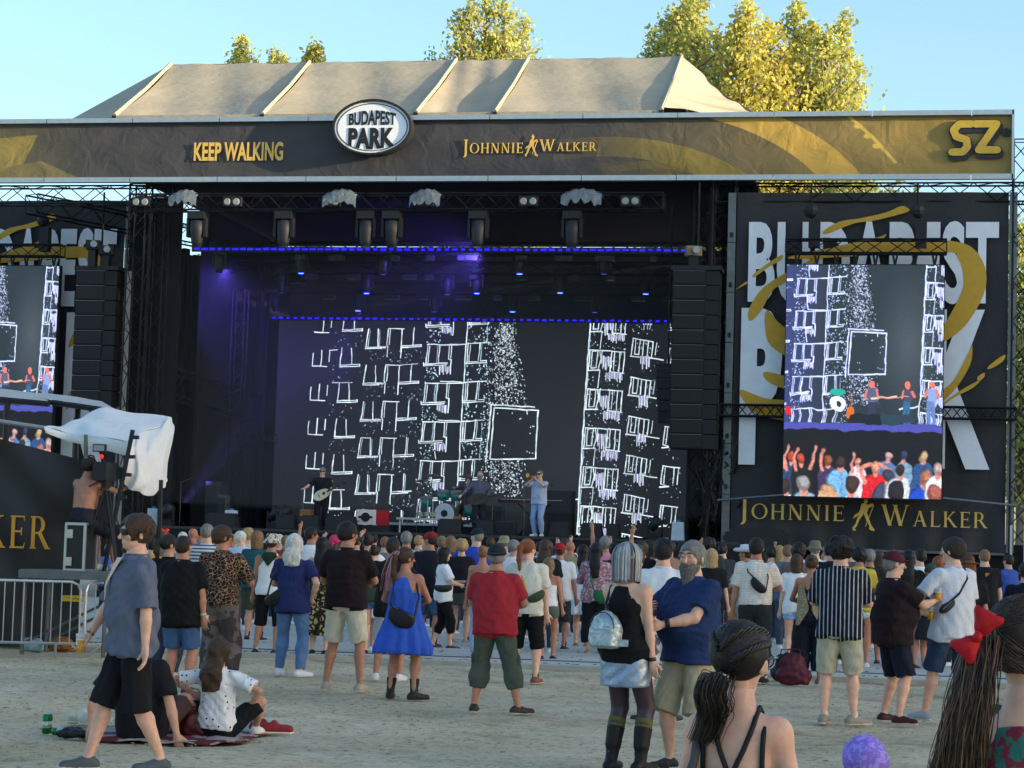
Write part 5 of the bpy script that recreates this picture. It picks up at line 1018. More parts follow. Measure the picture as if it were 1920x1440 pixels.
    if beard:
        bF = Field(ho-np.array([.13, .12, .42]), ho+np.array([.13, .2, .05]), hvx); L_ = beard[1]; bF.ell(hp(0, .032, -.078), sr(.071, .070, .058), RH, .01); bF.ell(hp(0, .02, -.045), sr(.076, .030, .045), RH, .01); bF.cone(hp(0, .066, -.10), hp(0, .085, -.10-L_), .060, .026, .03, (RH@np.array([0, 1, 0]), 1.3)) if L_ > .05 else None
        bF.ell(hp(0, .112, -.030), sr(.050, .055, .040), RH, 0, 'sub'); bF.cone(hp(-.026, .098, -.062), hp(.026, .098, -.062), .009, .009, .004) if L_ > .05 else None
        fobj('beard', bF, mat(HAIRC.get(beard[0], beard[0]), .8, var=.4, vs_=12, bump=.8, bs=60, stretch=(6, 6, .8)), root, sc, .006 if L_ > .05 else .001, seed, 40)
    # --- hats
    if hat:
        hk2, hcol = hat[:2]; hf = Field(ho-.24, ho+.24, hvx*.9); hm2 = mat(hcol, .85, var=.10, **(hat[2] if len(hat) > 2 else {}))
        by = -1 if len(hat) > 3 and hat[3] == 'rev' else 1
        if hk2 == 'cap':
            hf.ell(hp(0, -.014, .026), sr(.093, .113, .097), RH, .0); hf.cut(hp(0, 0, .014), RH@nv([0, -.22 if by > 0 else .1, -1.])); hf.cone(hp(0, .07*by, .034), hp(0, .150*by, .020), .078, .066, .004, (RH@np.array([0, 0, 1.]), 9.))
        elif hk2 == 'bucket': hf.loft(hp(0, -.012, .03), RH, [0, .07, .095], [.094, .082, .06], [.112, .10, .08], [0, 0, 0], .01); hf.loft(hp(0, -.012, .0), RH, [-.012, .034], [.135, .096], [.155, .114], [0, 0], .01)
        elif hk2 == 'cowboy': hf.loft(hp(0, -.01, .03), RH, [0, .08, .11], [.09, .075, .05], [.11, .10, .085], [0, 0, 0], .01); hf.ell(hp(0, -.01, .035), sr(.17, .19, .016), RH, .01); [hf.ell(hp(.15*e, -.01, .062), sr(.03, .15, .018), RH@rotm([0, 1, 0], -.6*e), .02) for e in (-1, 1)]
        elif hk2 == 'fedora': hf.loft(hp(0, -.01, .03), RH, [0, .08, .10], [.088, .08, .06], [.108, .10, .08], [0, 0, 0], .01); hf.ell(hp(0, -.01, .032), sr(.15, .17, .012), RH, .01)
        elif hk2 == 'scarf': hf.ell(hp(0, -.018, .02), sr(.104, .126, .108), RH, .0); hf.cut(hp(0, 0, -.01), RH@nv([0, .35, -1.])); hf.ell(hp(0, -.12, -.01), sr(.03, .03, .02), RH, .01); hf.cone(hp(0, -.12, -.01), hp(.02, -.15, -.08), .016, .022, .01)
        elif hk2 == 'flower': [hf.ell(hp(.05*math.sin(i*1.3), -.02+.05*math.cos(i*1.3), .09+.02*math.sin(i*2.1)), (.04, .04, .028), RH@rotm([1, .3*i, 0], i), .004) for i in range(6)]
        fobj({'cap': 'cap', 'bucket': 'bucket_hat', 'cowboy': 'cowboy_hat', 'fedora': 'hat', 'scarf': 'head_scarf', 'flower': 'headdress'}[hk2], hf, hm2, root, sc, {'cap': 0, 'scarf': .008}.get(hk2, .003), seed, 26)
    def tov(p): return Vector(p)*sc
    if glasses:
        g = MB(); wy = .092
        for e in (-1, 1):
            A = [tov(hp(e*.031+dx, wy+.012-(.020 if e*dx > 0 else 0), dz)) for dx, dz in ((-.031, .016), (.031, .018), (.028, -.022), (-.024, -.023))]; Bq = [tov(hp(e*.031+dx*1, wy+.006-(.020 if e*dx > 0 else 0), dz)) for dx, dz in ((-.031, .016), (.031, .018), (.028, -.022), (-.024, -.023))]
            g.add(A+Bq, [(0, 1, 2, 3), (7, 6, 5, 4), (0, 4, 5, 1), (1, 5, 6, 2), (2, 6, 7, 3), (3, 7, 4, 0)])
            g.tube([tov(hp(e*.060, wy-.010, .010)), tov(hp(e*.082, .05, .008)), tov(hp(e*.080, -.01, .0))], .0028*sc*(1 if det else 1.8), 4)
        g.tube([tov(hp(-.01, wy+.01, .006)), tov(hp(.01, wy+.01, .006))], .003, 4); off = wl(root)
        o = link('sunglasses' if glasses != 'clear' else 'glasses', mkmesh('glasses', g.v, g.f, mat('0a0a0b', .3, var=0, spec=.3) if glasses != 'clear' else mat('1a1a1c', .3, var=0, alpha=.5)), root)
    return dict(ws=ws, ds=ds, zs=zs, cs=cs, root=root, sc=sc, hp=hp, tp=tp, arms=ar, HI=HI, ho=ho, RH=RH, RT=RT_, pel=pel, ft=ft, seed=seed, lo=lo, hi=hi)
def srf(d, x, z, o=.006): w_ = float(np.interp(z, d['zs'], d['ws'])); return d['tp'](x, float(np.interp(z, d['zs'], d['cs']))-float(np.interp(z, d['zs'], d['ds']))*max(0, 1-min(1, abs(x)/w_)**2.4)**(1/2.4)-o, z)
def wp(d, p):            # person-local (unit body) -> world
    r = d['root']; return Vector(r.location)+Euler(r.rotation_euler).to_matrix()@(Vector(p)*d['sc'])
def local_obj(name, V, F_, m, root, smooth=True): return link(name, mkmesh(name, V, F_, m, smooth), root)
def held(d, side, kind, label, off=(0, 0, 0), up=None, **kw):
    pc, pn, dd = d['HI'][side]; c = wp(d, np.array(pc)+np.array(pn)*.035+np.array(off)); 
    if kind == 'cup':
        th = thing('beer_cup', label, 'cup', c-Vector((0, 0, .05)), kw.get('group')); zz = -.07
        MB().lathe([(.030, zz), (.0365, zz+.085)], c, 14).build('beer', mat(kw.get('col', 'd89a1c'), .2, var=.1, spec=.5), th, True)
        MB().lathe([(.0365, zz+.085), (.0375, zz+.10), (.034, zz+.101)], c, 14).build('foam', mat('e6dcc0', .8), th, True)
        MB().lathe([(.0372, zz+.100), (.0395, zz+.135), (.0385, zz+.135), (.0362, zz+.101)], c, 16).build('cup_wall', mat('e2e6ea', .2, var=0, alpha=.45), th, True)
    elif kind == 'phone': th = thing('phone', label, 'phone', c); MB().box(c, (.075, .01, .15), kw.get('rz', .3)).build('case', mat(kw.get('col', '111114'), .3), th); MB().box(c+Vector((0, -.007, 0)), (.068, .003, .14), kw.get('rz', .3)).build('screen', mat('22262b', .1, spec=.7), th)
    elif kind == 'can': th = thing('drink_can', label, 'can', c); MB().lathe([(.026, -.075), (.033, -.068), (.033, .06), (.026, .07)], c, 16).build('can_body', mat(kw.get('col', '1f7a2c'), .3, .4), th, True); MB().lathe([(.0335, -.02), (.0335, .02)], c, 16).build('label_band', mat('d8e0d4', .5), th, True)
    elif kind == 'bottle': th = thing('water_bottle', label, 'bottle', c); MB().lathe([(.03, -.1), (.032, -.09), (.032, .05), (.014, .09), (.013, .11)], c, 14).build('bottle_body', mat('dfe8ee', .05, var=0, trans=.9), th, True); MB().lathe([(.015, .105), (.015, .125)], c, 10).build('bottle_cap', mat('2f6fb0', .5), th)
    return th
def sling(d, m, label, p0=(-.16, .06, .49), p1=(.14, -.16, .12), bag=(.13, .05, .085), rot=-.5, cat='bag', strap=.012, name='sling_bag', through=None, sm=None, fb=None):
    """cross-body bag worn on the back: strap over one shoulder, bag body low on the back"""
    root = d['root']; c = wp(d, d['tp'](*p1)); th = thing(name, label, cat, c, None, root.rotation_euler[2]); W[th.name] = Vector((0, 0, 0)); sc = d['sc']
    Rm = d['RT']@rotm([0, 1, 0], rot); pc = np.array(d['tp'](*p1)); F_ = Field(pc-.26, pc+.26, .012); F_.ell(pc, (bag[0], bag[1], bag[2]), Rm, .01); F_.cut(pc+Rm@np.array([0, 0, bag[2]*.55]), Rm@np.array([0, 0, 1.]))
    V, Fc = F_.mesh(); base = pc
    local_obj('bag_body', (V-base)*sc, Fc, m, th)
    ztip = Rm@np.array([0, -bag[1]*.9, bag[2]*.50]); b = MB(); b.tube([Vector((-bag[0]*.8, -bag[1]*.7, bag[2]*.5)), Vector((bag[0]*.8, -bag[1]*.7, bag[2]*.5))], .004, 4); Rv = Matrix([list(r) for r in Rm])
    link('zip', mkmesh('zip', [(Rv@v)*sc for v in b.v], b.f, mat('8a8a88', .4, .6)), th)
    pts = through or [d['tp'](*p0)+np.array([0, 0, 0])]
    b = MB(); e0 = pc+Rm@np.array([-bag[0]*.85, 0, bag[2]*.3]); e1 = pc+Rm@np.array([bag[0]*.85, 0, bag[2]*.3])
    q = [e0]+[np.array(d['tp'](*t)) for t in (through or [((p0[0]+p1[0]-bag[0])/2, -.155-.0*p0[1], (p0[2]+p1[2])/2+.02), p0])]
    ps = [Vector(x-base)*sc for x in q]; b.tube(ps, strap, 4)
    if fb: b.tube([Vector(np.array(x)-base)*sc for x in [e1]+[d['tp'](*t) for t in fb]], strap, 4)
    link('strap', mkmesh('strap', b.v, b.f, sm or m), th); return th
def Q(px, py, s): return CAM+ray(px, py)*(FPX/s)
# ---------------------------------------------------------------- trees behind the stage and the unseen shade row added at the right
leafm = mat('b2b468', .5, var=.35, vs_=.8, spec=.25); leafy = mat('c8bc5c', .5, var=.3, vs_=.9, spec=.25); leafd = mat('7f8a5c', .6, var=.35, vs_=.8); bark = mat('7b746a', .9, var=.3, vs_=2)
for m_ in (leafm, leafy, leafd):
    t = m_.node_tree; b_ = t.nodes['Principled BSDF']; tr = t.nodes.new('ShaderNodeBsdfTranslucent'); mx = t.nodes.new('ShaderNodeMixShader'); mx.inputs[0].default_value = .45; tr.inputs[0].default_value = (.62, .62, .16, 1); o_ = t.nodes['Material Output']; t.links.new(b_.outputs[0], mx.inputs[1]); t.links.new(tr.outputs[0], mx.inputs[2]); t.links.new(mx.outputs[0], o_.inputs[0])
def tree(lab, base, h, plumes, nleaf, m, seed, lo=.25, ls=.13, group='poplars beyond the stage', name='poplar_tree'):
    r = np.random.RandomState(seed); base = Vector(base); th = thing(name, lab, 'tree', base, group); tb = MB(); tips = []
    tb.tube([base, base+Vector((.1, 0, h*.35)), base+Vector((0, .1, h*.6))], [h*.016, h*.012, h*.006], 8)
    Vv = []
    for dx, dy, top, w_ in plumes:
        a = base+Vector((0, 0, h*.22)); b_ = base+Vector((dx, dy, top*h)); mid = a.lerp(b_, .35)+Vector((dx*.35, dy*.35, 0)); tb.tube([a, mid, b_], [h*.008, h*.006, .02], 6)
        n = int(nleaf*w_*top/sum(q[3]*q[2] for q in plumes)); nb = int(50+w_*26)
        for k in range(nb):
            t = lo+(1-lo)*((k+r.rand())/nb); c = a.lerp(mid, min(1, t/.35)) if t < .35 else mid.lerp(b_, (t-.35)/.65); sp = w_*math.sin(min(1, (1-t)*2.4+.10)*1.5708)*r.uniform(.45, 1.45); ang = r.uniform(0, 6.28); L_ = sp
            d = Vector((math.cos(ang), math.sin(ang), r.uniform(.7, 1.5))).normalized(); e = c+d*L_; tb.tube([c, c.lerp(e, .6), e], [.05, .03, .012], 4, False)
            m2 = int(n/nb*r.uniform(.5, 1.5)); u = r.rand(m2)**.7; pts = np.array(c)[None]*(1-u[:, None])+np.array(e)[None]*u[:, None]; pts = pts+r.normal(size=(m2, 3))*np.array([.62, .62, .66])*(.35+.5*L_/2)*(.5+.6*(1-u[:, None])); Vv.append(pts)
    tb.build('trunk', bark, th); c = np.concatenate(Vv); n = len(c); a = r.normal(size=(n, 3)); a /= np.linalg.norm(a, axis=1)[:, None]; b_ = np.cross(a, r.normal(size=(n, 3))); b_ /= np.linalg.norm(b_, axis=1)[:, None]; s = (ls*r.uniform(.6, 1.3, n))[:, None]
    V = np.stack([c-a*s, c+b_*s*.6, c+a*s, c-b_*s*.6], 1).reshape(-1, 3)-np.array(base); o = link('crown', mkmesh('crown', V, np.arange(4*n).reshape(-1, 4), m), th); return th
def tpx(px, pytop, y): p = P(px, pytop, y); return p
def ptree(lab, px, y, tops, nleaf, m, seed, **kw):      # tops: (px, py, halfwidth px)
    b = P(px, 900, y); s_ = S(y, px); h = max(P(t[0], t[1], y).z for t in tops); pl = [(P(t[0], t[1], y).x-b.x, rnd.uniform(-1.5, 1.5), P(t[0], t[1], y).z/h, t[2]/s_*2.5) for t in tops]
    return tree(lab, (b.x, y, 0), h, pl, nleaf, m, seed, **kw)
ptree('tall yellow green poplar right behind the roof gable', 1320, 38, [(1248, 14, 34), (1285, 5, 38), (1315, 22, 38), (1345, 60, 34), (1232, 80, 26)], 19000, leafm, 2)
ptree('dense golden poplar between two others right of the roof', 1425, 36, [(1385, 60, 36), (1405, 28, 40), (1438, 50, 42), (1460, 90, 40), (1420, 130, 60)], 20000, leafy, 3)
ptree('open crowned poplar reaching out at the far right of its row', 1530, 38, [(1488, 5, 36), (1515, 45, 42), (1580, 38, 28), (1550, 90, 44), (1605, 108, 22), (1535, 150, 50)], 21000, leafm, 4)
ptree('rounded poplar top rising behind the middle of the roof', 925, 44, [(864, 40, 30), (885, 20, 34), (912, 6, 38), (945, 12, 38), (972, 32, 32), (925, 60, 55)], 17000, leafm, 5)
ptree('low grey green treetop peeping over the left of the roof', 470, 48, [(440, 100, 22), (465, 90, 26), (515, 100, 22), (540, 118, 12)], 13000, leafm, 6); ptree('small yellow treetop peeping between two roof seams', 598, 46, [(590, 104, 14), (606, 98, 13)], 9000, leafy, 7); ptree('tiny dark treetop left of the rounded poplar', 826, 46, [(818, 108, 6), (840, 112, 7)], 1500, leafm, 8)
ptree('low green tree seen through the gap under the right header', 1590, 30, [(1560, 330, 50), (1620, 320, 60)], 6000, leafd, 9)
ptree('green tree showing through the lattice at the right edge', 1912, 22, [(1905, 420, 30), (1930, 520, 40)], 5000, leafd, 10, lo=.05)
sides = []
for k in range(26):      # unseen tall trees, added to shade the crowd and leave the roof lit
    x, y = 150+rnd.uniform(-4, 4), -170+k*9.5; h = 30+rnd.uniform(-1.5, 1.5)
    if k < 4: sides.append(tree('broad dense unseen tree in the row added at the right for shade', (x, y, 0), h, [(rnd.uniform(-4, 4), rnd.uniform(-6, 6), rnd.uniform(.86, 1), 8) for _ in range(5)], 5200, leafd, 20+k, lo=.0, ls=.9, group='unseen trees added for shade', name='added_shade_tree'))
    else:
        o = sides[k % 4]; c = o.copy(); C.objects.link(c); c.location = (x, y, 0); c.rotation_euler[2] = rnd.uniform(0, 6)
        for ch in o.children: e = ch.copy(); C.objects.link(e); e.parent = c
# ---------------------------------------------------------------- gear on stage
def sbox(nm, lab, cat, px, py, y, w_, h_, d_, m, grp=None, grille=True, tp=1, rx=0):      # py: bottom centre
    c = P(px, py, y); z = DZ; th = thing(nm, lab, cat, (c.x, y, z), grp); MB().box((c.x, y, z+h_/2), (w_, d_, h_), 0, Matrix.Rotation(rx, 3, 'X'), tp).build('cabinet', m, th)
    if grille: MB().box((c.x, y-d_/2*1.0-.012, z+h_/2), (w_*.9, .02, h_*.84), 0, Matrix.Rotation(rx, 3, 'X')).build('grille', mat('25272a', .7, bump=.5, bs=150), th)
    for e in (-1, 1): MB().box((c.x+e*(w_/2+.008), y, z+h_*.7), (.016, .12, .04)).build('handle', blackm, th)
    return th
for px, w_, y, lab in ((417, 1.5, .8, 'low black floor monitor at the far left of the stage'), (538, .9, .3, 'black floor monitor wedge left of the guitarist'), (583, .85, .2, 'dark grey floor monitor in front of the guitarist'), (640, 1.5, .4, 'long low black floor speaker right of the guitarist'), (845, 1.15, .2, 'black floor monitor before the drum riser'), (912, .8, .25, 'dark monitor wedge at the feet of the bass player'), (1050, .9, .2, 'black floor monitor right of the trumpeter'), (1110, 1.0, .5, 'low black box before the dark part of the screen'), (1150, .6, .6, 'small black monitor near the light beam')): sbox('floor_monitor', lab, 'stage monitor', px, 1000, y, w_*.62, .42, .4, blackm, 'floor monitors', tp=.8)
sbox('guitar_amplifier', 'tall black amplifier stack behind the trumpeter', 'amplifier', 1050, 980, 3.2, .78, 1.35, .5, blackm); sbox('bass_amplifier', 'grey fronted amplifier behind the bass player', 'amplifier', 925, 990, 3.4, .6, .95, .4, mat('4a4c4e', .6)); sbox('amplifier_rack', 'tall grey amplifier rack in the dark left wing', 'amplifier', 403, 985, 4, .5, 1.4, .5, mat('2c2e32', .6)); sbox('amplifier_rack', 'pale fronted rack beside the tall one in the left wing', 'amplifier', 417, 985, 3.6, .26, 1.0, .4, mat('4a4e55', .6))
sbox('stage_crate', 'small dark crate under the keyboard stand', 'crate', 1005, 1000, 1.4, .7, .5, .4, mat('232427', .6)); sbox('stage_crate', 'grey crate left of the keyboard stand', 'crate', 950, 1000, 1.2, .5, .42, .4, mat('35373a', .6))
for px, py, y, lab in ((433, 985, .9, 'white plastic water tank standing at the left of the stage'), (288, 975, 1.6, 'white box far left in the dark wing'), (1271, 1006, .5, 'white plastic tank at the right end of the stage')):
    c = P(px, py, y); th = thing('water_tank', lab, 'container', (c.x, y, DZ), 'white tanks on the stage'); MB().box((c.x, y, DZ+.26), (.34, .3, .5), 0, None, .85).build('tank_body', mat('b9c4cf', .5), th); MB().lathe([(.06, 0), (.06, .06)], (c.x, y, DZ+.51), 10).build('cap', mat('3c5f8a', .5), th)
c = P(700, 990, 1.0); th = thing('flag_box', 'box with a white half bearing a dark emblem and a red half, on stage', 'banner box', (c.x, 1, DZ)); MB().box((c.x-.20, 1, DZ+.42), (.56, .1, .42)).build('white_half', mat('d5cfc6', .7), th); MB().box((c.x+.26, 1, DZ+.42), (.36, .1, .42)).build('red_half', mat('b01220', .7), th); MB().lathe([(.13, 0), (.13, .02)], (c.x-.22, .95, DZ+.42), 12, Matrix.Rotation(R(90), 3, 'X')).box((c.x-.22, .93, DZ+.42), (.4, .02, .06)).build('emblem', mat('1c1416', .7), th); MB().box((c.x, 1, DZ+.1), (1.0, .3, .2)).build('base', blackm, th)
c = P(575, 970, 1.2); th = thing('small_amp', 'small brown amplifier on a post beside the guitarist', 'amplifier', (c.x, 1.2, DZ)); MB().box((c.x, 1.2, DZ+.5), (.34, .22, .2)).build('cabinet', mat('a0703a', .6), th); MB().tube([(c.x-.12, 1.2, DZ), (c.x-.12, 1.2, DZ+1.1)], .015, 6).build('post', dalu, th)
# drum kit
c = P(836, 975, 4.0); X, Y_ = c.x, 4.0; rz_ = DZ+.32; RZ = thing('drum_riser', 'low riser with pale edge under the drum kit', 'riser', (X, 4, DZ)); MB().box((X-.1, 4.6, DZ+.16), (3.4, 2.2, .3)).build('platform', black2, RZ); MB().box((X-.1, 3.48, DZ+.29), (3.4, .05, .07)).build('edge', mat('aab0b4', .4, .5), RZ)
dk = thing('drum_kit', 'turquoise drum kit with white bass drum head on a riser', 'drum kit', (X, 4, rz_)); teal = mat('1c8a80', .3, var=.1); Rx = Matrix.Rotation(R(90), 3, 'X')
b1 = MB().lathe([(.30, -.22), (.30, .22)], (X, Y_, rz_+.31), 28, Rx).build('bass_drum', teal, dk); MB().lathe([(.295, 0), (.295, .02)], (X, Y_-.22, rz_+.31), 28, Rx).build('drum_head', mat('d6dadc', .5), b1); MB().lathe([(.10, 0), (.10, .01)], (X, Y_-.245, rz_+.31), 20, Rx).build('port', blackm, b1); MB().lathe([(.315, -.05), (.315, -.002)], (X, Y_-.22, rz_+.31), 28, Rx).build('hoop', blackm, b1)
for dx, dz, r_ in ((-.12, .82, .17), (.28, .82, .17), (.75, .4, .22), (-.62, .62, .18)): o = MB().lathe([(r_, 0), (r_, .24)], (X+dx, Y_+.1, rz_+dz-.1), 20, Matrix.Rotation(R(15), 3, 'X')).build('tom_drum', teal, dk, True); MB().lathe([(r_*1.03, .22), (r_*1.03, .26)], (X+dx, Y_+.1, rz_+dz-.1), 20, Matrix.Rotation(R(15), 3, 'X')).build('rim', alu, o); MB().tube([(X+dx, Y_+.1, rz_), (X+dx, Y_+.1, rz_+dz)], .015, 5).build('stand', dalu, dk)
for dx, dz in ((-.8, 1.25), (-.5, 1.42), (.5, 1.42), (.95, 1.2), (-1.0, .9)): MB().lathe([(.21, 0), (.05, .02), (.02, .04)], (X+dx, Y_+.2, rz_+dz), 20, Matrix.Rotation(R(14), 3, 'X')).build('cymbal', mat('8a7434', .3, .9), dk); MB().tube([(X+dx, Y_+.2, rz_), (X+dx, Y_+.2, rz_+dz)], .013, 5).tube([(X+dx-.2, Y_, rz_), (X+dx, Y_+.2, rz_+.5), (X+dx+.2, Y_, rz_)], .012, 5).build('cymbal_stand', dalu, dk)
def mic(px, y, z, lab, boom=.3): c = P(px, 900, y); th = thing('microphone_stand', lab, 'microphone stand', (c.x, y, DZ), 'microphone stands'); MB().tube([(c.x, y, DZ), (c.x, y, DZ+z)], .012, 5).build('pole', dalu, th); MB().tube([(c.x, y, DZ+z), (c.x+boom, y+.1, DZ+z+.15)], .01, 5).build('boom_arm', dalu, th); MB().tube([(c.x-.25, y, DZ), (c.x, y, DZ+.2), (c.x+.25, y, DZ)], .012, 5).build('tripod', blackm, th); MB().sph((c.x+boom, y+.1, DZ+z+.15), .03, 8, 5).build('microphone', blackm, th)
mic(784, 2.4, 1.35, 'chrome microphone stand left of the drum kit'); mic(925, 1.0, 1.5, 'microphone stand before the bass player', -.2); mic(985, .8, 1.45, 'microphone stand at the keyboard'); mic(815, 2.0, .9, 'low microphone stand before the bass drum'); mic(340, 2.2, 1.3, 'lone microphone stand in the dark left wing'); mic(1020, 1.2, 1.3, 'microphone stand right of the keyboard', .2)
c = P(795, 985, 1.8); th = thing('chrome_stand_set', 'cluster of chrome percussion stands on a low white table', 'percussion stand', (c.x, 1.8, DZ)); MB().box((c.x, 1.8, DZ+.42), (1.5, .5, .06)).build('table_top', mat('b8bcbf', .4), th)
for e in (-.7, .7): MB().tube([(c.x+e, 1.8, DZ), (c.x+e, 1.8, DZ+.4)], .03, 6).build('leg', alu, th)
for e in (-.1, .1, .25): MB().tube([(c.x+e, 1.75, DZ+.44), (c.x+e, 1.75, DZ+.95)], .015, 5).lathe([(.09, 0), (.1, .12)], (c.x+e, 1.75, DZ+.5), 12).build('small_drum', alu, th)
# acoustic guitar on a stand
def guitar(lab, c, col, ang, s=1.0, yaw=0, loc=None):
    M_ = Matrix.Rotation(yaw, 3, 'Z')@Matrix.Rotation(ang, 3, 'Y'); c = Vector(c); th = thing('guitar', lab, 'guitar', c); pts = []
    for i in range(28):
        a = i/28*6.2832; r_ = 1+.18*math.cos(2*a)-.10*math.cos(a); pts.append((.17*r_*math.sin(a)*s, .22*r_*math.cos(a)*s))
    b = MB(); b.prism(pts, -.045*s, .045*s, lambda p: M_@p+c); b.build('body', mat(col, .3, var=.2, vs_=3, coat=.3), th); b = MB(); b.box((0, -.05*s, .42*s), (.05*s, .03*s, .5*s)); b.box((0, -.05*s, .72*s), (.08*s, .025*s, .15*s)); b.v = [M_@v+c for v in b.v]; b.build('neck', mat('3a2416', .5), th)
    b = MB(); b.lathe([(.045*s, 0), (.045*s, .004)], (0, -.047*s, .06*s), 14, Rx); b.box((0, -.05*s, -.10*s), (.10*s, .012, .02*s)); b.v = [M_@v+c for v in b.v]; b.build('sound_hole', blackm, th)
    return th
c = P(858, 975, 2.0); guitar('orange acoustic guitar standing upright before the bass drum', (c.x, 2, DZ+.34), 'b06020', R(4), 1.05)
c = P(1005, 940, 1.6); th = thing('keyboard', 'long red edged keyboard on a crossed black stand', 'keyboard', (c.x, 1.6, DZ)); MB().box((c.x-.1, 1.6, DZ+.98), (1.9, .35, .09)).build('keyboard_body', mat('3a1418', .4), th); MB().box((c.x-.1, 1.5, DZ+1.03), (1.7, .14, .012)).build('keys', mat('c9c9c4', .5), th); MB().tube([(c.x-.5, 1.6, DZ), (c.x+.4, 1.6, DZ+.93)], .022, 6).tube([(c.x+.4, 1.6, DZ), (c.x-.5, 1.6, DZ+.93)], .022, 6).build('crossed_stand', blackm, th)
for px, y, lab, py in ((312, 1.4, 'stage spotlight on the floor throwing a violet beam at the left', 965), (1228, 1.4, 'dark spotlight at the right with a thin violet beam', 985), (515, 1.8, 'unlit floor light beside the screen wall edge', 0), (532, 1.2, 'unlit floor light with violet glow near the guitarist', 0)):
    c = P(px, 980, y); th = thing('floor_light', lab, 'stage light', (c.x, y, DZ), 'floor lights'); MB().box((c.x, y, DZ+.1), (.4, .35, .2)).build('base', blackm, th); MB().lathe([(.11, -.2), (.16, .2)], (c.x, y, DZ+.46), 14, Matrix.Rotation(R(35), 3, 'Y')).build('head', lensm, th, True); MB().box((c.x-.2, y, DZ+.33), (.05, .12, .4)).build('yoke_arm', blackm, th); MB().box((c.x+.2, y, DZ+.33), (.05, .12, .4)).build('yoke_arm', blackm, th)
# dark folded gear at the foot of the right tower
b = MB()
for i in range(46): x = P(rnd.uniform(1300, 1372), 900, .2).x; z = rnd.uniform(DZ, 4.6); a = rnd.uniform(-1, 1); b.tube([(x, rnd.uniform(-.2, 1), z), (x+a*.5, rnd.uniform(-.2, 1), z+rnd.uniform(.2, 1.0))], .03, 5)
tag(b.build('cable_bundle', blackm), 'tangle of black cables and clamps at the foot of the right tower', 'cable bundle', kind='stuff')
c = P(1440, 1000, -.5); th = thing('stage_ramp_case', 'black flight case on wheels before the foot of the right banner', 'flight case', (c.x, -.5, DZ-.6)); MB().box((c.x-.3, -.55, DZ+.05), (1.6, .7, .45)).build('case_body', blackm, th); MB().box((c.x-.3, -.55, DZ+.32), (1.4, .5, .1)).build('lid', blackm, th)
# pit barrier between crowd and stage
for k in range(16):
    a = -8.5+k*1.5; th = thing('pit_barrier', 'grey metal pit barrier panel in the row before the stage', 'barrier', (a, -3.4, 0), 'pit barrier panels'); MB().box((a, -3.4, .66), (1.46, .05, 1.16)).build('panel', mat('7d858a', .5, .4, var=.15), th); MB().tube([(a-.74, -3.42, 1.24), (a+.74, -3.42, 1.24)], .045, 8).build('rail', alu, th); MB().box((a, -3.8, .05), (1.4, .8, .04)).build('foot_plate', dalu, th)
# ---------------------------------------------------------------- musicians
SG = 'musicians on stage'
def onst(px, y): c = P(px, 960, y); return (c.x, y)
d = person(0, 0, 60, 'person in black on the left of the stage playing a pale electric guitar', yaw=168, pos=onst(602, .9), zbase=DZ, H=1.78, group=SG, hair=('short', 'grey'), top=('tee', '15161a'), bot=('trousers', '15161c'), shoes='1a1a1a', arms=((( -.14, .24, .98), (-1, -.4, 0)), ((.48, .32, 1.14), (.6, -.5, -.6))), glasses='sun', skin='c')
guitar('pale cream electric guitar held by the person in black', wp(d, (-.05, .22, 1.0))+Vector((0, -.06, 0)), 'cfc8ae', R(62), .95)
d = person(0, 0, 60, 'bearded musician with dark open shirt playing a bass at the middle of the stage', yaw=172, pos=onst(898, 1.1), zbase=DZ, H=1.80, group=SG, hair=('bald', 'grey'), beard=('grey', .06), top=('long', '4a4a5a'), bot=('jeans', '20242e'), shoes='1a1a1a', arms=(((-.16, .24, 1.0), (-1, -.4, 0)), ((.5, .34, 1.02), (.6, -.5, -.6))), skin='c', fat=.35, headpitch=-14)
guitar('long necked bass guitar across the bearded musician', wp(d, (-.02, .24, .98))+Vector((0, -.05, 0)), '222226', R(78), 1.1)
d = person(0, 0, 60, 'trumpeter in pale shirt and faded jeans at the stage edge', yaw=-160, pos=onst(1010, -.2), zbase=DZ, H=1.80, group=SG, hair=('buzz', 'grey'), top=('tee', '8a96b0'), bot=('jeans', '6f86ac'), shoes='c9ccd2', arms=(((-.05, .30, 1.50), (-1, 0, -.8)), ((.05, .26, 1.50), (1, 0, -.8))), glasses='sun', skin='c', fat=.3)
c = wp(d, (0, .2, 1.585)); th = thing('trumpet', 'brass trumpet raised to the lips of the trumpeter', 'trumpet', c); r_ = Euler(d['root'].rotation_euler).to_matrix(); f = r_@Vector((0, 1, 0)); MB().tube([c-f*.04, c+f*.34, c+f*.40, c+f*.44], [.008, .01, .03, .06], 10).build('bell_tube', mat('b8923a', .2, .9), th); MB().tube([c+f*.08, c+f*.08-Vector((0, 0, .08)), c+f*.26-Vector((0, 0, .08)), c+f*.26], .008, 6).build('valve_loop', mat('b8923a', .2, .9), th)
d = person(0, 0, 60, 'drummer half hidden behind the turquoise drum kit', yaw=176, pos=onst(877, 5.2), zbase=DZ+.3, H=1.78, pelvis=.62, legs=((-.2, .4), (.2, .4)), group=SG, hair=('messy', 'brown'), top=('tee', '3a2c40'), bot=('jeans', '222222'), arms=(((-.3, .35, 1.0), (-1, -.5, 0)), ((.3, .35, 1.1), (1, -.5, 0))), skin='c')
th = thing('drum_stool', 'drum stool under the seated drummer', 'stool', (d['root'].location.x, 5.2, DZ+.3)); MB().lathe([(.17, .46), (.17, .54)], th.location, 14).build('seat', blackm, th); MB().tube([th.location, th.location+Vector((0, 0, .46))], .03, 6).build('leg', dalu, th)
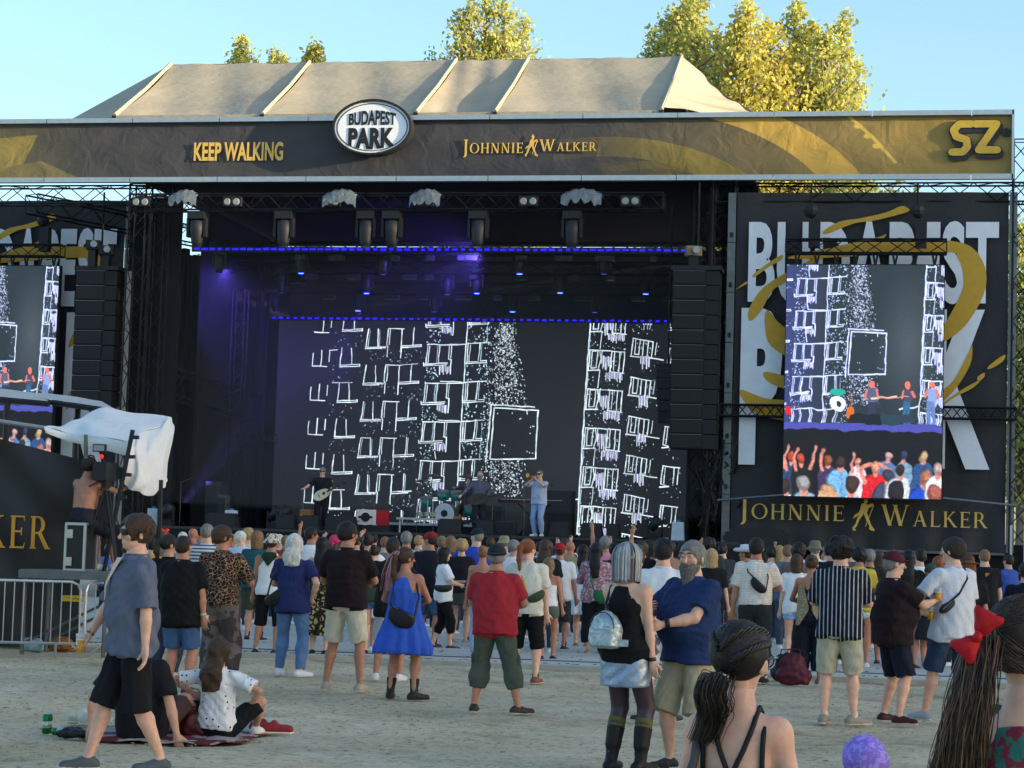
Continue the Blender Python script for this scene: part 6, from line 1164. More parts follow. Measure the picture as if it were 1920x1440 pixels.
# ---------------------------------------------------------------- camera platform, canopies and barriers at the left
s1 = 133; D_ = lambda px, py, s=s1: Q(px, py, s)
a = D_(0, 1090); 
bm_ = mat('26272a', .55, var=.12, vs_=1.5, bump=.2, bs=3); th = thing('draped_hoarding', 'tall black sheeted hoarding with gold lettering at the left edge', 'hoarding', (D_(-60, 1100, 128).x, D_(-60, 1100, 128).y, 0))
A0, A1, A2, A3 = D_(-420, 1245, 128), D_(150, 1160, 128), D_(143, 872, 128), D_(-420, 770, 128); T2 = D_(-5, 786, 128)
A0.z = .02; A1 = D_(150, 1150, 128); A1.z = .02
def hdp(u, v): return Vector((0, -.05*math.sin(u*50+v*9)*(1-v)*.6-.06*math.sin(u*13-v*5)-.05*math.sin((u*22+v*16))*v, -.16*max(0, u-.72)*3.3*v*v))
sheet('sheeting', A0, A1, D_(150, 842, 128), D_(-420, 765, 128), bm_, th, 80, 40, hdp)
MB().tube([D_(-420, 757, 128), D_(0, 790, 128), D_(86, 803, 128)], .035, 6).build('top_rail', mat('8f9294', .4, .5), th)
ys = (D_(50, 990, 128)).y-.16
def serif_on(word, pxa, pxb, pyt, pyb, s, parent, m):
    a_, b_ = D_(pxa, pyb, s), D_(pxb, pyb, s); zt_ = D_(pxa, pyt, s).z; o = serif(word, a_.x, b_.x, a_.z, zt_, 0, m, None, small=.8, depth=.012)
    for v in o.data.vertices: t = (v.co.x-a_.x)/(b_.x-a_.x); v.co.y += a_.y+(b_.y-a_.y)*t-.17; v.co -= wl(parent)
    o.parent = parent; o.data.update(); return o
serif_on('WALKER', -188, 108, 945, 1021, 128, th, mat('c9922a', .5, emit=0, var=.2, vs_=1.5))
# grey sheet canopies
def canopy(lab, c4, th_=.06, col='b2b0a8'):
    o = thing('canopy_roof', lab, 'canopy', sum(c4, Vector())/4, 'grey canopies over the control tent'); sheet('cover', *c4, mat(col, .5, var=.12, vs_=2), o, 10, 6, lambda u, v: Vector((0, 0, .05*math.sin(3.14*u)*math.sin(3.14*v)))); 
    for i in range(4): MB().tube([c4[i]-Vector((0, 0, .05)), c4[(i+1) % 4]-Vector((0, 0, .05))], .045, 5).build('edge_beam', blackm, o)
    return o
canopy('flat grey canopy sheet at the left edge above the hoarding', [Q(-60, 738, 120), Q(90, 752, 120), Q(80, 738, 104), Q(-60, 722, 104)]); canopy('grey canopy sheet nearer the stage, above the white cloth', [Q(60, 744, 116), Q(214, 766, 118), Q(190, 752, 100), Q(80, 736, 100)])
for px, pt, s in ((14, 752, 120), (146, 766, 110)): a_ = Q(px, pt, s); tag(MB().tube([a_, Vector((a_.x, a_.y, 0))], .05, 6).build('canopy_post', blackm), f"dark post holding the {'left edge' if px < 50 else 'nearer'} grey canopy", 'post', 'canopy posts')
# riser table, flight case
tz = D_(120, 1068).z; c = D_(146, 1068); th = thing('platform_table', 'low grey scaffold platform under the camera operator', 'platform', (c.x, c.y, 0)); RY = Matrix.Rotation(YAW*-1*0, 3, 'Z')
MB().box((c.x, c.y, tz-.03), (1.32, .95, .05)).build('top', mat('6d7072', .6, var=.2), th); MB().box((c.x, c.y-.48, tz-.07), (1.34, .04, .11)).build('edge_frame', dalu, th)
for ex in (-.6, .6):
    for ey in (-.42, .42): MB().tube([(c.x+ex, c.y+ey, tz-.1), (c.x+ex, c.y+ey, 0)], .03, 6).build('leg', dalu, th)
for ey in (-.42, .42): MB().tube([(c.x-.6, c.y+ey, .15), (c.x+.6, c.y+ey, .75)], .02, 5).build('brace', dalu, th)
f0 = D_(150, 1060); th = thing('flight_case', 'tall black flight case with chrome edges used as a seat', 'flight case', (f0.x, f0.y, tz)); hh = (1062-976)/s1
MB().box((f0.x, f0.y, tz+hh/2), (.28, .42, hh)).build('case_body', mat('1c1d1f', .5, var=.1), th)
for ex in (-.14, .14):
    for ey in (-.21, .21): MB().box((f0.x+ex, f0.y+ey, tz+hh/2), (.035, .035, hh+.02)).build('edge', alu, th)
    for z in (0, hh): MB().box((f0.x+ex, f0.y, tz+z), (.036, .42, .036)).build('edge', alu, th)
for ey in (-.21, .21):
    for z in (.0, hh): MB().box((f0.x, f0.y+ey, tz+z), (.28, .036, .037)).build('edge', alu, th)
for z in (.12, hh-.14): MB().box((f0.x-.08, f0.y-.225, tz+z), (.09, .02, .12)).build('latch', alu, th)
d = person(0, 0, s1, 'shirtless camera operator in headphones seated on a flight case', yaw=22, pos=(f0.x+.02, f0.y), zbase=tz-.0, H=1.80, pelvis=hh/1.03+.10, legs=((-.02, .36), (.22, .42, .09)), skin='b', hair=('short', 'dark'), top=('bare', '0'), bot=('shorts', '20222c'), shoes='b8bcae', arms=(((-.16, .36, 1.06), (-1, -.3, -.5)), ((.30, .42, 1.12), (1, -.4, -.4))), group='camera crew', fat=.25, detail=1, lean=6)
a_ = [Vector(np.array(d['hp'](e*.085, -.005, z)))*d['sc'] for e, z in ((-1, -.02), (-1, .06), (-.6, .12), (0, .135), (.6, .12), (1, .06), (1, -.02))]; b = MB().tube(a_, .012, 6); [b.sph(a_[k], (.03, .045, .05)) for k in (0, 6)]; link('headphones', mkmesh('headphones', b.v, b.f, blackm), d['root'])
# camera on its post
k0 = D_(196, 900); th = thing('video_camera', 'dark broadcast camera with viewfinder screen before the operator', 'video camera', k0)
MB().box(k0+Vector((-.02, .05, .12)), (.20, .42, .26)).build('camera_body', blackm, th); MB().tube([k0+Vector((0, .25, .12)), k0+Vector((.02, .55, .12))], .09, 12).build('lens', blackm, th); v = D_(187, 840); MB().box(v, (.19, .05, .11), .2).build('viewfinder', blackm, th); MB().box(v+Vector((0, -.03, 0)), (.15, .006, .08), .2).build('viewfinder_screen', mat('5a6672', .2, emit=.15), th); MB().tube([v, k0+Vector((0, 0, .2))], .015, 5).build('arm', blackm, th); MB().sph(D_(190, 856), .035, 8, 5).build('tally_lamp', mat('c02020', .4, emit=.5), th); MB().tube([k0, k0+Vector((-.1, -.3, -.1))], .015, 5).build('pan_handle', blackm, th)
b0 = D_(198, 930); th = thing('camera_tripod', 'black camera tripod with crossing legs beside the operator', 'tripod', (b0.x, b0.y, tz))
for dx, dy in ((-.35, -.1), (.3, -.2), (.05, .4)):
    b = MB(); b.tube([b0+Vector((0, 0, .12)), Vector((b0.x+dx, b0.y+dy, tz))], .022, 5); b.tube([b0+Vector((.05, 0, .1)), Vector((b0.x+dx*.95, b0.y+dy*.95+.04, tz+.05))], .015, 5); b.build('leg', blackm, th)
MB().lathe([(.07, 0), (.09, .15)], b0+Vector((0, 0, .1)), 10).build('head', blackm, th)
th = thing('crane_pole', 'leaning black pole with clamps that carries the white cloth', 'pole', D_(196, 1090)); p0, p1 = D_(192, 1086), D_(249, 806); MB().tube([p0, p1], .032, 6).build('pole', blackm, th)
for t in (.35, .55, .7, .82, .95): q = p0.lerp(p1, t); MB().box(q+Vector((.05, 0, 0)), (.12, .06, .05)).build('clamp', blackm, th)
tag(MB().tube([D_(299, 1012), D_(302, 900)], .03, 6).build('cloth_pole', blackm), 'thin upright black pole right of the white cloth', 'pole'); tag(MB().tube([D_(161, 860), D_(161, 815)], .03, 6).build('cloth_pole', dalu), 'short grey pole under the left end of the white cloth', 'pole')
# white cloth draped over the poles
wc_ = mat('dcdcd8', .9, var=.05, vs_=2, bump=.5, bs=7); th = thing('white_cloth', 'white cloth draped as a sunshade over the camera', 'cloth', D_(250, 820))
top = [[(82, 800, 128), (130, 812, 128), (176, 818, 130), (240, 828, 132)], [(110, 798, 126), (148, 794, 126), (196, 798, 127), (266, 812, 128)], [(134, 792, 124), (166, 780, 124), (222, 784, 124), (304, 797, 124)], [(150, 788, 121), (196, 763, 121), (252, 774, 121), (320, 782, 120)]]
def patch(name, rows, n=14, f=.03, ph=0):
    g = [[Q(*p) for p in r] for r in rows]; nr, nc = len(g), len(g[0]); V = []; N = n*(nc-1)+1; Mn = n*(nr-1)+1
    def cr(p, t):      # smooth interpolation along a list
        i = min(int(t), len(p)-2); u = t-i; a0, a1, a2, a3 = p[max(i-1, 0)], p[i], p[i+1], p[min(i+2, len(p)-1)]; return .5*((2*a1)+(a2-a0)*u+(2*a0-5*a1+4*a2-a3)*u*u+(3*a1-a0-3*a2+a3)*u**3)
    for j in range(Mn):
        col = [cr([g[k][c_] for k in range(nr)], j/n) for c_ in range(nc)]
        for i in range(N): V.append(cr(col, i/n)+Vector((0, f*math.sin(i*.55+j*.12+ph+math.sin(j*.2)), f*.5*math.sin(i*.31+j*.42+ph)))-wl(th))
    F_ = [(j*N+i, j*N+i+1, (j+1)*N+i+1, (j+1)*N+i) for j in range(Mn-1) for i in range(N-1)]; o = link(name, mkmesh(name, V, F_, wc_, True), th); md = o.modifiers.new('thick', 'SOLIDIFY'); md.thickness = .008; return o
patch('top_cloth', top, 10); 
patch('valance', [[(82, 800, 128.2), (130, 812, 128.2), (176, 818, 130.2), (240, 828, 132.2)], [(84, 806, 128.4), (132, 821, 128.4), (178, 829, 130.4), (241, 842, 132.4)], [(86, 811, 128.4), (134, 829, 128.4), (180, 838, 130.4), (242, 856, 132.4)]], 10, .012, 2)
patch('hanging_cloth', [[(240, 828, 132), (254, 819, 130), (268, 811, 128), (304, 797, 124), (320, 782, 120)], [(237, 852, 132), (256, 850, 131.5), (282, 846, 130), (308, 826, 126), (328, 808, 121.5)], [(234, 885, 132), (256, 892, 132), (282, 895, 131), (308, 880, 128), (312, 860, 124)], [(233, 906, 132), (252, 922, 132), (280, 927, 131), (305, 917, 128), (312, 900, 125)]], 12, .045, 1)
# crowd barriers
def barrier(lab, a_, b_, h=1.05, n=14, tape=False, group='steel crowd barriers'):
    a_, b_ = Vector(a_), Vector(b_); a_.z = b_.z = 0; t = (b_-a_).normalized(); L_ = (b_-a_).length; th = thing('crowd_barrier', lab, 'barrier', a_, group); gal = mat('b4b8ba', .35, .7, var=.15, vs_=4); r = .12; z0 = .18
    pts = [a_+Vector((0, 0, z0)), a_+Vector((0, 0, h-r)), a_+t*r*.3+Vector((0, 0, h-r*.3)), a_+t*r+Vector((0, 0, h)), b_-t*r+Vector((0, 0, h)), b_-t*r*.3+Vector((0, 0, h-r*.3)), b_+Vector((0, 0, h-r)), b_+Vector((0, 0, z0)), a_+Vector((0, 0, z0))]; MB().tube(pts, .021, 8).build('frame', gal, th)
    bb = MB().tube([(0, 0, z0), (0, 0, h)], .0085, 6); me = mkmesh('bar', bb.v, bb.f, gal)
    for k in range(1, n): inst(me, 'bar', th, a_+t*L_*k/n)
    nrm = Vector((t.y, -t.x, 0))
    for q in (.15, .85): c_ = a_+t*L_*q; MB().tube([c_-nrm*.30+Vector((0, 0, .01)), c_-nrm*.04+Vector((0, 0, z0)), c_+nrm*.04+Vector((0, 0, z0)), c_+nrm*.30+Vector((0, 0, .01))], .018, 6).build('foot', gal, th)
    return th
bA, bB = G(-130, 137), G(156, 135); b1_ = barrier('steel crowd barrier with yellow tape at its corner, nearer the left edge', bA, bB, 1.03, 16)
tp_ = D_(140, 1122, 134); tg = thing('yellow_tag', 'yellow warning tape tied to the steel barrier corner', 'tape', tp_); MB().box(tp_+Vector((-.02, -.04, 0)), (.30, .03, .085), .12).build('tape', mat('c9b000', .6), tg); [MB().box(tp_+Vector((-.13+k*.035, -.0595, (k % 3-1)*.006)), (.02, .004, .014), .12).build('print_mark', mat('3a3410', .6), tg) for k in range(7)]
barrier('steel crowd barrier behind the walking man', G(166, 136), G(430, 124), 1.03, 16); barrier('steel crowd barrier at the right edge by the helper in blue', G(1862, 88), G(1908, 88), 1.1, 8); 
# grey gate posts and blotchy tan panel near right edge
c = Q(1905, 1060, 80); th = thing('light_gate', 'pale framed gate panel at the right edge', 'gate', (c.x, c.y, 0)); MB().box((c.x+.2, c.y, 1.3), (.06, .06, 2.6)).build('post', alu, th); MB().box((c.x-.12, c.y, 1.3), (.05, .05, 2.6)).build('post', alu, th); MB().box((c.x+.55, c.y, 1.3), (.7, .02, 2.4)).build('panel', mat('b08a50', .7, var=.5, vs_=5), th)
# things lying behind the barrier
for px, s, col, lab, cat in ((125, 128, '8a5a20', 'brown paper bag behind the crowd barrier', 'bag'), (70, 130, '7a99a4', 'pale blue bag behind the crowd barrier', 'bag')):
    g_ = G(px, s); F_ = Field((g_.x-.3, g_.y-.2, -.02), (g_.x+.3, g_.y+.2, .3), .02); F_.ell((g_.x, g_.y, .08), (.18, .13, .12)); F_.cut((0, 0, .0), (0, 0, -1)); V, Fc = F_.mesh(); tag(link('cloth_bag', mkmesh('cloth_bag', V+vnormals(V, Fc)*wrinkle(V, .02, 4, 20)[:, None], Fc, mat(col, .8), True)), lab, cat)
# ---------------------------------------------------------------- blanket and picnic things
def QG(px, py): p = GP(px, py); p.z = 0; return p
pts = [(138, 1374), (175, 1388), (260, 1391), (330, 1394), (400, 1396), (455, 1392), (500, 1378), (540, 1362), (480, 1352), (400, 1350), (300, 1356), (200, 1364)]
cen = QG(340, 1374); V = [cen+Vector((0, 0, .03))]; n = len(pts)*4; ring_ = []
for i in range(n): a_ = QG(*pts[i//4]); b_ = QG(*pts[(i//4+1) % len(pts)]); ring_.append(a_.lerp(b_, (i % 4)/4))
Fc = []
for k, q in enumerate((.35, .7, 1)):
    for i, p in enumerate(ring_): V.append(cen.lerp(p, q)+Vector((0, 0, .022+.012*math.sin(i*1.3+k*2)-(.01 if k == 2 else 0))))
for i in range(n): j = (i+1) % n; Fc.append((0, 1+i, 1+j)); [Fc.append((1+k*n+i, 1+(k+1)*n+i, 1+(k+1)*n+j, 1+k*n+j)) for k in (0, 1)]
o = link('picnic_blanket', mkmesh('picnic_blanket', V, Fc, mat('8f8a88', .9, var=.2, pat='blotch', col2='5a1c24', ps=4), True)); tag(o, 'patterned grey and dark red picnic blanket under the seated pair', 'blanket'); o.modifiers.new('thick', 'SOLIDIFY').thickness = .012
def can(px, py, lab, lying=False):
    g_ = QG(px, py); M_ = Matrix.Rotation(R(84), 3, 'Y')@Matrix.Rotation(0, 3, 'Z') if lying else Matrix.Identity(3); c_ = g_+Vector((0, 0, .035 if lying else 0)); th = thing('beer_can', lab, 'can', g_, 'green beer cans on the ground'); MB().lathe([(.025, 0), (.033, .012), (.033, .145), (.026, .165)], c_, 18, M_).build('can_body', mat('0f6a2c', .3, .5, var=.15, vs_=14), th, True); MB().lathe([(.0335, .05), (.0335, .105)], c_, 18, M_).build('label_band', mat('b8c4b0', .4, .3, var=.5, vs_=40), th, True); MB().lathe([(.0265, .163), (.024, .168)], c_, 14, M_).build('lid', alu, th)
can(86, 1376, 'green beer can standing upright left of the blanket'); can(98, 1380, 'green beer can lying on its side beside the upright one', True)
can(90, 1375, 'second green beer can close behind the upright one')
def shoe(px, py, rz, col, sole, lab, grp, s=1.0, up=0):
    g_ = QG(px, py)+Vector((0, 0, .0)); th = thing('loose_shoe', lab, 'shoe', g_, grp, rz); W[th.name] = Vector((0, 0, 0)); F_ = Field((-.1, -.2, -.01), (.1, .2, .16), .007); F_.cone((0, -.10, .055), (0, .11, .045), .046, .038, .02, (np.array([0, 0, 1.]), 1.05)); F_.cone((0, -.09, .06), (0, -.02, .09), .038, .034, .02); F_.cone((0, -.07, .12), (0, -.05, .16), .028, .03, 0, mode='sub'); F_.cut((0, 0, .018), (0, 0, -1)); V, Fc = F_.mesh(); link('upper', mkmesh('upper', V*s, Fc, mat(col, .7, var=.2, vs_=20), True), th)
    F_ = Field((-.1, -.2, -.01), (.1, .2, .1), .006); F_.cone((0, -.10, .045), (0, .115, .04), .052, .043, .02); F_.cut((0, 0, .024), (0, 0, 1)); F_.cut((0, 0, .002), (0, 0, -1)); V, Fc = F_.mesh(); link('sole', mkmesh('sole', V*s, Fc, mat(sole, .7, var=.08), True), th); return th
shoe(160, 1358, R(-70), 'b8b8a6', 'c8c6b8', 'pale sneaker lying nearer the cans behind the blanket', 'loose shoes', 1.15); shoe(178, 1362, R(-100), 'bdbdb0', 'c8c6b8', 'pale chunky sneaker nearer the walking man', 'loose shoes', 1.15)
shoe(497, 1374, R(-60), '7a1820', 'd8d4cc', 'dark red canvas shoe on the blanket corner', 'loose shoes'); shoe(518, 1377, R(-75), '8a2028', 'd8d4cc', 'red canvas shoe with white toe at the blanket edge', 'loose shoes')
def lump_bag(px, py, s, size, col, lab, nm='handbag', z=0, strap=True, seed=3, **kw):
    g_ = G(px, s); th = thing(nm, lab, 'bag', (g_.x, g_.y, z)); W[th.name] = Vector((0, 0, 0)); F_ = Field((-size[0]-.05, -size[1]-.05, -.02), (size[0]+.05, size[1]+.05, size[2]*2.3), .012); F_.ell((0, 0, size[2]*.9), size); F_.cone((-size[0]*.7, 0, size[2]*.5), (size[0]*.7, 0, size[2]*.45), size[2]*.5, size[2]*.5, .03); F_.cut((0, 0, .002), (0, 0, -1)); V, Fc = F_.mesh(); V = V+vnormals(V, Fc)*wrinkle(V, .014, seed, 22)[:, None]; link('bag_body', mkmesh('bag_body', V, Fc, mat(col, .6, var=.2, **kw), True), th)
    if strap: b = MB().tube([(-size[0]*.6, 0, size[2]*1.3), (-size[0]*.4, -.02, size[2]*2.1), (size[0]*.4, -.02, size[2]*2.1), (size[0]*.6, 0, size[2]*1.3)], .008, 5); link('handle', mkmesh('handle', b.v, b.f, mat(col, .6)), th)
lump_bag(368, 1375, 222, (.17, .10, .12), '4a1218', 'dark red handbag on the blanket left of the seated girl'); lump_bag(1478, 1262, 138, (.16, .12, .2), '14151a', 'black backpack on the paving by the pair in black and lace', 'backpack'); lump_bag(1492, 1230, 142, (.18, .12, .22), '5a1626', 'maroon backpack on the paving behind the black one', 'backpack', seed=5)
lump_bag(150, 1385, 226, (.13, .08, .04), '17181a', 'small black pouch at the left end of the blanket', 'pouch', strap=False, seed=8)
# ---------------------------------------------------------------- the crowd, listed roughly from the left
tee = 'tee'
V_ = lambda c, **k: ('tee', c, k) if k else ('tee', c)
def pat(kind, c2, ps): return dict(pat=kind, col2=c2, ps=ps)
def PP(*a, **k): return person(*a, **k)
# seated pair on the blanket
PP(418, 1212, 223, 'seated girl with long brown hair in a white top with dark dots, on the blanket', sex='f', pos=G(420, 222), H=1.50, pelvis=.13, legs=((-.25, .50, .08, (-.6, .2, 1)), (.26, .46, .08, (.8, .2, .8))), hair=('longwavy', 'brown', .34), top=(tee, 'c9ccd6', pat('dots', '15161c', 20)), bot=('shorts', '15161a'), arms=(((-.26, .02, .42), (-1, -.3, 0)), ((.30, .10, .30), (1, -.3, 0))), headyaw=25, detail=2, group='people on the blanket', fat=.1, hem=-.04)
d = PP(290, 1225, 226, 'person in a black shirt sitting on the blanket, mostly behind the walking man', pos=G(282, 226), H=1.78, pelvis=.13, lean=-16, legs=((-.1, .75, .08, (0, 0, 1)), (.25, .70, .08, (.3, 0, 1))), hair=('short', 'dark'), top=(tee, '15161a'), bot=('shorts', '3a2c2c'), arms=(((-.34, -.25, .10), (-1, -.5, 0)), ((.36, -.18, .06), (1, -.8, 0))), detail=2, group='people on the blanket', fat=.4)
# the walking man
d = PP(255, 968, 264, 'walking man in an open blue grey linen shirt and black shorts carrying a beer', yaw=-126, hair=('messy', 'brown'), top=('shirt', '4c5363'), bot=('long_shorts', '131419'), shoes='4a5458', glasses='sun', arms=(((-.29, -.02, .83), (-.6, -1, 0)), ((.27, .24, .90), (.7, -1, -.2))), hands=('relax', 'grip'), legs=((-.10, -.20, .085, (0, 1, 0), -5), (.10, .25, .075, (0, 1, 0), 5)), fat=.3, headyaw=-8, skin='c', group='people in the foreground', sleeve=.98, hem=-.12)
held(d, 1, 'cup', 'clear plastic cup of beer in the hand of the walking man', off=(0, 0, -.03))
# open collar: skin wedge with placket edges, on the chest
def chest_v(d, depth=.22, w_=.05):
    F_ = []; fr = [np.array(d['tp'](x, y, z)) for x, y, z in ((-w_, .085, .50), (w_, .085, .50), (.004, .152, .50-depth))]; b = MB(); b.add([Vector(p)*d['sc'] for p in fr]+[Vector(np.array(d['tp'](0, .03, .50-.02)))*d['sc']], [(0, 2, 1), (0, 1, 3), (1, 2, 3), (2, 0, 3)]); return link('open_collar', mkmesh('open_collar', b.v, b.f, mat(SKIN['c'], .55, var=.1)), d['root'])
def tubes(d, name, pts, r, m, close=False): b = MB().tube([Vector(np.array(p))*d['sc'] for p in pts], r, 6); return link(name, mkmesh(name, b.v, b.f, m, True), d['root'])
def band(d, side, t, col, nm='wristband', r=.031, w_=.018): el, wr = d['arms'][side][1], d['arms'][side][2]; c = el+(wr-el)*t; u = nv(wr-el); return tubes(d, nm, [c-u*w_/2, c+u*w_/2], r, mat(col, .6, var=.05))
vneck = []
for k in range(9): z = .535-.028*k; w_ = .052*(1-k/8.5); vneck.append((w_, z))
def vpatch(d, col, y0=.10, y1=.150, wk=.055, zt_=.54, zb_=.30, nm='bare_chest'):
    V = []; 
    for k in range(10):
        t = k/9; z = zt_+(zb_-zt_)*t; y = y0+(y1-y0)*min(1, t*1.6)+.004; w2 = wk*(1-t)+.002
        for x in (-w2, 0, w2): V.append(Vector(np.array(d['tp'](x, y+(.006 if x == 0 else 0), z)))*d['sc'])
    F_ = [(k*3+i, k*3+i+1, k*3+i+4, k*3+i+3) for k in range(9) for i in (0, 1)]; o = link(nm, mkmesh(nm, V, F_, mat(col, .55, var=.1), True), d['root']); return o
vpatch(d, up(SKIN['c'], 1.15), .105, .196, .062, .535, .24); band(d, 1, .93, '7a4a40'); band(d, 1, .84, 'b8a07a'); tubes(d, 'necklace', [d['tp'](-.06, .06, .53), d['tp'](-.035, .13, .45), d['tp'](0, .158, .40), d['tp'](.035, .13, .45), d['tp'](.06, .06, .53)], .003, mat('b8a070', .3, .8))
# left band of the crowd
d = PP(345, 1005, 174, 'man in an oversized black t-shirt and denim shorts, hand low with a drink', fat=.75, hair=('buzz', 'dark'), top=(tee, '0f1013'), bot=('shorts', '2c4a72'), shoes='3a3430', arms=('fold', ((.27, -.02, .86), (.6, -.6, 0))), skin='b', headyaw=12, hem=-.16); band(d, 1, .9, 'c2b49a', 'watch', .036, .03); held(d, 1, 'cup', 'violet plastic cup in the hand of the man in black', col='5a4a70')
PP(318, 1004, 158, 'woman with tied dark hair in black left of the man in black', sex='f', hair=('pony', 'dark', .2), top=(tee, '121316'), bot=('jeans', '2c3444'), headyaw=50, shoes='b9bab2', fat=.4)
d = PP(418, 987, 166, 'man in a leopard print shirt and marbled wide trousers looking right', hair=('short', 'brown'), top=('shirt', '1c1412', pat('leopard', '8a6a50', 26)), bot=('wide', '3a3230', pat('blotch', '5a4f4c', 6)), shoes='1a1a1a', arms=('fold', ((.20, .28, 1.16), (.9, -.5, -1))), headyaw=55, glasses='sun', skin='b', fat=.25, hem=-.03); held(d, 1, 'phone', 'black phone held up by the man in the leopard print shirt', rz=.6)
PP(388, 983, 122, 'grey haired man in a white and blue striped t-shirt', hair=('short', 'grey'), top=(tee, 'c2c8cf', pat('hstripe', '2c4a66', 120)), bot=('shorts', '2a2a30'), skin='c')
PP(452, 996, 100, 'white haired man in a pale blue shirt behind the leopard shirt', hair=('short', 'white'), top=('shirt', '9aa8c8'), bot=('trousers', '333844'), headyaw=40, skin='c')
PP(482, 996, 112, 'big person with brown blond hair in a teal t-shirt and olive shorts', fat=.7, hair=('bob', 'light'), top=(tee, '0f4a50'), bot=('shorts', '39412c'), socks=('2a2a2a', .25), shoes='2a2a2a', arms=('hang', 'fold'), sex='f')
d = PP(510, 1000, 127, 'person in a patterned bucket hat, white vest and green neckerchief', hair=('buzz', 'brown'), hat=('bucket', 'c4bcae', pat('blotch', '4a3a3c', 22)), top=('tank', 'c6cbd6'), bot=('long_shorts', '121316'), shoes='2c3032', socks=('d0d0cc', .1), arms=('hang', 'fold'), legs=((-.20, .02), (.12, -.05)), skin='b')
def kerchief(d, col, z0=.36, w_=.12): 
    V = [Vector(np.array(d['tp'](*p)))*d['sc'] for p in ((-w_, -.125, .50), (w_, -.125, .50), (0, -.175, z0), (-w_*.7, -.07, .565), (w_*.7, -.07, .565), (0, -.10, .57), (0, -.155, .47))]; return link('neckerchief', mkmesh('neckerchief', V, [(0, 2, 6), (2, 1, 6), (0, 6, 5, 3), (6, 1, 4, 5)], mat(col, .9)), d['root'])
kerchief(d, '14301f')
d = PP(553, 1005, 150, 'person with long white wavy hair in a navy polo shirt and blue jeans', hair=('longwavy', 'white', .22), top=('polo', '1c2450'), bot=('jeans', '3f5f86'), shoes='d6d8da', arms=('fold', ((.24, .02, .98), (1, -1, 0))), legs=((-.16, .05, .075, (-.2, 1, 0), -8), (.15, -.08, .075, (.2, 1, 0), 40)), fat=.25, skin='c', hem=-.12)
sling(d, mat('121317', .6), 'black shoulder bag at the left hip of the person with white hair', (-.10, .02, .55), (-.20, -.10, .06), (.15, .05, .10), -.65, fb=[(-.22, .05, .3), (-.12, .08, .52)])
PP(605, 1008, 126, 'woman with long black hair, bare shoulders and a snake pattern skirt', sex='f', hair=('long', 'black', .36), top=('camisole', '5a4f20', pat('snake', '1c1810', 16)), bot=('midi', '8a7c52', pat('snake', '1f1a12', 13)), shoes='1f1a1a', arms=('hang', 'fold'), skin='c', fat=.35)
PP(584, 990, 104, 'dark haired man in a white t-shirt looking right near the stage', hair=('short', 'dark'), top=(tee, 'b9c4da'), bot=('trousers', '2a2a33'), headyaw=60, skin='b')
PP(628, 1003, 96, 'person in a pink headscarf raising one hand', sex='f', hair=('bob', 'brown'), hat=('scarf', 'c2375a'), top=(tee, '5a2a38'), bot=('jeans', '22242c'), arms=('uph', 'hang'), headyaw=10)
PP(536, 1004, 92, 'small far person in red raising the right arm high', hair=('short', 'light'), top=(tee, '7a2a22'), bot=('shorts', '2c2c30'), arms=('hang', 'up'), skin='b')
d = PP(652, 980, 165, 'tall man in a dark brown polo shirt and cream shorts, arms folded', hair=('parted', 'black'), top=('polo', '1c1215'), bot=('shorts', 'aba48e'), shoes='a49a84', arms=('fold', 'fold'), legs=((-.19, .03, .075, (-.1, 1, 0), -6), (.19, -.03, .075, (.1, 1, 0), 16)), headyaw=35, glasses='clear', skin='b', fat=.35, hem=-.06, sleeve=.8)
PP(690, 1002, 120, 'woman in a loose white shirt mostly behind the brown polo shirt', sex='f', hair=('bun', 'dark'), top=('shirt', 'bcc8d2'), bot=('skirt', 'c4ccd6'), arms=('fold', 'phone'), fat=.4)
PP(703, 1022, 124, 'woman in an olive t-shirt and denim shorts left of the blue dress', sex='f', hair=('bun', 'dark'), top=(tee, '2f3a2a'), bot=('short', '3c5a80'), shoes='2c2c2c', skin='c', arms=('hang', 'fold'))
PP(737, 1008, 152, 'man in a black t-shirt and grey shorts behind the blue dress', hair=('buzz', 'dark'), top=(tee, '14161a'), bot=('bermuda', '8b8f96'), shoes='d4d6d8', legs=((-.17, .02), (.12, .05)), arms=('fold', 'fold'), skin='b', hem=-.12)
PP(722, 1006, 104, 'short haired man in a grey shirt near the stage, right of the white shirt', hair=('buzz', 'light'), top=(tee, '56606a'), bot=('trousers', '2a2a2a'), skin='c')
PP(762, 997, 108, 'grey haired man in a pale green t-shirt', hair=('short', 'grey'), top=(tee, '8f9a8c'), bot=('shorts', '3a3a3a'), skin='b')
d = PP(762, 1028, 172, 'woman in a bright blue flared dress with a long pink ponytail', sex='f', fat=.6, hair=('pony', 'brown', .38), top=('dress', '1444a0'), bot=('none', '0'), shoes=('23231f', .42), socks=('1a1a1a', .4), arms=('fold', 'fold'), legs=((-.14, .02, .075, (-.1, 1, 0), -4), (.16, -.04, .075, (.1, 1, 0), 55)), headyaw=45, glasses='sun', skin='b', hem=-.40)
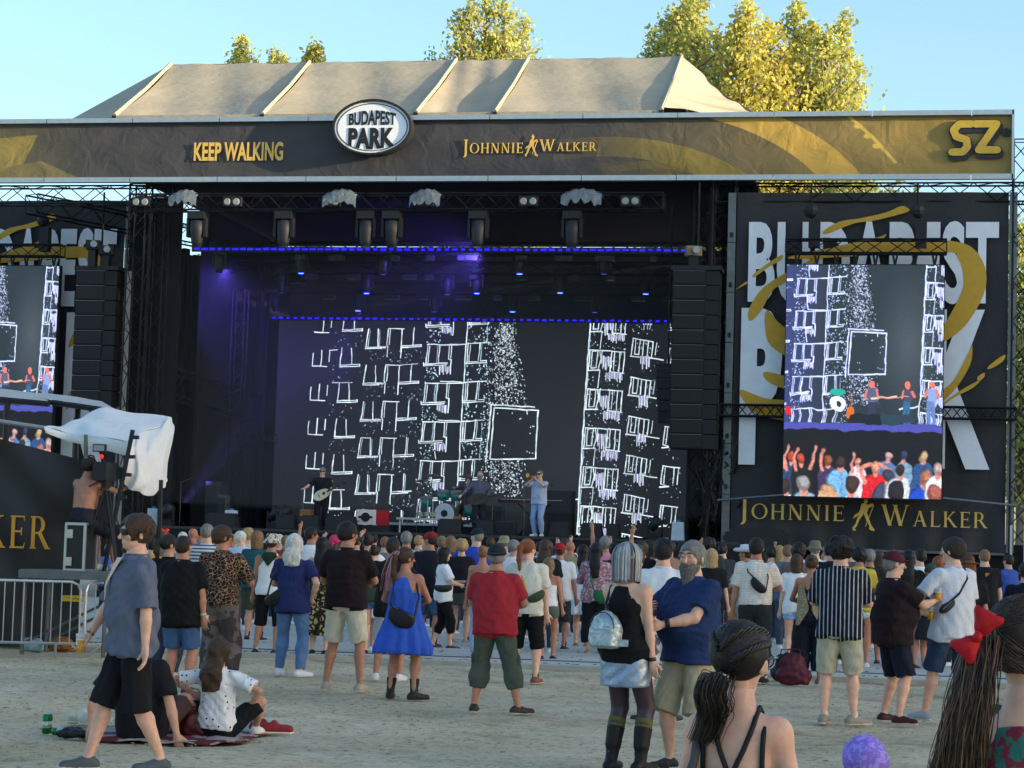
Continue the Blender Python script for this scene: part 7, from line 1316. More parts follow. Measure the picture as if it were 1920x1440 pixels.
def strands(d, name, m, roots, path, n=60, r=.006, spread=.05, seed=1, seg=6, rs=None):
    q = random.Random(seed); b = MB(); P3 = [np.array(p) for p in path]
    for i in range(n):
        o0 = np.array([q.gauss(0, 1), q.gauss(0, .6), q.gauss(0, .4)])*roots; o1 = o0+np.array([q.gauss(0, 1), q.gauss(0, .5), q.gauss(0, .3)])*spread*.5; pts = []; w0 = q.uniform(0, 6)
        for k in range(seg+1):
            t = k/seg*(len(P3)-1); j = min(int(t), len(P3)-2); p = P3[j]*(1-(t-j))+P3[j+1]*(t-j); f = k/seg; pts.append(Vector(p+o0*(1-f)+o1*f+np.array([math.sin(w0+f*5), math.cos(w0+f*4), 0])*.006)*d['sc'])
        b.tube(pts, [r*(1-.55*k/seg) for k in range(seg+1)], 4, False)
    return link(name, mkmesh(name, b.v, b.f, m, True), d['root'])
h0, h1, h2, h3 = d['hp'](0, -.115, .06), d['hp'](-.02, -.16, -.02), d['hp'](-.07, -.17, -.18), d['hp'](-.09, -.16, -.36)
strands(d, 'hair', mat('c48a98', .5, var=.3, vs_=12), .016, [h0, h1, h2, h3], 70, .007, .05, 2); strands(d, 'hair', mat('5a3c38', .5, var=.3, vs_=12), .018, [h0, h1, h2, h3], 26, .007, .06, 5)
sling(d, mat('101114', .6), 'black half moon bag across the back of the blue dress', (.10, -.02, .545), (.02, -.205, .03), (.17, .06, .13), .45, through=[(-.13, -.17, .18), (-.10, -.12, .40), (-.08, -.02, .55)], fb=[(.20, -.12, .26), (.14, -.06, .48)])
# middle
PP(806, 996, 113, 'man in a red cap and black t-shirt with denim shorts', hair=('short', 'dark'), hat=('cap', '8f1620', {}, 'x'), top=(tee, '161a22'), bot=('shorts', '33506e'), socks=('1c1c1c', .25), shoes='3a3a3a', arms=('fold', 'hang'), headyaw=-65, fat=.3, skin='b', hem=-.14)
PP(700, 1000, 90, 'far person in black filming with both hands up', hair=('short', 'black'), top=(tee, '17181c'), bot=('jeans', '22242a'), arms=('uph', 'phone'))
PP(828, 1004, 96, 'person in a khaki cap beside the red cap', hair=('short', 'light'), hat=('cap', '7a6f4e'), top=(tee, '4a3a2c'), bot=('jeans', '22242c'))
PP(845, 1006, 98, 'brown haired woman behind the woman in white', sex='f', hair=('bob', 'light'), top=(tee, '2b2320'), bot=('jeans', '2a3444'))
d = PP(834, 1027, 115, 'woman in a white t-shirt and black cropped trousers seen from the side', sex='f', yaw=68, hair=('bob', 'black'), top=(tee, 'c2ccd6'), bot=('slim', '111214'), shoes='4a3c30', arms=('hold', 'fold'), legs=((-.08, -.14), (.06, .14)), skin='c', fat=.25)
sling(d, mat('131417', .6), 'black shoulder bag worn by the woman in the white t-shirt', (-.1, 0, .55), (.20, -.04, .14), (.05, .16, .08), 0)
PP(866, 1012, 108, 'blond person in a black t-shirt and short olive skirt', sex='f', hair=('curly', 'blond'), top=(tee, '1c1a20'), bot=('miniskirt', '3b4034'), fat=.55, shoes='8f8a84', arms=('fold', 'hang'), skin='c')
d = PP(893, 990, 105, 'tall man in a royal blue t-shirt and navy cap stretching one arm left', hair=('buzz', 'grey'), hat=('cap', '141a26'), top=(tee, '14369a'), bot=('shorts', '1c5560'), arms=(((-.55, .28, 1.40), (-.5, 0, -1)), 'hang'), headyaw=-60, skin='c', fat=.45, shoes='3a3a3a')
PP(906, 1024, 124, 'woman with bare back and pale jeans behind the red t-shirt', sex='f', hair=('bun', 'light'), top=('camisole', '8a5f4a'), bot=('jeans', '7f93a6'), shoes='6a3038', arms=('hang', 'fold'), skin='b')
PP(945, 1004, 98, 'person in a khaki sun hat and grey shirt', hair=('short', 'grey'), hat=('bucket', '8f8468'), top=(tee, '8a8f92'), bot=('trousers', '3a3a40'))
PP(964, 1012, 112, 'grey haired man in a white shirt behind the navy cap', hair=('short', 'grey'), top=(tee, 'bcc4cc'), bot=('trousers', '333333'), headyaw=30)
PP(975, 1018, 100, 'dark haired person in a slate t-shirt between two white shirts', hair=('bob', 'dark'), top=(tee, '262c34'), bot=('trousers', '333333'))
d = PP(932, 1020, 185, 'man in a crimson t-shirt, navy cap and olive cropped trousers', fat=.7, hair=('short', 'grey'), hat=('cap', '151b24', {}, 'rev'), top=(tee, '86101e'), bot=('capri', '3c443a'), shoes='3a2c26', arms=('fold', 'fold'), legs=((-.20, .02, .075, (-.1, 1, 0), -4), (.27, .0, .075, (.1, 1, 0), 55)), skin='b', hem=-.10)
for hip, kn, an, e, yw in d['ft']: m_ = hip+(kn-hip)*.85; F_ = Field(m_-.16, m_+.16, .012); F_.ell(m_+np.array([.085*e, -.01, 0]), (.028, .055, .075)); V, Fc = F_.mesh(); local_obj('cargo_pocket', V*d['sc'], Fc, mat('3c443a', .85, var=.1, bump=.2), d['root'])
d = PP(990, 1012, 150, 'person with a reddish ponytail, pale grey t-shirt and black shorts', fat=.35, hair=('pony', 'red', .28), top=(tee, 'a9a79a'), bot=('long_shorts', '101114'), shoes='7a4a3a', socks=('1c2433', .12), arms=('fold', 'hang'), headyaw=30, skin='c', legs=((-.14, 0), (.14, -.02)))
sling(d, mat('3c4426', .7), 'olive sling bag on a yellow strap over the pale grey t-shirt', (-.10, .02, .545), (.15, -.185, .14), (.12, .05, .07), -.5, sm=mat('b08a2c', .7), strap=.016)
PP(1012, 1016, 94, 'far dark haired man in a blue striped shirt', hair=('short', 'dark'), top=(tee, '4a5a72', pat('hstripe', 'b0b8c0', 90)), bot=('jeans', '22242c'), arms=('hang', 'uph'))
PP(1024, 1013, 116, 'long haired woman in a black t-shirt left of the red cap', sex='f', hair=('longwavy', 'brown', .34), top=(tee, '1a1c1c'), bot=('jeans', '2b2f3a'))
PP(1030, 1046, 124, 'slim young woman in a white strappy top and grey denim shorts', sex='f', hair=('long', 'light', .28), top=('camisole', 'c4d2dc'), bot=('short', '4c5450'), shoes='1c1c1e', arms=('hang', 'hang'), skin='b', fat=.0, legs=((-.07, -.10), (.09, .10)))
PP(1050, 1017, 112, 'man in a bright red cap, white t-shirt and dark shorts', hair=('short', 'brown'), hat=('cap', 'a01424', {}, 'rev'), top=(tee, 'bccad6'), bot=('bermuda', '2a2f38'), socks=('1c1c1c', .22), shoes='2a2a2a', arms=('fold', 'hang'), skin='b', fat=.3)
PP(1069, 1014, 97, 'bald man in a sand coloured t-shirt', hair=('bald', 'grey'), top=(tee, '7d6c50'), bot=('trousers', '33343a'), skin='b')
PP(1090, 1024, 96, 'far man in a light blue t-shirt with arms up before the screen', hair=('short', 'light'), top=(tee, '3c78a8'), bot=('jeans', '2a2a33'), arms=('uph', 'hang'))
PP(1094, 1022, 108, 'woman in a white summer dress behind the pink blouse', sex='f', hair=('long', 'black', .32), top=('dress', 'b4bfd8'), bot=('none', '0'), shoes='8a7a66', arms=('fold', 'hang'), skin='c')
d = PP(1118, 1018, 116, 'woman in a pink floral blouse with very long black hair and black trousers', sex='f', hair=('long', 'black', .40), top=('long', '7c5460', pat('blotch', 'a98a90', 26)), bot=('wide', '15171c'), shoes='a09060', arms=('fold', 'hang'), fat=.3)
sling(d, mat('1f6a38', .6), 'round green bag at the hip of the woman in the floral blouse', (-.1, 0, .55), (.12, -.16, .02), (.13, .06, .13), .1)
PP(1135, 1008, 92, 'grey haired man in pink raising a fist near the stage', hair=('curly', 'grey'), top=(tee, 'b0667a'), bot=('jeans', '33343a'), arms=('up', 'hang'), skin='b')
PP(1152, 1018, 112, 'man in a black t-shirt raising one pointing finger', hair=('short', 'black'), top=(tee, '12151e'), bot=('jeans', '22242c'), arms=('hang', 'up'), skin='b', fat=.4)
PP(1205, 1016, 104, 'woman in black with a brown bun right of the silver haired woman', sex='f', hair=('long', 'brown', .3), top=('long', '111214'), bot=('jeans', '17181c'), fat=.5, headyaw=30)
PP(1253, 1014, 104, 'tanned dark haired man with shades, looking left above the shoulders', hair=('short', 'black'), top=(tee, '7a5a48'), bot=('jeans', '22242c'), glasses='sun', yaw=-60, headyaw=-20, skin='b', arms=('fold', 'phone'))
PP(1222, 1018, 96, 'far woman in a black and white striped top', sex='f', hair=('bob', 'dark'), top=(tee, '1a1b1e', pat('hstripe', 'b8b8b4', 110)), bot=('jeans', '22242c'))
PP(1244, 1012, 190, 'person in a white t-shirt and white shorts between the talking pair', fat=.4, hair=('short', 'black'), top=(tee, 'bcc8d4'), bot=('long_shorts', 'b9bcc6', pat('blotch', '5a5c66', 7)), shoes='26282a', socks=('15161a', .25), arms=('fold', 'fold'), legs=((-.14, -.02, .075, (-.1, 1, 0), -50), (.12, .1)), skin='c')
PP(1312, 1020, 98, 'man in a mint green t-shirt above the bearded man shoulder', hair=('buzz', 'light'), top=(tee, '4c8f84'), bot=('jeans', '22242c'), skin='c')
PP(1330, 1010, 94, 'person with curly dark hair in an olive shirt before the tower', hair=('curly', 'dark'), top=(tee, '2e3430'), bot=('jeans', '22242c'))
PP(1334, 1030, 122, 'blond woman in a black t-shirt right of the bearded man', sex='f', hair=('bob', 'blond'), top=(tee, '15171a'), bot=('jeans', '17181d'), arms=('hold', 'hang'), skin='c')
PP(1398, 1022, 118, 'person in a white cowboy hat turned left, beige trousers', yaw=-70, hair=('short', 'brown'), hat=('cowboy', 'c9cdd2'), top=(tee, '8f8a7c'), bot=('trousers', '7d7860'), arms=('fold', 'fold'), skin='b')
d = PP(1418, 1010, 142, 'man in a white mesh t-shirt and dark trousers with a sling bag on his back', hair=('short', 'black'), top=(tee, 'b8b2a8', pat('hstripe', 'a89f94', 300)), bot=('trousers', '23262a'), arms=('hang', 'fold'), skin='b', hem=.06, fat=.2, shoes='1a1a1a')
sling(d, mat('121316', .6), 'black sling bag crossed over the white mesh t-shirt', (-.11, .0, .545), (.05, -.165, .26), (.12, .05, .075), .75, strap=.009, fb=[(.16, -.13, .36), (.10, -.03, .54)])
tubes(d, 'belt', [d['pel']+np.array([.183*math.cos(a/12*6.283), .133*math.sin(a/12*6.283)-.01, .075]) for a in range(13)], .014, blackm)
PP(1462, 1024, 96, 'far blond woman in a grey blue top', sex='f', hair=('bob', 'blond'), top=(tee, '5a6a80'), bot=('jeans', '3a4a60')); PP(1477, 1022, 104, 'man in a grey t-shirt and slate jeans left of the brown t-shirt', hair=('short', 'light'), top=(tee, '4c5868'), bot=('jeans', '333f50'), arms=('hang', 'fold'), fat=.3)
PP(1497, 1020, 116, 'large man in a taupe t-shirt with curly dark hair', fat=.6, hair=('curly', 'dark'), top=(tee, '5c5048'), bot=('jeans', '2c3442'), skin='b', arms=('fold', 'fold'))
PP(1528, 1013, 108, 'man in a khaki bucket hat and white t-shirt', hair=('buzz', 'grey'), hat=('bucket', '6f6c58'), top=(tee, 'bcc6cc'), bot=('jeans', '33343a'), skin='c')
PP(1494, 1040, 122, 'woman in a white printed t-shirt and pale denim shorts', sex='f', hair=('bob', 'brown'), top=(tee, 'c2d2e8'), bot=('short', '6f94bc'), shoes='2a2a2a', socks=('1a1a1a', .1), skin='c')
d = PP(1522, 1042, 142, 'woman with a bare back, cream lace vest and wide dark trousers', sex='f', hair=('bun', 'brown'), top=('camisole', '1c1e26'), bot=('wide', '171a24'), shoes='6a6258', arms=('fold', 'fold'), skin='b', fat=.15)
V = []; n_ = 12
for e in (-1, 1):
    base = len(V)
    for k in range(n_+1):
        t = k/n_; z = .44-.56*t; xo = e*(.165+.03*t); xi = e*(.10-.16*t if t < .55 else .012+(t-.55)*.30); y = -.15-.03*t
        V += [Vector(np.array(d['tp'](xo, y+.05, z)))*d['sc'], Vector(np.array(d['tp'](xi, y, z-.03*math.sin(t*3))))*d['sc']]
F2 = [(b_+2*k, b_+2*k+1, b_+2*k+3, b_+2*k+2) for b_ in (0, 2*(n_+1)) for k in range(n_)]
link('lace_vest', mkmesh('lace_vest', V, F2, mat('a89a7c', .9, pat='snake', col2='8a7a5c', ps=30)), d['root']).modifiers.new('t', 'SOLIDIFY').thickness = .006
PP(1560, 1016, 120, 'dark haired man in a black and cream shirt left of the striped shirt', hair=('curly', 'black'), top=(tee, '1c1d20'), bot=('jeans', '22242c'))
d = PP(1577, 1010, 186, 'man in a navy shirt with white pinstripes, beige shorts and slides', hair=('curly', 'black'), top=('shirt', '10141f', pat('vstripe', '8a8f98', 150)), bot=('bermuda', '96927e'), shoes='8f8878', socks=('d4d4d0', .12), arms=('fold', 'fold'), legs=((-.14, .0, .075, (-.1, 1, 0), 4), (.14, .02, .075, (.1, 1, 0), 62)), skin='c', fat=.35, headyaw=20, hem=-.10)
PP(1612, 1028, 122, 'woman in a yellow top and white flowered shorts', sex='f', hair=('curly', 'black'), top=(tee, 'a89420'), bot=('short', 'c4ccc8', pat('blotch', '7a9a7a', 30)), shoes='c8c8c4', skin='b', arms=('hang', 'fold'))
PP(1630, 1030, 118, 'grey haired man in a black tank over a pale shirt', hair=('short', 'grey'), top=(tee, '1f221e'), bot=('bermuda', '5f6a74'), shoes='3a3a3a', skin='b')
d = PP(1677, 1033, 182, 'stout man in a maroon cap and maroon t-shirt holding two beers', yaw=58, fat=.75, hair=('buzz', 'grey'), hat=('cap', '4a0d22'), top=(tee, '1f1418'), bot=('bermuda', '151a28'), shoes='3c1418', arms=(((-.03, .36, 1.14), (-1, -.5, -1)), ((.10, .42, 1.26), (1, -.3, -1))), hands=('grip', 'grip'), headyaw=12, legs=((-.15, .0, .075, (-.1, 1, 0), -8), (.2, -.03, .075, (.1, 1, 0), 45)), skin='c', hem=-.12)
held(d, 1, 'cup', 'upper beer cup held by the man in the maroon cap', off=(.02, .02, .03)); held(d, 0, 'cup', 'lower beer cup held by the man in the maroon cap', off=(.04, .02, 0))
PP(1704, 1032, 122, 'woman with long black hair in black and grey denim shorts behind the beers', sex='f', hair=('long', 'black', .42), top=(tee, '131416'), bot=('short', '6a7680'), shoes='22242a', skin='b')
PP(1724, 1030, 112, 'young man in a white t-shirt looking left', hair=('short', 'dark'), top=(tee, 'c4cfd8'), bot=('trousers', '33343a'), headyaw=-40, skin='c', arms=('hang', 'fold'))
d = PP(1746, 1056, 122, 'girl with a grey green headscarf and black dress behind the white t-shirt', sex='f', hair=('bob', 'blond'), hat=('scarf', '3c443c'), top=(tee, '1a1c1c'), bot=('skirt', '1e2124'), skin='b', arms=('fold', 'hang'))
held(d, 0, 'cup', 'beer cup of the girl in the headscarf'); 
PP(1762, 1044, 118, 'woman with auburn bob turned toward the white t-shirt', sex='f', hair=('bob', 'red'), yaw=40, top=(tee, '8a6a58'), bot=('jeans', '22242c'), skin='c')
d = PP(1786, 1010, 180, 'man in a pale grey t-shirt and blue shorts walking left with a black sling', yaw=-42, hair=('short', 'dark'), top=(tee, 'a6abb4'), bot=('bermuda', '22344f'), shoes='9aa0a4', arms=(((-.20, .28, 1.18), (-1, -.6, -.6)), 'hang'), hands=('grip', 'relax'), headyaw=-24, legs=((-.14, .22, .075, (0, 1, 0), -10), (.10, -.26, .085, (0, 1, 0), 8)), skin='c', fat=.35, hs=1.1, hem=-.13)
sling(d, mat('0f1013', .6), 'black sling bag under the arm of the man in pale grey', (.12, .0, .55), (-.17, -.12, .18), (.11, .05, .045), -.6, through=[(-.06, -.165, .30), (.06, -.14, .44), (.11, -.04, .55)], strap=.014)
PP(1815, 1042, 150, 'person in a brown straw hat and black t-shirt left of the red bow', sex='f', hair=('bob', 'red'), hat=('fedora', '5a3826'), top=(tee, '15171a'), bot=('jeans', '17181d'), fat=.4, arms=('fold', 'hang'))
d = PP(1846, 1030, 112, 'man with a fair buzz cut and a black t-shirt with an orange print', hair=('buzz', 'light'), top=(tee, '15161a'), bot=('trousers', '22242c'), skin='c', fat=.35, yaw=-12, arms=('fold', 'hang'))
V = [Vector(np.array(d['tp'](x, -.152+.10*(abs(x)/.17)**2, z)))*d['sc'] for z in (.02, .14, .26, .38, .46) for x in (-.02, .04, .10, .15)]; link('print', mkmesh('print', V, [(k*4+i, k*4+i+1, k*4+i+5, k*4+i+4) for k in range(4) for i in range(3)], mat('b8742a', .8, pat='blotch', col2='3a2010', ps=22), True), d['root'])
PP(1890, 1040, 92, 'helper in a blue tabard with pale sleeves leaning on the far barrier', hair=('short', 'dark'), top=(tee, '1c3f8a'), bot=('jeans', '33506e'), arms=('hold', 'hang'), yaw=-50)
PP(1924, 1072, 150, 'person in a navy top cut off by the right edge of the picture', hair=('short', 'dark'), top=(tee, '10131f'), bot=('jeans', '17181d'), fat=.5, H=1.68)
# far left strip of the crowd
for a in ((308, 992, 92, 'person in an orange flower headdress near the left tower', dict(hair=('short', 'red'), hat=('flower', 'd8461a'), top=(tee, '6a5a50'), sex='f')), (286, 1010, 116, 'person in a yellow t-shirt behind the walking man shoulder', dict(hair=('short', 'dark'), top=(tee, 'b08c10'))),
          (343, 998, 94, 'white haired person left of the bald man', dict(hair=('short', 'white'), top=(tee, '7a7f88'))), (362, 990, 96, 'bald man near the stage left of the striped t-shirt', dict(hair=('bald', 'grey'), top=(tee, '9a4a20'), skin='b')), (374, 1004, 88, 'person in an orange and yellow scarf behind the man in black', dict(hair=('short', 'grey'), hat=('flower', 'c85a1a'), top=(tee, 'a89020'))),
          (438, 1003, 90, 'small far woman with fair hair beside the teal t-shirt', dict(hair=('bob', 'blond'), sex='f', top=(tee, '5a4a4a'))), (465, 992, 92, 'far person with fluffy fair hair left of the bucket hat', dict(hair=('curly', 'blond'), top=(tee, 'a89c8c'))), (523, 1002, 88, 'far white haired man right of the bucket hat', dict(hair=('short', 'white'), top=(tee, '8a8f98'))),
          (668, 1004, 92, 'far dark haired person right of the brown polo shirt', dict(hair=('messy', 'dark'), top=(tee, '33302e'))), (785, 1004, 90, 'far fair haired person between blue dress and red cap', dict(hair=('short', 'blond'), top=(tee, '4a5a4a'))), (920, 1008, 88, 'far brown haired person right of the royal blue t-shirt', dict(hair=('short', 'brown'), top=(tee, '5a3a34'))),
          (1180, 1010, 90, 'far dark haired person above the silver hair', dict(hair=('short', 'dark'), top=(tee, '22303a'))), (1058, 1010, 86, 'far dark haired head behind the red cap and white shirt', dict(hair=('short', 'brown'), top=(tee, '2a2a30'))), (1280, 1016, 92, 'far dark haired man behind the bearded man', dict(hair=('short', 'black'), top=(tee, '3a2c28'))),
          (1290, 1022, 100, 'fair haired person just behind the bearded man head', dict(hair=('short', 'light'), top=(tee, '7a8a88'))), (1355, 1020, 90, 'far dark haired person left of the cowboy hat', dict(hair=('short', 'dark'), top=(tee, '2f3438'))), (1447, 1026, 96, 'far dark haired man between mesh t-shirt and fair woman', dict(hair=('messy', 'black'), top=(tee, '22262c'))), (1552, 1022, 98, 'far grey haired man right of the khaki hat', dict(hair=('short', 'grey'), top=(tee, '4a5158'))),
          (1596, 1024, 96, 'far person with black hair right of the striped shirt', dict(hair=('short', 'black'), top=(tee, '3c4450'))), (1648, 1034, 100, 'far dark haired woman left of the maroon cap', dict(hair=('bob', 'brown'), sex='f', top=(tee, '2c2c30'))), (238, 1020, 98, 'person in light blue below the camera platform', dict(hair=('short', 'brown'), top=(tee, '3f7ab8'))), (205, 1020, 96, 'person in a blue t-shirt behind the platform legs', dict(hair=('messy', 'dark'), top=(tee, '3a5f9a')))):
    k = dict(a[4]); k.setdefault('bot', ('jeans', rnd.choice(['22242c', '2c3442', '3a3a3a', '4a4436']))); k.setdefault('skin', rnd.choice('abc')); k.setdefault('arms', rnd.choice([('hang', 'hang'), ('fold', 'fold'), ('hang', 'fold'), ('hold', 'hang')])); PP(a[0], a[1], a[2], a[3], yaw=rnd.uniform(-20, 20), headyaw=rnd.uniform(-25, 25), fat=rnd.uniform(.1, .5), **k)
# second rank of far heads pressed against the pit barrier
hc = ['dark', 'brown', 'black', 'grey', 'light', 'blond', 'white']; tc_ = ['2b2f38', '5a6472', '8a8f94', 'b8bcc0', '33402f', '9aa4b0', '1b1c20', 'a89c8c', '2c4466', '7a3038']; nm_ = {'2b2f38': 'dark slate', '5a6472': 'grey blue', '8a8f94': 'pale grey', 'b8bcc0': 'white', '33402f': 'dark green', '9aa4b0': 'light blue grey', '1b1c20': 'black', 'a89c8c': 'beige', '2c4466': 'denim blue', '7a3038': 'brick red'}
marks = [(300, 'below the left speaker array'), (420, 'below the left wing drapes'), (490, 'below the white water tank'), (560, 'below the guitarist'), (700, 'below the flag box'), (800, 'below the chrome stands'), (860, 'below the acoustic guitar'), (905, 'below the bass player'), (1000, 'below the trumpeter'), (1060, 'below the amplifier stack'), (1110, 'below the outlined building'), (1170, 'below the right part of the screen wall'), (1235, 'below the right speaker array'), (1300, 'below the white tank at right'), (1440, 'below the first gold letters'), (1560, 'below the middle of the right banner'), (1660, 'below the walking figure logo'), (1800, 'below the last gold letters')]
for i, (mx_, where) in enumerate(marks):
    for j in range(2):
        hcx, tcx = hc[(i*3+j*2) % 7], tc_[(i*7+j*3) % 10]; px = mx_+(-13 if j else 16)+rnd.uniform(-5, 5); s = rnd.uniform(78, 86)
        PP(px, hor(px)-rnd.uniform(-2, 16), s, f"far person, {('fair' if hcx in ('light', 'blond') else hcx)} hair, {nm_[tcx]} top, {where}", sex='f' if (i+j) % 3 == 0 else 'm', yaw=rnd.uniform(-25, 25), hair=(('long' if (i+j) % 3 == 0 else 'short'), hcx), top=(tee, tcx), bot=('jeans', '262a33'), arms=rnd.choice([('hang', 'hang'), ('fold', 'fold'), ('uph', 'hang'), ('hang', 'up'), ('phone', 'phone'), ('hold', 'fold')]), fat=rnd.uniform(.1, .5), skin=rnd.choice('abc'))
# ---------------------------------------------------------------- the talking pair and the two nearest women
d = PP(1180, 1022, 246, 'woman with a silver bob, black vest, silver miniskirt and dark tights', yaw=26, sex='f', fat=.35, hair=('bob', 'silver'), top=('tank', '101114'), bot=('miniskirt', '7f98b0'), shoes=('131416', .64), socks=('5a5a28', .80), arms=(((-.05, .26, 1.25), (-1, -.3, -.6)), ((.25, .0, .80), (.5, -1, 0))), legs=((-.11, -.02, .075, (-.1, 1, 0), -12), (.13, .03, .075, (.1, 1, 0), 10)), headyaw=18, skin='c', group='people in the foreground', hem=-.10)
for hip, kn, an, e, yw in d['ft']:
    F_ = Field(np.minimum(hip, an)-.14, np.maximum(hip, an)+.14, .011); F_.cone(hip, kn, .104, .069, .03); F_.cone(kn, kn+(an-kn)*.34+np.array([0, -.014, 0]), .066, .068, .02, flat=True); V, Fc = F_.mesh(); local_obj('tights', V*d['sc'], Fc, mat('3a2c36', .5, var=.1, spec=.4), d['root'])
d['root'].children[2]; [o.data.materials.__setitem__(0, mat('8fa3bb', .35, .45, var=.25, vs_=4, bump=.3, bs=12)) for o in d['root'].children if o.name.startswith('skirt')]
rr = random.Random(4)
for cc, n_, sd in (('8f9394', 150, 1), ('5a5456', 70, 2), ('3a2c2e', 60, 3), ('b8bcbc', 60, 4)):
    b = MB(); q = random.Random(sd)
    for i in range(n_):
        a = q.uniform(1.9, 7.5) if q.random() < .9 else q.uniform(1.6, 7.8); x, y = math.cos(a), math.sin(a)
        if y > .55: continue
        pts = []; r0 = q.uniform(.96, 1.06); zb_ = -.165+q.uniform(-.015, .012)
        for k in range(12):
            t = k/11; ph = t*1.45; z = .108*math.cos(min(1, t/.5)*1.5708)+(0 if t < .5 else (zb_)*(t-.5)/.5); rr_ = math.sin(min(1, t/.5)*1.5708)*(1 if t < .6 else 1-.04*(t-.6))
            pts.append(Vector(np.array(d['hp'](x*.095*rr_*r0, -.018+y*.113*rr_*r0, z+.012)))*d['sc'])
        b.tube(pts, [.0075*(1-.4*k/11) for k in range(12)], 4, False)
    link('hair', mkmesh('hair', b.v, b.f, mat(cc, .4, var=.2, vs_=20), True), d['root'])
tubes(d, 'sunglasses', [d['hp'](math.cos(a)*.092, .045, .075+math.sin(a)*.03) for a in (3.3, 2.8, 2.3, 1.57, .9, .4, -.1)], .006, mat('6a5a54', .3)); band(d, 1, .95, '3a2a28', 'watch', .029, .03)
# silver backpack hanging low on the left shoulder
pc = np.array(d['tp'](-.05, -.225, .17)); th = thing('silver_backpack', 'small silver backpack with a domed top hanging on the woman in black', 'backpack', wp(d, pc), None, d['root'].rotation_euler[2]); W[th.name] = Vector((0, 0, 0)); sv_ = mat('aab8bc', .38, .45, var=.3, vs_=6, bump=.7, bs=14)
F_ = Field((-.2, -.16, -.22), (.2, .16, .22), .009); F_.loft((0, 0, 0), np.eye(3), [-.15, -.13, .03, .09, .14], [.115, .135, .130, .10, .03], [.05, .075, .065, .05, .02], [0, 0, 0, 0, 0], .02, pw=3); F_.loft((0, -.055, -.06), np.eye(3), [-.07, .055], [.115, .105], [.045, .03], [0, 0], .008, pw=3); V, Fc = F_.mesh(); V = V+vnormals(V, Fc)*wrinkle(V, .006, 9, 26)[:, None]; local_obj('bag_body', V*d['sc'], Fc, sv_, th)
b = MB().tube([Vector((math.cos(a)*.108, -.052, .02+math.sin(a)*.105)) for a in [k*.35-.3 for k in range(11)]], .005, 5); link('zip', mkmesh('zip', b.v, b.f, mat('3c4144', .4, .5)), th); b = MB().box((0, -.108, .0), (.15, .006, .008)).box((.14, .0, -.10), (.10, .05, .05), .3); link('pocket_trim', mkmesh('pocket_trim', b.v, b.f, sv_), th)
tubes(d, 'bag_strap', [pc+np.array([0, .03, .12]), d['tp'](-.12, -.13, .36), d['tp'](-.12, -.06, .50), d['tp'](-.12, .03, .52), d['tp'](-.13, .11, .40)], .011, mat('14151a', .6)); tubes(d, 'bra_strap', [d['tp'](.09, -.125, .36), d['tp'](.118, -.07, .49), d['tp'](.115, .0, .53)], .006, mat('b8b0a4', .6))
d = PP(1298, 1022, 243, 'big man with a long grey beard, navy polo shirt and beige shorts', yaw=-146, fat=.8, hair=('short', 'grey'), beard=('66635f', .26), top=('polo', '15284e'), bot=('long_shorts', '8f8468'), shoes='26282a', arms=(((-.02, .36, 1.12), (-1, -.5, -.5)), ((.22, .34, 1.16), (1, -.4, -.8))), hands=('fist', 'grip'), headyaw=-14, skin='c', group='people in the foreground', hem=-.10, legs=((-.14, -.05), (.14, .06)), hs=1.10, H=1.74)
band(d, 0, .85, '101113', 'watch', .040, .035); held(d, 1, 'can', 'green drink cup held before the bearded man chest', off=(0, .02, .05))
for e in (-1, 1):
    b = MB().sph(Vector(np.array(d['hp'](e*.031, .090, .0)))*d['sc'], .0075, 8, 6); link('eye', mkmesh('eye', b.v, b.f, mat('c9c4be', .3, var=0), True), d['root']); b = MB().sph(Vector(np.array(d['hp'](e*.031, .0955, .0)))*d['sc'], .0042, 8, 6); link('iris', mkmesh('iris', b.v, b.f, mat('2a2018', .2, var=0), True), d['root'])
    tubes(d, 'eyebrow', [d['hp'](e*.014, .102, .020), d['hp'](e*.032, .104, .026), d['hp'](e*.052, .092, .020)], .005, mat('3a3634', .8))
tubes(d, 'lips', [d['hp'](-.018, .100, -.072), d['hp'](0, .109, -.074), d['hp'](.018, .100, -.072)], .0065, mat('6a3430', .5))
def smooth3(p, n=4):
    p = [p[0]]+list(p)+[p[-1]]; out = []
    for i in range(1, len(p)-2):
        for k in range(n): u = k/n; a0, a1, a2, a3 = p[i-1], p[i], p[i+1], p[i+2]; out.append(.5*((2*a1)+(a2-a0)*u+(2*a0-5*a1+4*a2-a3)*u*u+(3*a1-a0-3*a2+a3)*u**3))
    return out+[p[-2]]
def hairlocks(d, name, col, n, sd, path_fn, r=.004, seg=9, rough=.45):
    q = random.Random(sd); b = MB()
    for i in range(n):
        pts = path_fn(q)
        if pts is None: continue
        m_ = len(pts)-1; b.tube([Vector(np.array(p))*d['sc'] for p in pts], [r*(1-.5*k/m_) for k in range(m_+1)], 3, False)
    return link(name, mkmesh(name, b.v, b.f, mat(col, rough, var=.3, vs_=25, spec=.5), True), d['root'])
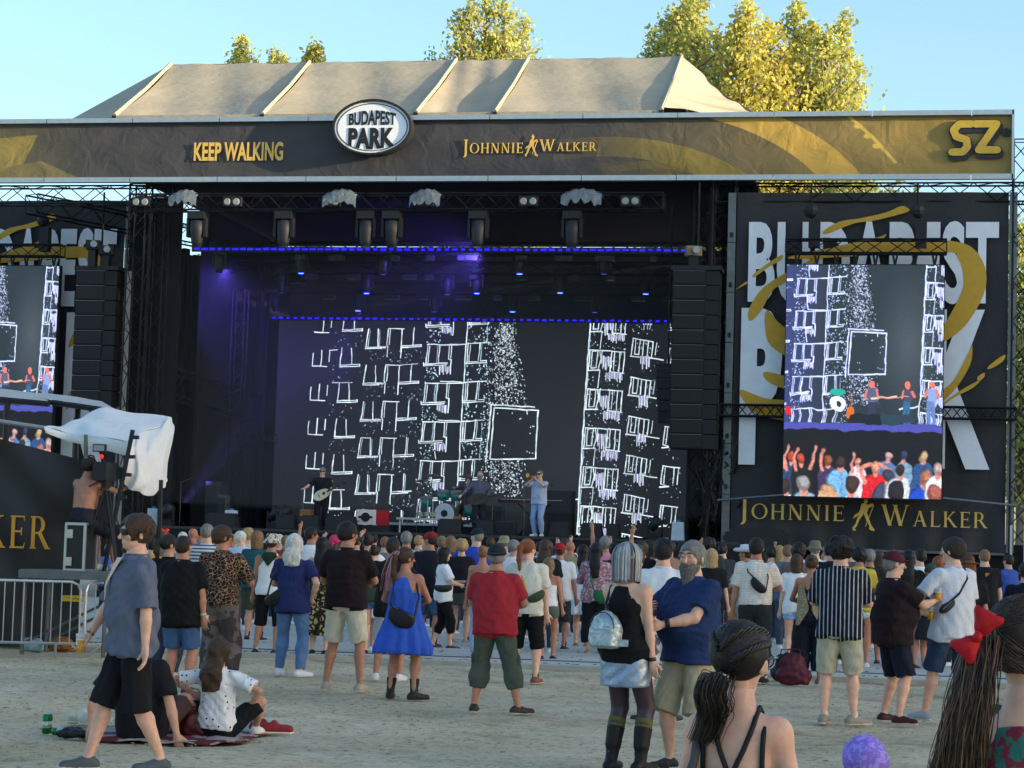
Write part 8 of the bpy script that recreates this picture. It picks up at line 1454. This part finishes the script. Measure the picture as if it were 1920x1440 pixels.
# nearest woman with glasses: back view, hair gathered low with a beaded band
d = PP(1394, 1170, 650, 'nearest woman with dark hair tied low, glasses and thin black straps', yaw=8, sex='f', fat=.15, nohair=True, hair=('bun', '0e0a09'), top=('camisole', '101114'), bot=('shorts', '15161a'), arms=('hang', 'hang'), headyaw=12, headpitch=2, skin='c', group='people in the foreground', ztopo=.30, hs=1.13, bw=.84, H=1.43, hz=.0075, detail=2, pos=G(1393, 650))
hp = d['hp']; bunc = np.array(hp(-.012, -.112, -.070))
def scalp(q):
    a = q.uniform(.05, 1); ph = q.uniform(-2.5, 2.5)       # start on the hairline, sweep back round the skull to the band
    th0 = q.uniform(-1.45, 1.45); st = np.array([math.sin(th0)*.088, .085*math.cos(th0)-.01+q.uniform(-.03, .01), .055+.055*math.cos(th0)+q.uniform(-.02, .01)]); en = np.array([-.012+q.gauss(0, .012), -.105, -.065+q.gauss(0, .010)]); pts = []
    dr = st-np.array([0, -.016, .02]); u0 = dr/np.linalg.norm(dr/np.array([.089, .109, .100])); dr2 = en-np.array([0, -.016, .02])
    side = q.choice((0, 1, 2))
    for k in range(10):
        t = k/9; v = dr*(1-t)+dr2*t+np.array([0, 0, .05*math.sin(3.14*t)]); v = v/np.linalg.norm(v/np.array([.0885, .1085, .0995])); j = .0015*math.sin(k*1.1+a*20); pts.append(hp(*(np.array([0, -.016, .02])+v*(1+j+a*.03))))
    return pts
for cc, n_, sd in (('15100e', 700, 1), ('261c17', 380, 2), ('0c0908', 400, 3), ('5c4c43', 110, 6)): hairlocks(d, 'hair', cc, int(n_*1.5), sd, scalp, .0021)
def braid(p0, p1, p2, n, off, cc='1a1311', r=.009):
    b = MB()
    for s_ in range(3):
        pts = []
        for k in range(n):
            t = k/(n-1); p = np.array(p0)*(1-t)**2+2*np.array(p1)*t*(1-t)+np.array(p2)*t*t; v = p-np.array([0, -.016, .02]); v = v/np.linalg.norm(v/np.array([.094, .114, .105])); w0 = t*22+s_*2.09; c0 = np.array([0, -.016, .02])+v*(1+.06*math.sin(w0)*.6); c0[2] += .008*math.cos(w0); pts.append(Vector(np.array(hp(*c0)))*d['sc'])
        b.tube(pts, r*.62, 6)
    return link('braid', mkmesh('braid', b.v, b.f, mat(cc, .45, var=.3, vs_=25), True), d['root'])
braid((.075, .05, .07), (.06, -.06, .10), (-.01, -.115, .03), 40, 0); braid((-.075, .04, .075), (-.08, -.06, .08), (-.02, -.115, .03), 40, 0); braid((.085, .02, .05), (.085, -.06, .05), (.02, -.11, .0), 34, 0)
def tailp(q):
    o = np.array([q.gauss(0, .012), q.gauss(0, .010), q.gauss(0, .006)]); o2 = o*1.8; sw = q.uniform(-.02, .02); base = [bunc, bunc+np.array([-.018, -.040, .005]), bunc+np.array([-.030, -.052, -.045]), bunc+np.array([-.018, -.045, -.09]), bunc+np.array([-.030+sw, -.035, -.14]), bunc+np.array([-.055+sw, -.025, -.20])]; m2 = q.uniform(.75, 1.1)
    return smooth3([p+(o if k == 0 else o2*(1 if k < 4 else .7)) for k, p in enumerate(base[:6 if m2 > .8 else 5])])
for cc, n_, sd in (('1a1311', 420, 11), ('30221b', 300, 12), ('54402f', 90, 14)): hairlocks(d, 'ponytail', cc, n_, sd, tailp, .0018)
def puff(q): a = q.uniform(0, 6.28); r_ = q.uniform(.015, .034); c0 = bunc+np.array([-.018, -.030, -.025]); return [c0+np.array([math.cos(a+k*.5)*r_*1.1, -.01*k*.5, math.sin(a+k*.5)*r_*1.3]) for k in range(6)]
hairlocks(d, 'hair_bun', '241a16', 220, 13, puff, .0035)
b = MB(); q = random.Random(3)
for i in range(34): a = i/34*6.28*2; c0 = bunc+np.array([math.cos(a)*.027+q.gauss(0, .003), .0+q.gauss(0, .006), math.sin(a)*.024+q.gauss(0, .003)])+np.array([-.002, -.014, 0]); b.sph(Vector(c0)*d['sc'], .0045, 6, 4)
link('beaded_band', mkmesh('beaded_band', b.v, b.f, mat('b4bccb', .2, .3, var=.6, vs_=120), True), d['root'])
gl = mat('0b0b0c', .2, spec=.8, var=0)
tubes(d, 'glasses', [hp(.086, -.005, .004), hp(.087, .05, .006), hp(.078, .098, .008)], .003, gl)
for e in (-1, 1): tubes(d, 'glasses', [hp(e*.036+math.cos(a)*.027, .115-.008*abs(math.cos(a))*(1 if e*math.cos(a) > 0 else 0), -.002+math.sin(a)*.022) for a in [k*.5236 for k in range(13)]], .0028, gl)
tubes(d, 'earring', [hp(.086, -.004, -.048), hp(.086, -.004, -.056)], .004, mat('c8c8c8', .2, .9))
for e in (-1, 1): tubes(d, 'strap', [srf(d, .105*e, z, .016) for z in (.33, .36, .39, .42, .445, .465, .48)]+[d['tp'](.108*e, .0, .512), d['tp'](.10*e, .07, .47)], .0075, mat('101114', .7)); tubes(d, 'strap', [srf(d, x*e, z) for x, z in ((.0, .30), (.022, .36), (.04, .40), (.054, .44), (.064, .47), (.07, .495), (.072, .515))]+[d['tp'](.072*e, .0, .548), d['tp'](.072*e, .05, .52)], .0075, mat('101114', .7))
th = thing('grey_backpack', 'grey backpack strap with loose black ends on the nearest woman', 'backpack', wp(d, d['tp'](-.16, -.2, .2)), None, d['root'].rotation_euler[2]); W[th.name] = Vector((0, 0, 0)); c0 = d['tp'](-.16, -.2, .2)
def rel(pts): return [Vector(np.array(p)-np.array(c0))*d['sc'] for p in pts]
b = MB().tube(rel([d['tp'](-.105, .11, .40), d['tp'](-.135, .02, .495), d['tp'](-.13, -.06, .475), d['tp'](-.13, -.12, .36), d['tp'](-.17, -.16, .22)]), .014, 6); link('strap', mkmesh('strap', b.v, b.f, mat('4a4b4e', .8), True), th)
b = MB().tube(rel([d['tp'](-.22, -.22, .36), d['tp'](-.19, -.19, .28), d['tp'](-.10, -.17, .20)]), .013, 4); link('strap_end', mkmesh('strap_end', b.v, b.f, mat('0d0e10', .8)), th); F_ = Field((-.2, -.16, -.35), (.22, .16, .1), .012); F_.ell((.1, 0, -.15), (.13, .08, .17)); V, Fc = F_.mesh(); local_obj('bag_body', V*d['sc'], Fc, mat('2a2b2e', .8), th)
# woman with a red bow
d = PP(1930, 1138, 800, 'woman at the right edge with a big red bow in her long brown hair', yaw=6, sex='f', fat=.3, nohair=True, hair=('bun', '1c1410'), top=('tank', '1f5a50', pat('blotch', '6a1c2c', 34)), bot=('skirt', '1f4a44'), arms=('hang', 'hang'), headyaw=30, skin='c', group='people in the foreground', hs=1.14, H=1.54, hz=.0085, detail=2, pos=G(1930, 800))
hp = d['hp']; bc = np.array(hp(-.032, -.122, .012))
def scalp2(q):
    th0 = q.uniform(-1.5, 1.5); st = np.array([math.sin(th0)*.088, .085*math.cos(th0)-.01, .055+.055*math.cos(th0)]); en = np.array([-.04+q.gauss(0, .012), -.10, .035+q.gauss(0, .012)])
    if q.random() < .4: st = np.array([math.sin(th0*1.0)*.085, -.01-.09*abs(math.cos(th0)), -.06+q.uniform(-.02, .03)])
    dr = st-np.array([0, -.016, .02]); dr2 = en-np.array([0, -.016, .02]); pts = []; a = q.uniform(0, 1)
    for k in range(9): t = k/8; v = dr*(1-t)+dr2*t; v = v/max(np.linalg.norm(v/np.array([.0885, .1085, .0995])), .2); pts.append(hp(*(np.array([0, -.016, .02])+v*(1+a*.03))))
    return pts
for cc, n_, sd in (('2f221a', 520, 21), ('4a3626', 320, 22), ('1c1411', 240, 23)): hairlocks(d, 'hair', cc, int(n_*1.5), sd, scalp2, .0021)
def tail2(q):
    o = np.array([q.gauss(0, .013), q.gauss(0, .010), q.gauss(0, .006)]); sp = q.uniform(-1, 1); wv = q.uniform(0, 6.28); pts = []; L_ = q.uniform(.34, .60)
    for k in range(12): t = k/11; pts.append(bc+np.array([-.01-.07*t**1.1+sp*(.014+.042*t)+.010*math.sin(wv+t*7), -.03-.045*math.sin(3.14*min(1, t*1.4))+q.gauss(0, .002), -L_*t+.01*math.sin(wv+t*5)])+o*(1-t*.3))
    return pts
for cc, n_, sd in (('4a3628', 620, 31), ('634a36', 460, 32), ('7d6146', 220, 34), ('2c201a', 420, 33)): hairlocks(d, 'ponytail', cc, n_, sd, tail2, .0020, rough=.5)
def bow(c, s=1.0):
    c = Vector(c)*d['sc']; th = thing('red_bow', 'big red fabric bow fastened over the brown ponytail', 'hair bow', wp(d, bc), None, d['root'].rotation_euler[2]); W[th.name] = Vector((0, 0, 0)); rd = mat('b00614', .75, var=.15, vs_=12, bump=.3, bs=40)
    for e, dr_ in ((1, Vector((.045, -.01, .095))), (-1, Vector((-.065, -.02, -.070)))):
        V = []; n_, m_ = 14, 10; dn = dr_.normalized(); sd_ = dn.cross(Vector((0, -1, 0))).normalized(); up_ = Vector((0, -1, 0))
        for i in range(n_+1):
            t = i/n_; ln = dr_.length*1.15*t; wd = .012+.052*math.sin(min(1, t*1.15)*1.5708)**1.2; tk = .008+.028*math.sin(math.pi*min(1, t*.95))
            for k in range(m_): a = k/m_*6.2832; V.append((dn*(ln+.004*math.sin(a*3))+sd_*wd*math.cos(a)*(1+.10*math.sin(t*9))+up_*(tk*math.sin(a)+.006*math.sin(a*4+t*6)))*s)
        F_ = [(i*m_+k, i*m_+(k+1) % m_, (i+1)*m_+(k+1) % m_, (i+1)*m_+k) for i in range(n_) for k in range(m_)]+[tuple(n_*m_+k for k in range(m_))]; link('loop', mkmesh('loop', V, F_, rd, True), th)
    F_ = Field((-.05, -.06, -.05), (.05, .05, .05), .005); F_.ell((0, -.015, 0), (.011, .015, .014)); V, Fc = F_.mesh(); link('knot', mkmesh('knot', V, Fc, rd, True), th); th.location = wp(d, bc+np.array([-.016, -.075, .012])); return th
bow(bc, .52)
# child or seated person in a violet headscarf
d = PP(1630, 1392, 430, 'head in a violet bandana at the lower edge of the picture', sex='f', pos=G(1628, 430), H=1.62, pelvis=.12, legs=((-.2, .5, .08, (-.6, .2, 1)), (.2, .5, .08, (.6, .2, 1))), hair=('bob', 'black'), hat=('scarf', '8068c4', pat('blotch', '9a86d8', 40)), top=(tee, '2a2a33'), bot=('shorts', '22242c'), arms=(((-.26, .05, .35), (-1, -.3, 0)), ((.26, .05, .35), (1, -.3, 0))), yaw=-10, detail=2, hs=1.05, group='people in the foreground')
